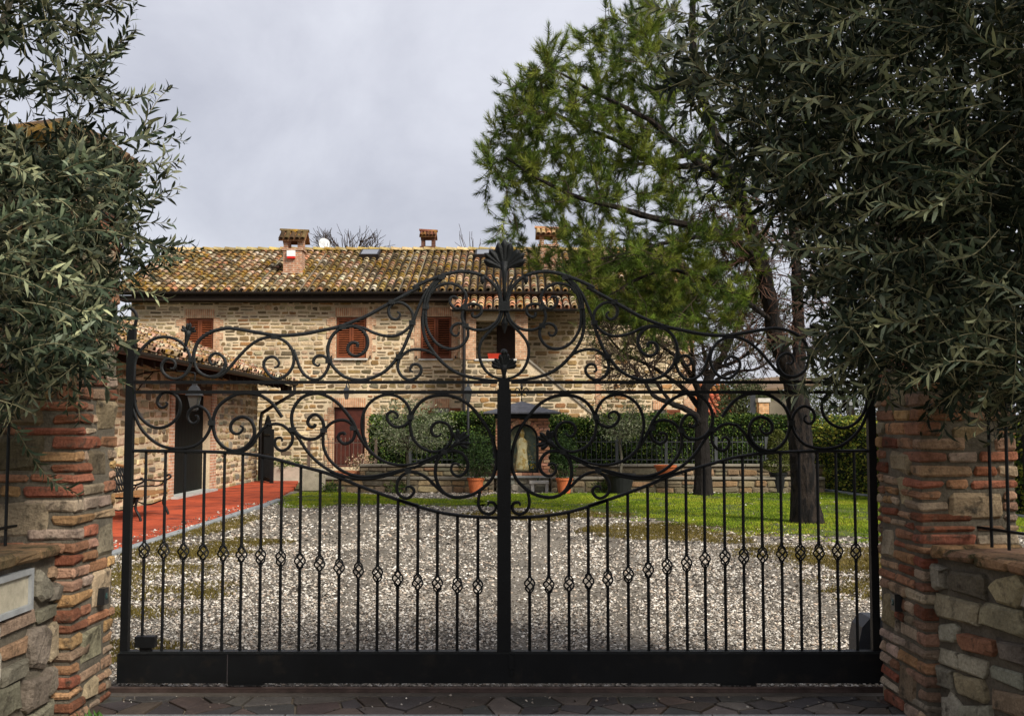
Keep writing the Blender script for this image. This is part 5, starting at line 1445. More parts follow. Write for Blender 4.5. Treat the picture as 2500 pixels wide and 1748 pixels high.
# ================================================================== garden between yard and house
def leaf_cloud(P, D, Nn, L, W, C, fold=0.25, bend=0.15):
    """n leaves as small folded blades: base P, direction D, face normal Nn, length, width, colour -> V, F, cols"""
    n = len(P)
    S = np.cross(D, Nn); S /= np.linalg.norm(S, axis=1)[:, None] + 1e-9
    Nn = np.cross(S, D)
    V = np.zeros((n, 6, 3)); L_ = L[:, None]; W_ = W[:, None]
    V[:, 0] = P
    V[:, 1] = P + D * L_ * 0.35 + S * W_ * 0.46 + Nn * W_ * fold
    V[:, 2] = P + D * L_ * 0.35 - S * W_ * 0.46 + Nn * W_ * fold
    V[:, 3] = P + D * L_ * 0.72 + S * W_ * 0.36 + Nn * (W_ * fold - L_ * bend * 0.5)
    V[:, 4] = P + D * L_ * 0.72 - S * W_ * 0.36 + Nn * (W_ * fold - L_ * bend * 0.5)
    V[:, 5] = P + D * L_ - Nn * L_ * bend
    t = np.array([(0, 2, 1), (1, 2, 4), (1, 4, 3), (3, 4, 5)])
    F = (t[None] + (np.arange(n) * 6)[:, None, None]).reshape(-1, 3)
    return V.reshape(-1, 3), F, np.repeat(C, 6, axis=0)

def unit(a): return a / (np.linalg.norm(a, axis=-1, keepdims=True) + 1e-9)

def rand_leaves(g, P, out, Lr, Wr, pal, spread=0.9, shade=None):
    n = len(P)
    D = unit(out + g.normal(0, spread, (n, 3)))
    Nn = unit(g.normal(0, 1, (n, 3)) + np.array((0, 0, 0.7)))
    pal = np.array(pal)
    C = pal[g.integers(0, len(pal), n)] * g.uniform(0.65, 1.3, (n, 1))
    return leaf_cloud(P, D, Nn, g.uniform(*Lr, n), g.uniform(*Wr, n), C)

HEDGEP = [(0.028, 0.058, 0.010), (0.046, 0.09, 0.013), (0.075, 0.125, 0.018), (0.018, 0.036, 0.008), (0.14, 0.18, 0.03)]
def hedge(p0, p1, width, h, z0, label, n, pal, seed, Lr=(0.05, 0.09)):
    """clipped hedge along p0-p1: leaves over an uneven body"""
    g = np.random.default_rng(seed)
    p0, p1 = np.array(p0, float), np.array(p1, float)
    L = np.linalg.norm(p1 - p0); u = (p1 - p0) / L; v = np.array((-u[1], u[0]))
    a = g.uniform(0, L, n); b = g.uniform(-1, 1, n); c = g.uniform(0, 1, n)
    face = g.uniform(0, 1, n)
    b = np.where(face < 0.62, np.sign(b) * (1 - np.abs(g.normal(0, 0.10, n))), b)
    c = np.where(face >= 0.62, 1 - np.abs(g.normal(0, 0.06, n)), c)
    bump = 0.13 * (vnoise(a, c * 3, 0.5, seed) - 0.5) * 2
    hh = h + 0.17 * (vnoise(a, b, 0.6, seed + 1) - 0.5) * 2
    off = b * (width / 2 + bump)
    P = np.stack([p0[0] + u[0] * a + v[0] * off, p0[1] + u[1] * a + v[1] * off, z0 + c * hh], 1)
    out = np.stack([v[0] * b, v[1] * b, np.where(c > 0.9, 1.0, 0.25)], 1)
    V, F, C = rand_leaves(g, P, out, Lr, (Lr[0] * 0.55, Lr[1] * 0.6), pal)
    top = np.clip((c - 0.55) / 0.45, 0, 1)
    # inner body that keeps the hedge from being see-through
    k = int(L / 0.4) + 2
    bv = []; bf = []
    for i in range(k):
        t = i / (k - 1) * L
        for s in (-1, 1):
            for zz in (z0, z0 + h - 0.13):
                q = p0 + u * t + v * s * (width / 2 - 0.14)
                bv.append((q[0] + g.normal(0, 0.02), q[1] + g.normal(0, 0.02), zz + g.normal(0, 0.03)))
    for i in range(k - 1):
        o = i * 4
        bf += [(o, o + 4, o + 5, o + 1), (o + 2, o + 3, o + 7, o + 6), (o + 1, o + 5, o + 7, o + 3)]
    bf += [(0, 1, 3, 2), ((k - 1) * 4, (k - 1) * 4 + 2, (k - 1) * 4 + 3, (k - 1) * 4 + 1)]
    e = empty('hedge', ((p0[0] + p1[0]) / 2, (p0[1] + p1[1]) / 2, z0), label, 'hedge')
    obj('branches', bv, bf, M('hedge_inside', (0.010, 0.014, 0.006), rough=1, var=0.3, scale=4), e)
    o = obj('foliage', V, F, LEAFFAR, e, C)
    return e
hedge((hx(905, 27.6), 27.6), (hx(1240, 27.6), 27.6), 0.9, 1.45, 0.30, 'clipped evergreen hedge before the farmhouse door, ending at the shrine', 15000, HEDGEP, 91)
hedge((hx(1310, 27.6), 27.6), (hx(1990, 27.6), 27.6), 0.9, 1.42, 0.30, 'long clipped evergreen hedge between the shrine and the tall pine', 26000, HEDGEP, 92)
hedge((7.72, 27.2), (9.2, 17.6), 0.9, 1.62, 0.0, 'bright yellow green hedge along the far side of the lawn', 22000, [(0.075, 0.125, 0.018), (0.16, 0.21, 0.024), (0.28, 0.28, 0.035), (0.045, 0.08, 0.014), (0.36, 0.32, 0.05)], 93)
flat('lawn_edging', [(7.10, 27.0), (8.58, 17.4), (8.66, 17.4), (7.18, 27.0)], 0.05, KERB, thick=0.08)

# ---- stepped garden wall
GW = [(0.22, 0.17, 0.10), (0.17, 0.135, 0.085), (0.27, 0.20, 0.12), (0.15, 0.125, 0.085), (0.24, 0.155, 0.085)]
def garden_wall(x0, x1, y, H, depth, label, seed, hr=(0.12, 0.19)):
    r = random.Random(seed)
    w = empty('garden_wall', ((x0 + x1) / 2, y, 0), label, 'garden wall')
    m = MB(); m.box((x0, y, -0.05), (x1, y + depth, H)); core = m.build('mortar_core', M('garden_mortar', (0.13, 0.105, 0.07), rough=1, var=0.3, scale=4), w)
    Oo = np.array((0, y, 0.0)); pieces = []
    for (u0, u1, v0, v1) in courses(x0 + 0.01, x1 - 0.01, 0.0, H - 0.01, r, hr, (0.25, 0.55), 0.022, []):
        V, F = stone_piece(u0, u1, v0, v1, Oo, U, Vz, N, r.uniform(0.02, 0.04), r, 0.12)
        pieces.append((V, F, pick(r, GW, 0.2), (u1 - u0) * (v1 - v0)))
    lay_pieces(pieces, core, 'stone', PIECE_FAR, 300, 'stones')
    x = x0
    while x < x1 - 0.05:
        L = min(r.uniform(0.45, 0.6), x1 - x)
        V, F = block_piece((x + 0.004, y - 0.05, H + 0.002), (x + L - 0.004, y + 0.32, H + 0.055), r, 0.006, 0.003)
        obj('coping_slab', V, F, M('coping_slab', (0.22, 0.195, 0.15), rough=0.9, var=0.3, scale=3), w); x += L
    return w
garden_wall(-4.3, hx(1205, 24.9), 24.9, 0.30, 0.9, 'lower step of the stone garden wall before the shrine, below the small olive', 101)
garden_wall(hx(1345, 24.9), hx(2010, 24.9), 24.9, 0.30, 0.9, 'lower step of the stone garden wall under the bowl pot and topiary', 102)
garden_wall(-3.7, hx(1215, 26.2), 26.2, 0.55, 0.6, 'upper step of the stone garden wall below the evergreen hedge near the door', 103)
garden_wall(hx(1340, 26.2), hx(2010, 26.2), 26.2, 0.55, 0.6, 'upper step of the stone garden wall with a railing, behind the bare tree', 104)
# concrete block where the wall starts, and the brick edged bed
bl_ = MB(); V, F = block_piece((hx(737, 26.0), 25.9, -0.02), (hx(800, 26.0), 26.6, 0.50), random.Random(3), 0.02, 0.008); bl_.add(V, F)
tag(bl_.build('concrete_block', M('old_concrete', (0.36, 0.32, 0.24), rough=0.95, var=0.35, scale=3, fine=0.2, fscale=40, bump=0.4, bscale=30, col2=(0.10, 0.10, 0.05), c2lo=0.55, c2hi=0.7, c2scale=3)), 'weathered pale concrete block at the end of the red path', 'block')
bed = empty('brick_bed', (hx(870, 26.7), 26.7, 0), 'raised flower bed edged with orange bricks before the farmhouse door', 'flower bed')
m = MB(); m.box((hx(803, 26.7), 26.72, -0.02), (hx(936, 26.7), 27.15, 0.42)); m.build('earth', M('bed_earth', (0.10, 0.085, 0.04), rough=1, var=0.4, scale=6, fine=0.3, fscale=30), bed)
x = hx(803, 26.7); r = random.Random(12)
while x < hx(936, 26.7) - 0.03:
    L = 0.25
    for zz in range(2):
        V, F = block_piece((x + 0.004, 26.6, 0.29 + zz * 0.072), (x + L - 0.004, 26.718, 0.355 + zz * 0.072), r, 0.006, 0.004)
        obj('brick', V, F, PIECE_FAR, bed, pick(r, [(0.44, 0.17, 0.08), (0.38, 0.14, 0.07)]))
    x += L
m = MB(); m.box((hx(803, 26.7), 26.62, -0.02), (hx(936, 26.7), 26.719, 0.288)); m.build('base', HMORT, bed)

def plant(name, c, rx, rz, n, pal, label, cat, seed, stem=None, Lr=(0.04, 0.08), parent=None, gap=0.0, ry=None):
    """rounded leafy shrub: shell and inside leaves over a few stems"""
    g = np.random.default_rng(seed); c = np.array(c, float); ry = ry or rx
    q = unit(g.normal(0, 1, (n, 3))) * (g.uniform(0, 1, (n, 1)) ** 0.4)
    lump = 0.75 + 0.5 * vnoise(np.arctan2(q[:, 1], q[:, 0]) * 2, q[:, 2] * 2, 0.6, seed)[:, None]
    if gap: 
        k = vnoise(q[:, 0] * 4, q[:, 2] * 4 + q[:, 1] * 3, 0.7, seed + 3) > gap
        q, lump = q[k], lump[k]
    P = c + q * lump * np.array((rx, ry, rz))
    V, F, C = rand_leaves(g, P, q, Lr, (Lr[0] * 0.35, Lr[1] * 0.4), pal)
    e = empty(name, (c[0], c[1], c[2] - rz), label, cat) if parent is None else parent
    obj('foliage', V, F, LEAFFAR, e, C)
    if stem is not None:
        paths = []
        for k in range(stem[1]):
            t = unit(g.normal(0, 1, 3)) * np.array((rx, ry, rz)) * 0.7
            b0 = np.array(stem[0], float)
            mid_ = b0 * 0.5 + (c + t) * 0.5 + g.normal(0, 0.05, 3)
            paths.append((catmull(np.array([b0, mid_, c + t]), 4), np.linspace(stem[2], stem[2] * 0.2, 9)))
        V, F = tubes_joined(paths, 5); obj('stem', V, F, BARK_OLIVE, e)
    return e
plant('flowering_shrub', (hx(885, 26.9), 26.9, 0.62), 0.36, 0.24, 420, [(0.50, 0.34, 0.22), (0.42, 0.26, 0.17), (0.12, 0.13, 0.05), (0.56, 0.44, 0.32)], 'dry pinkish shrub in the brick edged bed', 'shrub', 110, ((hx(885, 26.9), 26.9, 0.42), 7, 0.008))
plant('herb_clump', (hx(700, 29.9), 29.9, 0.50), 0.55, 0.16, 500, HEDGEP, 'low green herbs behind the terrace edge by the outbuilding', 'plant', 111, ((hx(700, 29.9), 29.9, 0.4), 4, 0.006))
m = MB(); m.box((hx(668, 29.8), 29.75, -0.02), (hx(737, 29.8), 30.3, 0.40)); te = m.build('terrace_edge', M('terrace_stone', (0.46, 0.38, 0.30), rough=0.9, var=0.35, scale=3))
tag(te, 'low pale terrace edge closing the far end of the red path', 'terrace')

# ---- railings
def railing(x0, x1, y, z0, z1, step, label, mat, posts, seed):
    f = empty('garden_railing', ((x0 + x1) / 2, y, z0), label, 'railing')
    for z in (z0 + 0.10, z1 - 0.14):
        m = MB(); m.box((x0, y - 0.010, z - 0.009), (x1, y + 0.010, z + 0.009)); m.build('rail', mat, f)
    b = MB(); b.tube([(0, 0, 0), (0, 0, z1 - z0 - 0.06)], 0.0075, 5); b.lathe((0, 0, z1 - z0 - 0.075), [(0.006, 0), (0.020, 0.022), (0.002, 0.075)], 5)
    me = make_mesh('bar', np.vstack(b.V), b.F); me.materials.append(mat)
    x = x0 + step / 2
    while x < x1:
        place('bar', me, (x, y, z0), f); x += step
    for px in posts:
        m = MB(); m.box((px - 0.035, y - 0.035, 0.0), (px + 0.035, y + 0.035, z1 - 0.01)); m.build('post', mat, f)
RAILG = M('grey_rail_paint', (0.045, 0.048, 0.05), rough=0.5, var=0.25, scale=8, spec=0.4)
railing(hx(758, 27.2), hx(918, 27.2), 27.2, 0.45, 1.25, 0.105, 'thin grey railing in front of the farmhouse door', M('brown_rail_paint', (0.10, 0.07, 0.055), rough=0.5, var=0.3, scale=8), (hx(756, 27.2), hx(919, 27.2)), 1)
railing(hx(1400, 26.75), hx(1985, 26.75), 26.75, 0.60, 1.28, 0.125, 'long thin grey railing before the evergreen hedge behind the bare tree', RAILG, [hx(p, 26.75) for p in (1505, 1625, 1746, 1868, 1984)], 2)
railing(hx(1000, 26.75), hx(1205, 26.75), 26.75, 0.60, 1.28, 0.125, 'short grey railing before the hedge beside the shrine', RAILG, [hx(p, 26.75) for p in (1001, 1204)], 3)

# ---- narrow iron gate at the end of the path
ig = empty('garden_gate', (hx(652, 29.4), 29.4, 0.03), 'narrow dark iron gate standing ajar by the outbuilding corner', 'gate')
x0 = hx(640, 29.4); 
def slab(mb, p, q, z0, z1, t):
    p, q = np.array(p, float), np.array(q, float); u = (q - p) / np.linalg.norm(q - p); v = np.array((-u[1], u[0])) * t / 2
    mb.add([(*(p - v), z0), (*(q - v), z0), (*(q + v), z0), (*(p + v), z0), (*(p - v), z1), (*(q - v), z1), (*(q + v), z1), (*(p + v), z1)], BOXF)
A_, B_ = np.array((hx(645, 29.4), 29.4)), np.array((hx(666, 28.4), 28.4))
for t in (0.0, 1.0):
    m = MB(); q = A_ + (B_ - A_) * t; m.box((q[0] - 0.045, q[1] - 0.045, 0.03), (q[0] + 0.045, q[1] + 0.045, 1.45)); m.build('post', IRON, ig)
for z in (0.12, 0.75, 1.28):
    m = MB(); slab(m, A_ + (B_ - A_) * 0.05, A_ + (B_ - A_) * 0.95, z, z + 0.04, 0.03); m.build('rail', IRON, ig)
for k in range(9):
    q = A_ + (B_ - A_) * (0.1 + 0.1 * k); top = 1.42 + 0.30 * math.sin(math.pi * (k + 0.5) / 9)
    m = MB(); m.tube([(q[0], q[1], 0.05), (q[0], q[1], top)], 0.016, 6); m.lathe((q[0], q[1], top), [(0.012, 0), (0.03, 0.03), (0.002, 0.12)], 6); m.build('bar', IRON, ig)

# ---- lanterns
LGL = M('lantern_glass', (0.05, 0.053, 0.05), rough=0.2, var=0.15, scale=20, spec=0.5)
LGM = M('lantern_metal', (0.020, 0.022, 0.025), rough=0.45, var=0.25, scale=12, spec=0.5)
def lantern(parent, c, s, mat=LGM):
    """four sided lantern hanging or standing, c its bottom centre, s its height"""
    m = MB(); m.lathe((c[0], c[1], c[2]), [(0.085 * s, 0.0), (0.10 * s, 0.03 * s)], 4); m.build('base', mat, parent)
    V = []; 
    for rr, z in ((0.12, 0.032), (0.25, 0.50)):
        for k in range(4):
            a = math.pi / 4 + k * math.pi / 2; V.append((c[0] + rr * s * math.cos(a), c[1] + rr * s * math.sin(a), c[2] + z * s))
    obj('glass', V, [[k, (k + 1) % 4, 4 + (k + 1) % 4, 4 + k] for k in range(4)], LGL, parent)
    for k in range(4):
        m = MB(); m.tube([V[k], V[4 + k]], 0.014 * s, 4); m.build('corner_bar', mat, parent)
    m = MB()
    V = []
    for rr, z in ((0.34, 0.50), (0.31, 0.54), (0.16, 0.78), (0.10, 0.82), (0.10, 0.88), (0.02, 1.0)):
        for k in range(4):
            a = math.pi / 4 + k * math.pi / 2; V.append((c[0] + rr * s * math.cos(a), c[1] + rr * s * math.sin(a), c[2] + z * s))
    m.add(V, [[i * 4 + k, i * 4 + (k + 1) % 4, i * 4 + 4 + (k + 1) % 4, i * 4 + 4 + k] for i in range(5) for k in range(4)] + [[3, 2, 1, 0], [20, 21, 22, 23]]); m.build('hood', mat, parent)
# big lantern on a bracket at the outbuilding
lc = at(474, 1003, 19.6)
ln = empty('wall_lantern', lc, 'large dark bracket lantern hanging in front of the outbuilding door', 'lantern')
lantern(ln, lc, 0.56)
m = MB(); top = lc + np.array((0, 0, 0.56))
bw = np.array((AX, 19.6, lc[2] + 0.60))
m.tube(catmull(np.array([bw, bw + (0.35, 0, 0.10), bw + (0.75, 0, 0.13), (lc[0] - 0.05, 19.6, lc[2] + 0.70), (lc[0], 19.6, lc[2] + 0.66), top]), 5), 0.014, 6)
m.tube(catmull(np.array([bw + (0, 0, -0.40), bw + (0.12, 0, -0.30), bw + (0.25, 0, -0.12), bw + (0.45, 0, 0.10)]), 4), 0.011, 6)
m.tube(catmull(np.array([bw + (0.0, 0, -0.45), bw + (0.10, 0, -0.50), bw + (0.16, 0, -0.42), bw + (0.10, 0, -0.37)]), 4), 0.010, 6)
m.box((AX + 0.035, 19.57, lc[2] + 0.08), (AX + 0.05, 19.63, lc[2] + 0.66)); m.build('bracket', IRON, ln)
# lantern above the farmhouse door
lc = at(846, 975, 33.45)
ln = empty('wall_lantern', lc, 'small grey lantern fixed above the farmhouse door', 'lantern')
lantern(ln, lc, 0.46)
m = MB(); m.tube(catmull(np.array([(lc[0], HY - 0.02, lc[2] + 0.36), (lc[0], 33.75, lc[2] + 0.56), (lc[0], 33.50, lc[2] + 0.58), (lc[0], 33.45, lc[2] + 0.46)]), 4), 0.016, 6); m.build('bracket', IRON, ln)
# lamp post by the shrine
lc = at(1143, 981, 25.9)
lp = empty('lamp_post', (lc[0], lc[1], 0), 'grey garden lamp post rising from the hedge beside the shrine', 'lamp post')
m = MB(); m.lathe((lc[0], lc[1], 0), [(0.07, 0), (0.055, 0.25), (0.035, 0.3), (0.030, lc[2] - 0.02), (0.06, lc[2] - 0.01), (0.03, lc[2])], 8); m.build('pole', LGM, lp)
lantern(lp, lc, 0.46)
m = MB(); m.tube([(lc[0], lc[1], lc[2] + 0.46), (lc[0], lc[1], lc[2] + 0.56)], 0.012, 5); m.build('finial', LGM, lp)
lc = at(2074, 1008, 40)
lp = empty('lamp_post', (lc[0], lc[1], 0), 'far lamp post behind the yellow green hedge', 'lamp post')
m = MB(); m.lathe((lc[0], lc[1], 0), [(0.07, 0), (0.045, 0.3), (0.04, lc[2])], 8); m.build('pole', LGM, lp)
lantern(lp, lc, 0.55)

# ---- bench by the outbuilding wall
bn = empty('garden_bench', (-6.15, 17.7, 0.035), 'ornate cast iron bench with wooden slats against the outbuilding wall', 'bench')
WOODB = M('bench_wood', (0.30, 0.15, 0.06), rough=0.6, var=0.3, scale=12)
by0, by1, bxb, bxf = 17.05, 18.40, -6.45, -5.90
for yy in (by0, by1):
    m = MB()
    m.tube(catmull(np.array([(bxf + 0.06, yy, 0.036), (bxf + 0.03, yy, 0.12), (bxf - 0.03, yy, 0.24), (bxf + 0.0, yy, 0.40)]), 4), 0.022, 6)
    m.build('leg', IRON, bn)
    m = MB(); m.tube(catmull(np.array([(bxb - 0.10, yy, 0.036), (bxb - 0.03, yy, 0.16), (bxb + 0.04, yy, 0.28), (bxb + 0.02, yy, 0.40), (bxb - 0.06, yy, 0.62), (bxb - 0.13, yy, 0.84)]), 4), 0.022, 6); m.build('leg', IRON, bn)
    m = MB(); m.tube(catmull(np.array([(bxb - 0.04, yy, 0.60), (bxb + 0.15, yy, 0.62), (bxf - 0.08, yy, 0.60), (bxf + 0.04, yy, 0.63), (bxf + 0.09, yy, 0.67), (bxf + 0.06, yy, 0.71), (bxf + 0.02, yy, 0.68)]), 4), 0.017, 6)
    m.tube(catmull(np.array([(bxb + 0.06, yy, 0.41), (bxb + 0.10, yy, 0.50), (bxf - 0.12, yy, 0.52), (bxf - 0.02, yy, 0.60)]), 4), 0.012, 5); m.build('armrest', IRON, bn)
    m = MB(); m.tube(catmull(np.array([(bxb - 0.02, yy, 0.30), (bxb + 0.25, yy, 0.20), (bxf - 0.03, yy, 0.28)]), 4), 0.012, 5); m.tube([(bxb + 0.02, yy, 0.40), (bxf + 0.03, yy, 0.40)], 0.018, 6); m.build('side_frame', IRON, bn)
for k in range(5):
    xx = bxb + 0.06 + k * 0.115
    m = MB(); m.box((xx, by0 - 0.04, 0.415), (xx + 0.085, by1 + 0.04, 0.445)); m.build('seat_slat', WOODB, bn)
def bk_pt(y, t): return (bxb - 0.02 - 0.13 * t, y, 0.46 + 0.38 * t)
m = MB()
n = 16
top_c = [bk_pt(by0 + (by1 - by0) * k / n, 1.0 + 0.16 * math.sin(math.pi * k / n)) for k in range(n + 1)]
m.tube(top_c, 0.026, 6); m.build('top_rail', WOODB, bn)
m = MB(); m.tube([bk_pt(by0, 0.0), bk_pt(by1, 0.0)], 0.016, 6); m.build('lower_rail', IRON, bn)
m = MB()
for k in range(9):
    for q in range(3):
        yc = by0 + 0.08 + (by1 - by0 - 0.16) * (k + 0.5 * (q % 2)) / 9; tc = 0.15 + 0.32 * q
        m.tube([bk_pt(yc + 0.075 * math.cos(a), tc + 0.19 * math.sin(a)) for a in np.linspace(0, 2 * math.pi, 13)], 0.011, 4)
for k in range(14):
    y_ = by0 + (by1 - by0) * k / 13
    m.tube([bk_pt(y_, 0), bk_pt(min(by1, y_ + 0.1), 1.05)], 0.008, 4); m.tube([bk_pt(y_, 0), bk_pt(max(by0, y_ - 0.1), 1.05)], 0.008, 4)
m.build('lattice_back', IRON, bn)

# ---- wayside shrine
SY = 25.4
sx = lambda p: hx(p, SY); sz = lambda p: hz(p, SY)
sh = empty('wayside_shrine', (sx(1276), SY + 0.4, 0), 'brick wayside shrine with arched glazed niche and dark pyramid roof', 'shrine')
X0, X1 = sx(1210), sx(1342); ZS = sz(1161); ZT = sz(1021); NX0, NX1 = sx(1239), sx(1314); NZ0 = sz(1156); NZs = sz(1072); ncx = (NX0 + NX1) / 2; nr_ = (NX1 - NX0) / 2
SHB = (0.50, 0.26, 0.16), (0.44, 0.21, 0.12), (0.54, 0.32, 0.20), (0.40, 0.19, 0.11)
# stone base
m = MB(); m.box((X0 + 0.03, SY + 0.02, -0.03), (X1 - 0.03, SY + 0.95, ZS - 0.05)); sb_ = m.build('base', M('shrine_mortar', (0.26, 0.23, 0.18), rough=1, var=0.3, scale=5), sh)
r = random.Random(15)
for (u0, u1, v0, v1) in courses(X0 + 0.03, X1 - 0.03, 0.0, ZS - 0.06, r, (0.10, 0.17), (0.18, 0.4), 0.018, []):
    V, F = stone_piece(u0, u1, v0, v1, np.array((0, SY + 0.02, 0.0)), U, Vz, N, 0.025, r, 0.1)
    obj('stone', V, F, PIECE_FAR, sb_, pick(r, [(0.32, 0.29, 0.22), (0.25, 0.23, 0.18), (0.38, 0.33, 0.24)]))
m = MB(); m.box((X0 - 0.06, SY - 0.08, ZS - 0.048), (X1 + 0.06, SY + 1.0, ZS)); m.build('ledge', M('ledge_stone', (0.30, 0.30, 0.28), rough=0.85, var=0.2, scale=4), sh)
# brick body round an arched opening
m = MB(); m.box((X0 + 0.012, SY + 0.30, ZS + 0.001), (X1 - 0.012, SY + 0.92, ZT)); body = m.build('body', MATS['shrine_mortar'], sh)
k = 0; z = ZS + 0.004
while z < ZT - 0.03:
    h = 0.062; u = X0 - (0.0 if k % 2 else 0.12)
    while u < X1:
        w_ = 0.25; a, b = max(u, X0), min(u + w_ - 0.012, X1); u += w_
        zm = z + h / 2
        half = nr_ + 0.012 if zm < NZs else (math.sqrt(max(0, (nr_ + 0.10) ** 2 - (zm - NZs) ** 2)) if zm < NZs + nr_ + 0.10 else -1)
        if zm < NZ0: half = -1
        segs = [(a, b)]
        if half > 0:
            segs = [(a, min(b, ncx - half)), (max(a, ncx + half), b)]
        for s0, s1 in segs:
            if s1 - s0 > 0.03:
                V, F = block_piece((s0, SY + r.uniform(-0.004, 0.004), z), (s1, SY + 0.30, z + h), r, 0.004, 0.002)
                obj('brick', V, F, PIECE_FAR, body, pick(r, SHB, 0.2))
    z += 0.075; k += 1
for q in range(17):          # arch of wedge bricks
    a0, a1 = math.pi * q / 17 + 0.012, math.pi * (q + 1) / 17 - 0.012
    V = []
    for yy in (SY - 0.012, SY + 0.28):
        for a, rr in ((a0, nr_ + 0.004), (a1, nr_ + 0.004), (a1, nr_ + 0.098), (a0, nr_ + 0.098)):
            V.append((ncx + math.cos(a) * rr, yy, NZs + math.sin(a) * rr))
    obj('arch_brick', V, BOXF, PIECE_FAR, body, pick(r, SHB, 0.2))
# niche: dark frame, painted figure panel, glass
def arch_ring(rr, y, n=18):
    return [(ncx - rr, y, NZ0)] + [(ncx - math.cos(a) * rr, y, NZs + math.sin(a) * rr) for a in np.linspace(0, math.pi, n)] + [(ncx + rr, y, NZ0)]
A1, A2 = arch_ring(nr_ - 0.002, SY + 0.04), arch_ring(nr_ - 0.05, SY + 0.04)
A3, A4 = arch_ring(nr_ - 0.002, SY + 0.10), arch_ring(nr_ - 0.05, SY + 0.10)
n = len(A1)
m = MB()
F = []
for i in range(n - 1):
    F += [(i, i + 1, n + i + 1, n + i), (n + i, n + i + 1, 3 * n + i + 1, 3 * n + i)]
m.add(A1 + A2 + A3 + A4, F); m.box((ncx - nr_ + 0.002, SY + 0.03, NZ0 - 0.0), (ncx + nr_ - 0.002, SY + 0.10, NZ0 + 0.05)); m.build('niche_frame', IRON, sh)
obj('painted_back', arch_ring(nr_ - 0.01, SY + 0.29), [list(range(n))], M('painted_panel', (0.16, 0.20, 0.15), rough=0.7, var=0.4, scale=7, col2=(0.40, 0.36, 0.20), c2lo=0.5, c2hi=0.6, c2scale=5), sh)
fx = ncx - 0.02
m = MB()
prof = [(0.15, 0.0), (0.17, 0.06), (0.135, 0.30), (0.115, 0.50), (0.13, 0.62), (0.125, 0.70), (0.06, 0.77), (0.038, 0.80), (0.055, 0.84), (0.062, 0.89), (0.05, 0.95), (0.02, 0.985), (0.001, 0.99)]
V, F = lathe((0, 0, 0), prof, 18); V = np.array(V) * np.array((1, 0.55, 1.0)); V += np.array((fx, SY + 0.19, NZ0 + 0.052)); m.add(V, F)
m.build('statue', M('statue_cream', (0.58, 0.50, 0.28), rough=0.7, var=0.25, scale=9, col2=(0.42, 0.28, 0.08), c2lo=0.52, c2hi=0.58, c2scale=6), sh, True)
g = np.random.default_rng(19); mb = MB()
for k in range(60):
    c = np.array((ncx + 0.22 + g.normal(0, 0.05), SY + 0.17 + g.normal(0, 0.03), NZ0 + 0.08 + abs(g.normal(0, 0.22)))); c[0] = min(c[0], ncx + nr_ - 0.07); c[2] = min(c[2], NZs + 0.05)
    V, F = lathe(c, [(0.004, 0), (0.022, 0.012), (0.004, 0.024)], 5)
    mb.add(V, F, [(0.60, 0.45, 0.05), (0.05, 0.20, 0.30), (0.10, 0.20, 0.05), (0.55, 0.5, 0.35)][g.integers(0, 4)])
mb.build('flowers', LEAFFAR, sh, usecol=True)['kind'] = 'stuff'
gm = bpy.data.materials.new('niche_glass'); gm.use_nodes = True
gb = gm.node_tree.nodes['Principled BSDF']; gb.inputs['Base Color'].default_value = (0.9, 0.95, 0.93, 1); gb.inputs['Roughness'].default_value = 0.03; gb.inputs['Transmission Weight'].default_value = 1.0; gb.inputs['IOR'].default_value = 1.05; gb.inputs['Alpha'].default_value = 0.3
obj('glass', arch_ring(nr_ - 0.045, SY + 0.07), [list(range(n))], gm, sh)
# pyramid roof with wide dark eaves
m = MB(); m.box((X0 - 0.02, SY - 0.05, ZT + 0.001), (X1 + 0.02, SY + 0.98, ZT + 0.10)); m.build('fascia', IRON, sh)
ex0, ex1 = sx(1181), sx(1367); ez = sz(1010); ey0, ey1 = SY - 0.32, SY + 1.22
m = MB()
rings = [(1.0, 0.0), (1.0, 0.035), (0.62, 0.13), (0.28, 0.235), (0.02, 0.30)]
V = []
ccx, ccy = (ex0 + ex1) / 2, (ey0 + ey1) / 2
for f, dz in rings:
    for a, b in ((-1, -1), (1, -1), (1, 1), (-1, 1)): V.append((ccx + a * f * (ex1 - ex0) / 2, ccy + b * f * (ey1 - ey0) / 2, ez + dz))
m.add(V, [[i * 4 + k, i * 4 + (k + 1) % 4, i * 4 + 4 + (k + 1) % 4, i * 4 + 4 + k] for i in range(4) for k in range(4)] + [[3, 2, 1, 0], [16, 17, 18, 19]])
m.build('roof', M('dark_sheet_roof', (0.060, 0.060, 0.070), rough=0.55, var=0.4, scale=9, fine=0.3, fscale=60, bump=0.3, bscale=40, spec=0.4), sh)
fz = ez + 0.29; m = MB()
m.tube([(ccx, ccy, fz), (ccx, ccy, fz + 0.42)], 0.012, 6)
for s in (-1, 1):
    m.tube(catmull(np.array([(ccx, ccy, fz + 0.16), (ccx + s * 0.06, ccy, fz + 0.30), (ccx + s * 0.12, ccy, fz + 0.33), (ccx + s * 0.16, ccy, fz + 0.27), (ccx + s * 0.12, ccy, fz + 0.23)]), 4), 0.014, 5)
    m.tube(catmull(np.array([(ccx, ccy, fz + 0.20), (ccx + s * 0.07, ccy, fz + 0.13), (ccx + s * 0.13, ccy, fz + 0.16), (ccx + s * 0.10, ccy, fz + 0.20)]), 4), 0.009, 5)
m.lathe((ccx, ccy, fz + 0.28), [(0.01, 0), (0.035, 0.07), (0.002, 0.17)], 6); m.build('finial', IRON, sh)
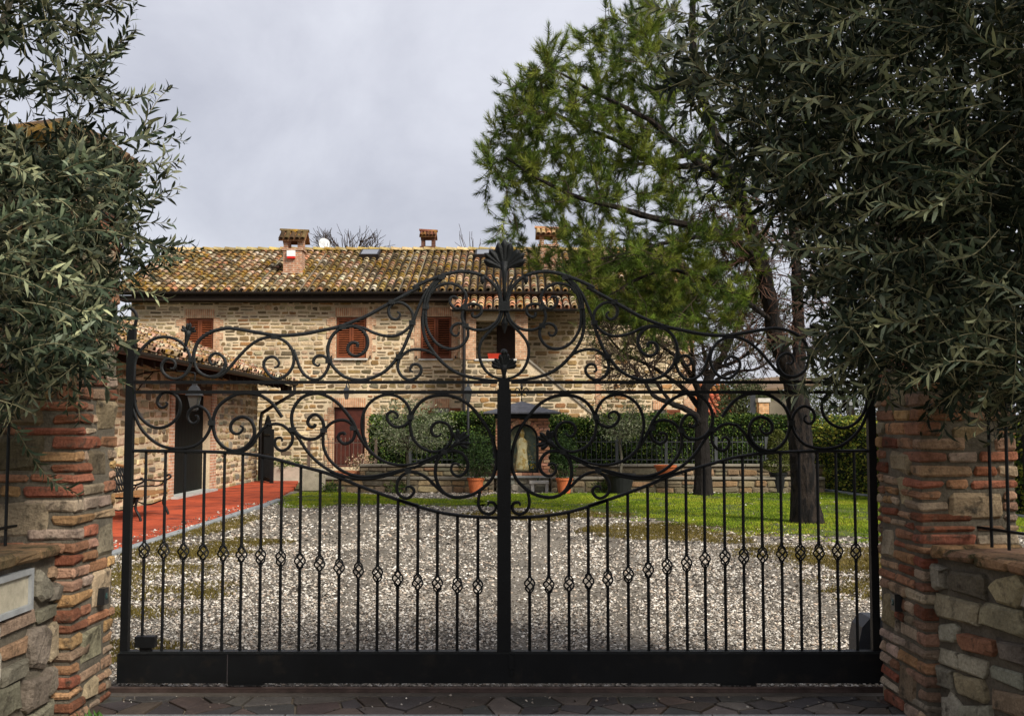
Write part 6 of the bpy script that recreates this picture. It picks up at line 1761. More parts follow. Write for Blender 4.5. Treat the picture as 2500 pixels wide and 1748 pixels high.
# small stone bench before the shrine
sb2 = empty('stone_bench', (sx(1316), SY - 0.35, 0), 'small stone bench with spiky plant at the foot of the shrine', 'stone bench')
m = MB(); m.box((sx(1292), SY - 0.42, 0.20), (sx(1338), SY - 0.12, 0.26)); m.build('slab', SILLM, sb2)
for p in (1296, 1330):
    m = MB(); m.box((sx(p), SY - 0.38, -0.02), (sx(p) + 0.07, SY - 0.16, 0.1995)); m.build('leg', SILLM, sb2)
m = MB()
for k in range(14):
    a = k * 2.4; d = np.array((math.cos(a) * 0.5, math.sin(a) * 0.5, 1.0)); c = np.array((sx(1312), SY - 0.27, 0.26)); s = np.cross(d, (0.3, 0.2, 1)); s = s / np.linalg.norm(s) * 0.01
    m.add([c - s, c + s, c + d * 0.09], [(0, 1, 2)])
m.build('agave', M('agave', (0.05, 0.08, 0.04), rough=0.6), sb2)

# ---- pots
TERRA = M('terracotta', (0.48, 0.13, 0.045), rough=0.8, var=0.25, scale=8, fine=0.15, fscale=50)
DARKPOT = M('dark_pot', (0.014, 0.015, 0.015), rough=0.5, var=0.2, scale=8)
def pot(parent, c, r0, r1, h, mat, rim=0.03):
    m = MB(); m.lathe(c, [(r0, 0), (r1 * 0.97, h - rim * 1.6), (r1 * 1.06, h - rim * 1.5), (r1 * 1.07, h), (r1 * 0.93, h), (r1 * 0.90, h - 0.04)], 22); m.build('pot', mat, parent, False)
    m = MB(); m.lathe((c[0], c[1], c[2] + h - 0.05), [(r1 * 0.88, 0), (r1 * 0.88, 0.012)], 18); m.build('soil', MATS['potting_soil'], parent)
PY = 24.45
DKG = [(0.016, 0.034, 0.010), (0.025, 0.05, 0.012), (0.035, 0.07, 0.015), (0.05, 0.085, 0.02)]
for px, lb, sd, wd in ((1162, 'terracotta pot with dense dark shrub on the lamp post side of the shrine', 121, 0.42), (1377, 'bright terracotta pot with dark shrub between shrine and black olive pot', 122, 0.30)):
    c = (hx(px, PY), PY, 0.0)
    e = empty('potted_shrub', c, lb, 'potted plant', 'terracotta pots beside the shrine')
    pot(e, c, 0.13, 0.185, 0.36, TERRA)
    plant('shrub', (c[0], c[1], 0.36 + 0.50), wd, 0.55, 2600, DKG, None, None, sd, ((c[0], c[1], 0.32), 9, 0.012), parent=e)
c = (hx(1623, 25.1), 25.1, 0.358)
e = empty('bowl_pot', c, 'wide terracotta bowl pot standing on the garden wall', 'pot'); pot(e, c, 0.14, 0.25, 0.27, TERRA)
OLP = [(0.13, 0.155, 0.075), (0.20, 0.22, 0.12), (0.28, 0.29, 0.18), (0.09, 0.12, 0.05)]
c = (hx(1513, 24.45), 24.45, 0.0)
e = empty('potted_olive', c, 'young olive tree in a wide black pot before the garden wall', 'potted tree'); pot(e, c, 0.22, 0.33, 0.46, DARKPOT)
m = MB(); m.tube(catmull(np.array([(c[0], c[1], 0.4), (c[0] + 0.03, c[1], 0.8), (c[0] - 0.01, c[1], 1.15), (c[0] + 0.02, c[1], 1.4)]), 5), np.linspace(0.035, 0.022, 16), 7); m.build('trunk', BARK_OLIVE, e)
plant('crown', (c[0] + 0.02, c[1], 1.72), 0.78, 0.55, 3600, OLP, None, None, 123, ((c[0] + 0.02, c[1], 1.25), 20, 0.014), parent=e, gap=0.50, Lr=(0.05, 0.085))
c = (hx(997, 24.6), 24.6, 0.0)
e = empty('young_olive', c, 'young silvery olive tree before the hedge near the farmhouse door', 'tree')
m = MB(); m.tube(catmull(np.array([(c[0], c[1], -0.05), (c[0] + 0.01, c[1], 0.5), (c[0] - 0.02, c[1], 0.95), (c[0], c[1], 1.3)]), 5), np.linspace(0.045, 0.03, 16), 7); m.build('trunk', BARK_OLIVE, e)
plant('crown', (c[0] + 0.05, c[1], 1.50), 0.98, 0.62, 6500, OLP, None, None, 124, ((c[0], c[1], 1.0), 24, 0.015), parent=e, gap=0.42, Lr=(0.05, 0.09))
# topiary
c = (hx(1897, 25.0), 25.0, 0.0)
e = empty('topiary', c, 'cone shaped topiary on a ball in a tall black pot', 'potted plant')
pot(e, (c[0], c[1], 0.0), 0.15, 0.20, 0.46, DARKPOT)
m = MB(); m.tube([(c[0], c[1], 0.40), (c[0], c[1], 1.3)], 0.03, 6); m.build('trunk', BARK_OLIVE, e)
g = np.random.default_rng(126); n_ = 5200
t = g.uniform(0, 1, n_); a = g.uniform(0, 2 * np.pi, n_)
rr = np.where(t < 0.34, 0.34 * np.sqrt(np.clip(1 - ((t - 0.17) / 0.17) ** 2, 0, 1)), 0.24 * np.sqrt(np.clip(1 - ((t - 0.40) / 0.60) ** 2, 0, 1)) ) * g.uniform(0.8, 1.03, n_)
P = np.stack([c[0] + rr * np.cos(a), c[1] + rr * np.sin(a), 0.46 + t * 0.98], 1)
V, F, C = rand_leaves(g, P, np.stack([np.cos(a), np.sin(a), 0.3 + 0 * a], 1), (0.03, 0.05), (0.015, 0.03), [(0.09, 0.10, 0.02), (0.12, 0.13, 0.025), (0.06, 0.075, 0.015)], 0.6)
obj('foliage', V, F, LEAFFAR, e, C)
# low weeds along the wall foot
g = np.random.default_rng(127)
for k, (xx, yy, w_, lb) in enumerate(((-4.15, 24.75, 0.22, 'low weeds at the foot of the concrete block'), (-2.6, 24.75, 0.3, 'low weeds under the lower wall step left of the young olive'), (2.1, 24.7, 0.3, 'leafy weeds beside the black olive pot'))):
    plant('weed_clump', (xx, yy, 0.12), w_, 0.14, 380, HEDGEP, lb if k != 1 else 'low weeds at the wall foot near the young olive', 'weeds', 130 + k, ((xx, yy, 0.0), 5, 0.006))

# ---- neighbouring buildings beyond the hedge
nb_ = empty('neighbour_house', (hx(1790, 46), 46, 0), 'neighbouring house with bright red tiled roof behind the hedge', 'house')
nz = lambda p: hz(p, 46)
m = MB(); m.box((hx(1700, 46), 46, -0.05), (hx(1880, 46), 52, nz(1012))); m.build('wall', M('cream_render', (0.20, 0.17, 0.125), rough=0.9, var=0.15, scale=2), nb_)
E0_ = np.array((hx(1690, 46), 45.6, nz(1014))); E1_ = np.array((hx(1806, 46), 45.6, nz(1014))); D_ = np.array((0, 1.0, 0.42)); D_ /= np.linalg.norm(D_)
m = MB(); up = D_ * 3.6; q = np.array((0, 0, -0.1)); m.add([E0_, E1_, E1_ + up, E0_ + up, E0_ + q, E1_ + q, E1_ + up + q, E0_ + up + q], BOXF); rf = m.build('roof', SOFFIT, nb_)
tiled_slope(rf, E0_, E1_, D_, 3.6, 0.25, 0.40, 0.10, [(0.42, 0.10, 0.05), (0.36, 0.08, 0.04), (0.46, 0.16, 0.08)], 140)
m = MB(); m.box((hx(1870, 46), 45.4, -0.05), (hx(1960, 46), 48, nz(955))); m.build('side_wing', MATS['cream_render'], nb_)
m = MB(); a, b = hx(1800, 46), hx(1990, 46); m.add([(a, 45.0, nz(962)), (b, 45.0, nz(945)), (b, 48.4, nz(915)), (a, 48.4, nz(930)), (a, 45.0, nz(956)), (b, 45.0, nz(939)), (b, 48.4, nz(909)), (a, 48.4, nz(924))], BOXF); m.build('wing_roof', M('far_tile', (0.15, 0.10, 0.06), rough=0.9, var=0.3, scale=3), nb_)
cp_ = empty('brick_column', (hx(1864, 38), 38, 0), 'square orange brick column beyond the hedge beside the pine trunk', 'column')
m = MB(); m.box((hx(1853, 38), 38, -0.05), (hx(1877, 38), 38.4, hz(982, 38))); m.build('shaft', M_brick('column_brick', (0.55, 0.30, 0.14), (0.48, 0.24, 0.10), (0.50, 0.36, 0.22), 0.25, 0.075, 'SZ'), cp_)
m = MB(); m.box((hx(1850, 38), 37.95, hz(981.8, 38)), (hx(1880, 38), 38.45, hz(972, 38))); m.build('cap', SILLM, cp_)
m = MB(); m.box((hx(1834, 38), 38.1, -0.05), (hx(1846, 38), 38.2, hz(960, 38))); tag(m.build('grey_post', LGM), 'plain grey post next to the orange brick column', 'post')
# ================================================================== trees
def line_px(pts, Y):
    """limb through points of the photograph at given distances"""
    return np.array([at(p[0], p[1], p[2] if len(p) > 2 else Y) for p in pts])

class Skeleton:
    def __init__(s): s.P = []; s.R = []; s.T = []; s.paths = []
    def limb(s, P, r0, r1, per=6, power=1.0):
        C = catmull(P, per); n = len(C)
        rr = r0 + (r1 - r0) * np.linspace(0, 1, n) ** power
        if r0 > 0.15: rr[:5] *= np.linspace(1.28, 1.0, 5)
        s.paths.append((C, rr))
        T = unit(np.gradient(C, axis=0))
        s.P += list(C); s.R += list(rr); s.T += list(T)
        return C
    def arrays(s): s.PA = np.array(s.P); s.RA = np.array(s.R); s.TA = np.array(s.T)

def reach(sk, targets, g, rmax, rtip, sag=0.1, lift=0.0, grow=True, seg=5, penalty=None, wob=0.04):
    """branches from the nearest limb to each target, nearest targets first"""
    out = []
    sk.arrays()
    PA, RA, TA = [sk.PA], [sk.RA], [sk.TA]
    d0 = np.array([np.min(np.linalg.norm(sk.PA - t, axis=1)) for t in targets])
    A, Rr, Tt = sk.PA, sk.RA, sk.TA
    buf_P, buf_R, buf_T = [], [], []
    for i in np.argsort(d0):
        t = targets[i]
        if buf_P and len(buf_P) > 60:
            A = np.vstack([A] + buf_P); Rr = np.concatenate([Rr] + buf_R); Tt = np.vstack([Tt] + buf_T); buf_P, buf_R, buf_T = [], [], []
        v = t - A
        d = np.linalg.norm(v, axis=1)
        cost = d * (1.25 - 0.35 * np.einsum('ij,ij->i', v / (d[:, None] + 1e-9), Tt))
        k = int(np.argmin(cost)); s0 = A[k]; L = d[k]
        if L < 1e-3: continue
        c1 = s0 + Tt[k] * L * 0.35 + g.normal(0, wob, 3) * L
        c2 = t - unit(v[k]) * L * 0.3 + np.array((0, 0, -sag + lift)) * L + g.normal(0, wob, 3) * L
        tt = np.linspace(0, 1, seg + 1)[:, None]
        C = (1 - tt) ** 3 * s0 + 3 * (1 - tt) ** 2 * tt * c1 + 3 * (1 - tt) * tt ** 2 * c2 + tt ** 3 * t
        r0 = min(Rr[k] * 0.75, rmax, rtip + 0.012 * L)
        rr = r0 + (rtip - r0) * tt[:, 0]
        out.append((C, rr))
        if grow:
            buf_P.append(C[1:-1]); buf_R.append(rr[1:-1]); buf_T.append(unit(np.gradient(C, axis=0))[1:-1])
    return out

def in_poly_px(g, poly, n):
    poly = np.array(poly, float); lo, hi = poly.min(0), poly.max(0)
    out = np.zeros((0, 2))
    while len(out) < n:
        q = g.uniform(lo, hi, (n * 2, 2))
        out = np.vstack([out, q[inside(q[:, 0], q[:, 1], [tuple(p) for p in poly])]])
    return out[:n]

# ---- the tall pine
pine = empty('pine_tree', at(1968, 1272, 17.1) * np.array((1, 1, 0)), 'tall pine with two dark trunks and spreading needle crown on the lawn', 'tree')
g = np.random.default_rng(201)
sk = Skeleton()
T1 = sk.limb(line_px([(1970, 1290, 17.1), (1962, 1180, 17.1), (1955, 1080, 17.1), (1946, 980, 17.1), (1928, 905, 17.1), (1898, 835, 17.0), (1876, 720, 16.9), (1850, 610, 16.9), (1806, 480, 16.8), (1745, 330, 16.8), (1705, 190, 16.9), (1690, 60, 17.0), (1700, -90, 17.1)], 17.1), 0.225, 0.035, 6, 0.9)
T2 = sk.limb(line_px([(1942, 960, 17.1), (1950, 890, 17.25), (1949, 780, 17.4), (1943, 640, 17.5), (1935, 500, 17.6), (1932, 300, 17.7), (1960, 100, 17.8)], 17.1), 0.135, 0.04)
limbs = [([(1872, 690), (1815, 600, 16.6), (1757, 572, 16.3), (1690, 552, 16.1), (1600, 534, 15.9), (1500, 505, 15.8), (1400, 478, 15.7), (1300, 428, 15.7), (1235, 385, 15.7)], 0.085, 0.014),
         ([(1806, 480), (1760, 440, 16.4), (1715, 405, 16.1), (1656, 356, 15.9), (1595, 300, 15.8), (1530, 265, 15.8), (1440, 220, 15.8), (1370, 180, 15.8)], 0.075, 0.014),
         ([(1700, 405, 16.3), (1628, 405, 16.3), (1555, 370, 16.4), (1494, 340, 16.4), (1400, 300, 16.4), (1300, 250, 16.5)], 0.05, 0.012),
         ([(1757, 572, 16.3), (1640, 590, 15.9), (1520, 620, 15.7), (1430, 640, 15.7)], 0.04, 0.010),
         ([(1880, 780), (1818, 735, 16.5), (1740, 690, 16.2), (1640, 660, 16.1), (1560, 680, 16.0), (1490, 720, 16.0)], 0.05, 0.012),
         ([(1745, 330), (1690, 250, 16.4), (1620, 160, 16.2), (1570, 80, 16.1)], 0.045, 0.012),
         ([(1943, 640, 17.5), (2000, 560, 17.3), (2080, 500, 17.0)], 0.05, 0.014),
         ([(1850, 610), (1800, 640, 17.6), (1700, 640, 18.2), (1600, 600, 18.6), (1480, 580, 18.8)], 0.05, 0.012),
         ([(1780, 400, 16.8), (1690, 380, 17.6), (1580, 400, 18.2), (1450, 400, 18.6), (1340, 360, 18.8)], 0.05, 0.012),
         ([(1850, 610), (1900, 500, 16.3), (1960, 420, 15.9)], 0.04, 0.012)]
for P, a, b in limbs: sk.limb(line_px(P, 16.9), a, b)
crown = [(1400, 640), (1230, 600), (1190, 560), (1180, 480), (1172, 395), (1200, 300), (1235, 215), (1300, 170), (1352, 80), (1420, 62), (1480, 60), (1530, 12), (1600, -60), (1800, -120), (2000, -60), (2060, 200), (2000, 420), (1860, 520), (1820, 640), (1840, 760), (1730, 850), (1600, 830), (1500, 800), (1440, 790), (1420, 700)]
tg = np.vstack([in_poly_px(g, crown, 560), in_poly_px(g, [(1400, 560), (1880, 560), (1870, 740), (1720, 840), (1560, 820), (1450, 760), (1290, 640)], 200), in_poly_px(g, [(1380, 380), (1560, 300), (1800, 400), (1860, 560), (1500, 600), (1330, 560)], 85), in_poly_px(g, [(1190, 400), (1250, 220), (1370, 100), (1500, 60), (1620, 0), (1640, 300), (1400, 400), (1230, 520)], 150)])
far_left = np.clip((1900 - tg[:, 0]) / 700, 0, 1)
Y_ = 17.0 + g.normal(0, 0.95, len(tg)) * (1.15 - 0.5 * far_left) - 0.6 * far_left
tgt = np.array([at(p[0], p[1], y) for p, y in zip(tg, Y_)])
# silhouette targets pushed to the outline so that the edge reads as tufts
edge = np.array([(1185, 470), (1178, 400), (1190, 350), (1205, 300), (1230, 235), (1243, 220), (1290, 185), (1330, 130), (1357, 90), (1385, 78), (1430, 80), (1470, 55), (1490, 45), (1545, 20), (1570, 20), (1195, 520), (1200, 560), (1235, 600), (1300, 640), (1420, 690), (1440, 760), (1240, 290), (1300, 240), (1350, 160), (1210, 430)])
ed = np.array([at(p[0], p[1], 15.8 + g.normal(0, 0.35)) for p in edge])
branches = reach(sk, np.vstack([ed, tgt]), g, 0.035, 0.0055, sag=0.10, lift=0.16, seg=6)
# needle tufts: brushes at the ends of upturned twigs
NP_ = np.array([(0.036, 0.062, 0.009), (0.060, 0.100, 0.012), (0.10, 0.15, 0.017), (0.15, 0.195, 0.024), (0.20, 0.23, 0.035)])
tufts = []; twigs = []
for C, rr in branches:
    end = C[-1]; d = unit(C[-1] - C[-3]); L = np.linalg.norm(C[-1] - C[0])
    tufts.append((end, unit(d + (0, 0, 0.35)), 1.0))
    for q in range(g.integers(2, 5)):
        t = g.uniform(0.35, 1.0); i = int(t * (len(C) - 1)); p = C[i]
        dd = unit(d * 0.7 + g.normal(0, 0.55, 3) + np.array((0, 0, 0.35)))
        e_ = p + dd * g.uniform(0.14, 0.34)
        twigs.append((np.array([p, (p + e_) / 2 + g.normal(0, 0.01, 3), e_]), np.array([0.006, 0.005, 0.0035])))
        tufts.append((e_, unit(dd + (0, 0, 0.4)), g.uniform(0.7, 1.0)))
def needles(tufts, g, per, Lr, pal, wid=0.0030):
    n = len(tufts)
    E = np.array([t[0] for t in tufts]); D = np.array([t[1] for t in tufts]); S = np.array([t[2] for t in tufts])
    A = unit(np.cross(D, g.normal(0, 1, (n, 3)))); B = np.cross(D, A)
    k = per
    s = g.uniform(0, 1, (n, k)); a = g.uniform(0, 2 * np.pi, (n, k))
    base = E[:, None] - D[:, None] * (s * 0.21 * S[:, None])[..., None]
    op = 0.25 + 1.0 * s + g.normal(0, 0.14, (n, k))
    dirv = unit(D[:, None] * np.cos(op)[..., None] + (A[:, None] * np.cos(a)[..., None] + B[:, None] * np.sin(a)[..., None]) * np.sin(op)[..., None])
    L = g.uniform(*Lr, (n, k)) * S[:, None]
    side = unit(np.cross(dirv, g.normal(0, 1, (n, k, 3)))) * wid
    tip = base + dirv * L[..., None]
    V = np.stack([base - side, base + side, tip], 2).reshape(-1, 3)
    F = np.arange(n * k * 3).reshape(-1, 3)
    c = pal[g.integers(0, len(pal), n)] * g.uniform(0.75, 1.25, (n, 1))
    C = np.repeat(np.repeat(c, k, axis=0) * g.uniform(0.7, 1.3, (n * k, 1)), 3, axis=0)
    return V, F, C
V, F, C = needles(tufts, g, 82, (0.09, 0.17), NP_, 0.0038)
nd = obj('needles', V, F, NEEDLE, pine, C); nd['kind'] = 'stuff'
for k, (C_, rr) in enumerate(sk.paths):
    V, F = tube(C_, rr * (1 + 0.0), 10 if k < 2 else 7)
    V = V + g.normal(0, 1, V.shape) * (0.010 if k < 2 else 0.004)
    obj('trunk' if k < 2 else 'limb', V, F, BARK_PINE, pine)
V, F = tubes_joined(branches, 5); obj('branches', V, F, TWIG_PINE, pine)['kind'] = 'stuff'
V, F = tubes_joined(twigs, 3); obj('twigs', V, F, TWIG_PINE, pine)['kind'] = 'stuff'
# dead brown twigs about the trunks
dead_poly = [(1640, 500), (1760, 440), (1900, 420), (2060, 480), (2060, 820), (1960, 880), (1830, 860), (1780, 740), (1700, 640)]
tg = in_poly_px(g, dead_poly, 420)
tgt = np.array([at(p[0], p[1], 17.2 + g.normal(0, 0.6)) for p in tg])
dead = reach(sk, tgt, g, 0.016, 0.0045, sag=0.12, seg=5, wob=0.09)
more = []
for C, rr in dead:
    for q in range(4):
        i = g.integers(1, len(C) - 1); d = unit(unit(C[-1] - C[0]) + g.normal(0, 0.7, 3)); L = g.uniform(0.12, 0.40)
        e_ = C[i] + d * L + np.array((0, 0, -0.05))
        more.append((np.array([C[i], (C[i] + e_) / 2 + g.normal(0, 0.03, 3), e_]), np.array([0.0065, 0.0055, 0.004])))
V, F = tubes_joined(dead + more, 3); obj('dead_twigs', V, F, M('dead_twig', (0.085, 0.045, 0.030), rough=0.95, var=0.3, scale=6), pine)['kind'] = 'stuff'

# ---- smaller tree, bare limbs and upright twigs
bt = empty('bare_tree', at(1717, 1209, 23.9) * np.array((1, 1, 0)), 'smaller dark tree with forked trunk and bushy bare twigs before the garden wall', 'tree')
g = np.random.default_rng(202)
s2 = Skeleton()
s2.limb(line_px([(1718, 1222), (1716, 1130), (1714, 1060), (1715, 1000), (1722, 950), (1745, 900, 24), (1775, 850, 24.1), (1800, 790, 24.2), (1815, 720, 24.3)], 23.9), 0.20, 0.024)
for P, a, b in (([(1712, 1040), (1690, 1008, 23.7), (1640, 985, 23.4), (1598, 968, 23.2), (1575, 935, 23.1), (1540, 890, 23.0)], 0.085, 0.02),
                ([(1714, 985), (1695, 930, 23.8), (1665, 880, 23.7), (1640, 820, 23.6), (1630, 760, 23.6)], 0.08, 0.018),
                ([(1718, 960), (1725, 900, 24.3), (1715, 840, 24.6), (1705, 770, 24.8)], 0.06, 0.018),
                ([(1745, 900, 24), (1800, 880, 23.8), (1850, 840, 23.6), (1880, 790, 23.5)], 0.05, 0.014),
                ([(1640, 985, 23.4), (1600, 930, 23.9), (1560, 850, 24.2)], 0.045, 0.014),
                ([(1665, 880, 23.7), (1610, 840, 23.5), (1560, 790, 23.4)], 0.05, 0.014), ([(1712, 1000), (1670, 950, 24.2), (1600, 900, 24.5), (1520, 860, 24.7), (1470, 800, 24.8)], 0.065, 0.014), ([(1722, 950), (1780, 910, 24.4), (1850, 900, 24.6), (1900, 860, 24.7)], 0.055, 0.014), ([(1695, 930, 23.8), (1690, 860, 23.4), (1670, 780, 23.2)], 0.05, 0.014)): s2.limb(line_px(P, 23.9), a, b)
tp = [(1450, 920), (1430, 800), (1500, 720), (1600, 680), (1720, 660), (1850, 680), (1920, 760), (1930, 880), (1820, 940), (1750, 910), (1650, 950), (1520, 960)]
tg = in_poly_px(g, tp, 620)
tgt = np.array([at(p[0], p[1], 23.9 + g.normal(0, 0.75)) for p in tg])
br = reach(s2, tgt, g, 0.028, 0.0065, sag=-0.08, lift=0.05, seg=5, wob=0.05)
tw = []; tf2 = []
for C, rr in br:
    for q in range(4):
        i = g.integers(1, len(C)); d = unit(unit(C[-1] - C[0]) + g.normal(0, 0.4, 3) + np.array((0, 0, 0.3))); L = g.uniform(0.2, 0.55)
        e_ = C[i] + d * L
        tw.append((np.array([C[i], (C[i] + e_) / 2 + g.normal(0, 0.03, 3), e_]), np.array([0.009, 0.0075, 0.005])))
        if e_[2] > 3.0 and g.uniform() < 0.55: tf2.append((e_, d, g.uniform(0.7, 1.0)))
V, F = tubes_joined(br + tw, 3); obj('twigs', V, F, TWIG_PINE, bt)['kind'] = 'stuff'
for k, (C_, rr) in enumerate(s2.paths):
    V, F = tube(C_, rr, 9); V = V + g.normal(0, 0.006, V.shape); obj('trunk' if k == 0 else 'limb', V, F, BARK_DARK, bt)
V, F, C = needles(tf2, g, 26, (0.10, 0.18), np.array([(0.06, 0.085, 0.016), (0.085, 0.11, 0.02), (0.05, 0.065, 0.015)]), 0.0036)
obj('needles', V, F, NEEDLE, bt, C)['kind'] = 'stuff'

# ---- far bare trees over the roof ridge
for k, (px, w_, top, lb) in enumerate(((850, 110, 572, 'fan of bare twigs above the roof ridge beside the aerial'), (1150, 40, 556, 'few thin bare shoots above the roof ridge near the gate finial'))):
    g = np.random.default_rng(210 + k); s3 = Skeleton(); Yf = 52.0
    s3.limb(np.array([at(px, 900, Yf), at(px, 760, Yf), at(px + 3, 680, Yf)]), 0.22, 0.08)
    n_ = 100 if w_ > 60 else 7
    tgt = np.array([at(px + g.uniform(-w_, w_) * (0.6 + 0.4 * g.uniform()), g.uniform(top, top + 45), Yf + g.normal(0, 0.8)) for _ in range(n_)])
    br = reach(s3, tgt, g, 0.05, 0.010, sag=-0.05, lift=0.0, seg=5, wob=0.04)
    tw = []
    for C, rr in br:
        for q in range(3):
            i = g.integers(2, len(C)); d = unit(unit(C[-1] - C[-3]) + g.normal(0, 0.35, 3) + np.array((0, 0, 0.4))); e_ = C[i] + d * g.uniform(0.2, 0.7)
            tw.append((np.array([C[i], (C[i] + e_) / 2 + g.normal(0, 0.02, 3), e_]), np.array([0.015, 0.012, 0.009])))
    e = empty('bare_tree', at(px, 900, Yf) * np.array((1, 1, 0)), lb, 'tree')
    V, F = tube(np.vstack([at(px, 1060, Yf), s3.paths[0][0]]), np.concatenate([[0.25], s3.paths[0][1]]), 8); obj('trunk', V, F, BARK_PINE, e)
    V, F = tubes_joined(br + tw, 3); obj('crown', V, F, TWIG_PINE, e)
# ---- far greenery beyond the lawn
FARG = [(0.05, 0.065, 0.025), (0.07, 0.08, 0.03), (0.09, 0.10, 0.045), (0.035, 0.05, 0.02)]
for k, (px, py, Yf, rx, rz, lb) in enumerate(((2080, 985, 44, 2.6, 1.9, 'olive green tree behind the yellow green hedge'), (1960, 985, 50, 2.2, 1.7, 'dull green tree right behind the pine trunk'), (1812, 990, 42, 1.0, 1.3, 'rounded dark shrub before the red tiled neighbour roof'), (2230, 960, 46, 3.2, 2.6, 'broad green tree mostly hidden by the gate pillar'))):
    c = at(px, py, Yf)
    e = empty('far_tree', (c[0], c[1], 0), lb.replace(' right', ''), 'tree', None)
    m = MB(); m.tube([(c[0], c[1], -0.05), (c[0], c[1], c[2])], [0.16, 0.09], 7); m.build('trunk', BARK_PINE, e)
    plant('crown', c, rx, rz, 5200, FARG, None, None, 220 + k, ((c[0], c[1], c[2] - rz * 0.6), 10, 0.05), parent=e, Lr=(0.09, 0.18), gap=0.25)

# ---- the two olive trees at the entrance
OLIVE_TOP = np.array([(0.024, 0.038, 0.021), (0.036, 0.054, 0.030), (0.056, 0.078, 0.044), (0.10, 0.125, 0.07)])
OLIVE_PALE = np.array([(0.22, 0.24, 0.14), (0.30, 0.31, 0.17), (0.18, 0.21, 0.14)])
LEAF1 = None
def olive_leaves(paths, g, step, Lr, Wr, pale=0.2, start=0.25):
    """opposite pairs of narrow leaves along each twig"""
    P = []; T = []; A = []; SH = []; PL = []; TN = []
    for C, rr in paths:
        C = catmull(C, 4); seg = np.sqrt(((C[1:] - C[:-1]) ** 2).sum(1)); s = np.concatenate([[0], np.cumsum(seg)]); tot = s[-1]
        d0 = tot * 0.12 if start == 0.0 else max(tot * start, tot - 0.42); n = max(1, int((tot - d0) / step))
        d = d0 + (np.arange(n) + g.uniform(0, 0.5, n)) * (tot - d0) / n
        i = np.clip(np.searchsorted(s, d), 1, len(C) - 1)
        P.append(C[i]); T.append(C[i] - C[i - 1])
        A.append(g.uniform(0, 6.28) + np.arange(n) * 1.41 + g.normal(0, 0.25, n))
        SH.append(np.where(tot - d < 0.05, 0.65, 1.0))
        TN.append(np.full(n, g.uniform(0.75, 1.25))); PL.append(np.full(n, 0.72 if g.uniform() < pale else 0.10))
    P = np.vstack(P); T = unit(np.vstack(T)); A, SH, PL, TN = map(np.concatenate, (A, SH, PL, TN))
    P = np.vstack([P, P]); T = np.vstack([T, T]); A = np.concatenate([A, A + math.pi]); SH, PL, TN = (np.concatenate([q, q]) for q in (SH, PL, TN))
    n = len(P)
    side = unit(np.cross(T, np.array((0.1, 0.2, 1.0)))); up = np.cross(side, T)
    o_ = side * np.cos(A)[:, None] + up * np.sin(A)[:, None]
    D = unit(T * g.uniform(0.55, 1.1, (n, 1)) + o_ * 0.85 + np.array((0, 0, 0.12)))
    Nn = unit(np.cross(D, np.cross(T, D)) + g.normal(0, 0.35, (n, 3)))
    L = g.uniform(*Lr, n) * SH
    ip = g.uniform(0, 1, n) < PL
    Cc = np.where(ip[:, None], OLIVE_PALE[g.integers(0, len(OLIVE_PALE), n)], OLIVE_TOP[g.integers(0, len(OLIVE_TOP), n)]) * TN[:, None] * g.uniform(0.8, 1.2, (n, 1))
    return P, D, Nn, L, L * g.uniform(*Wr, n), Cc

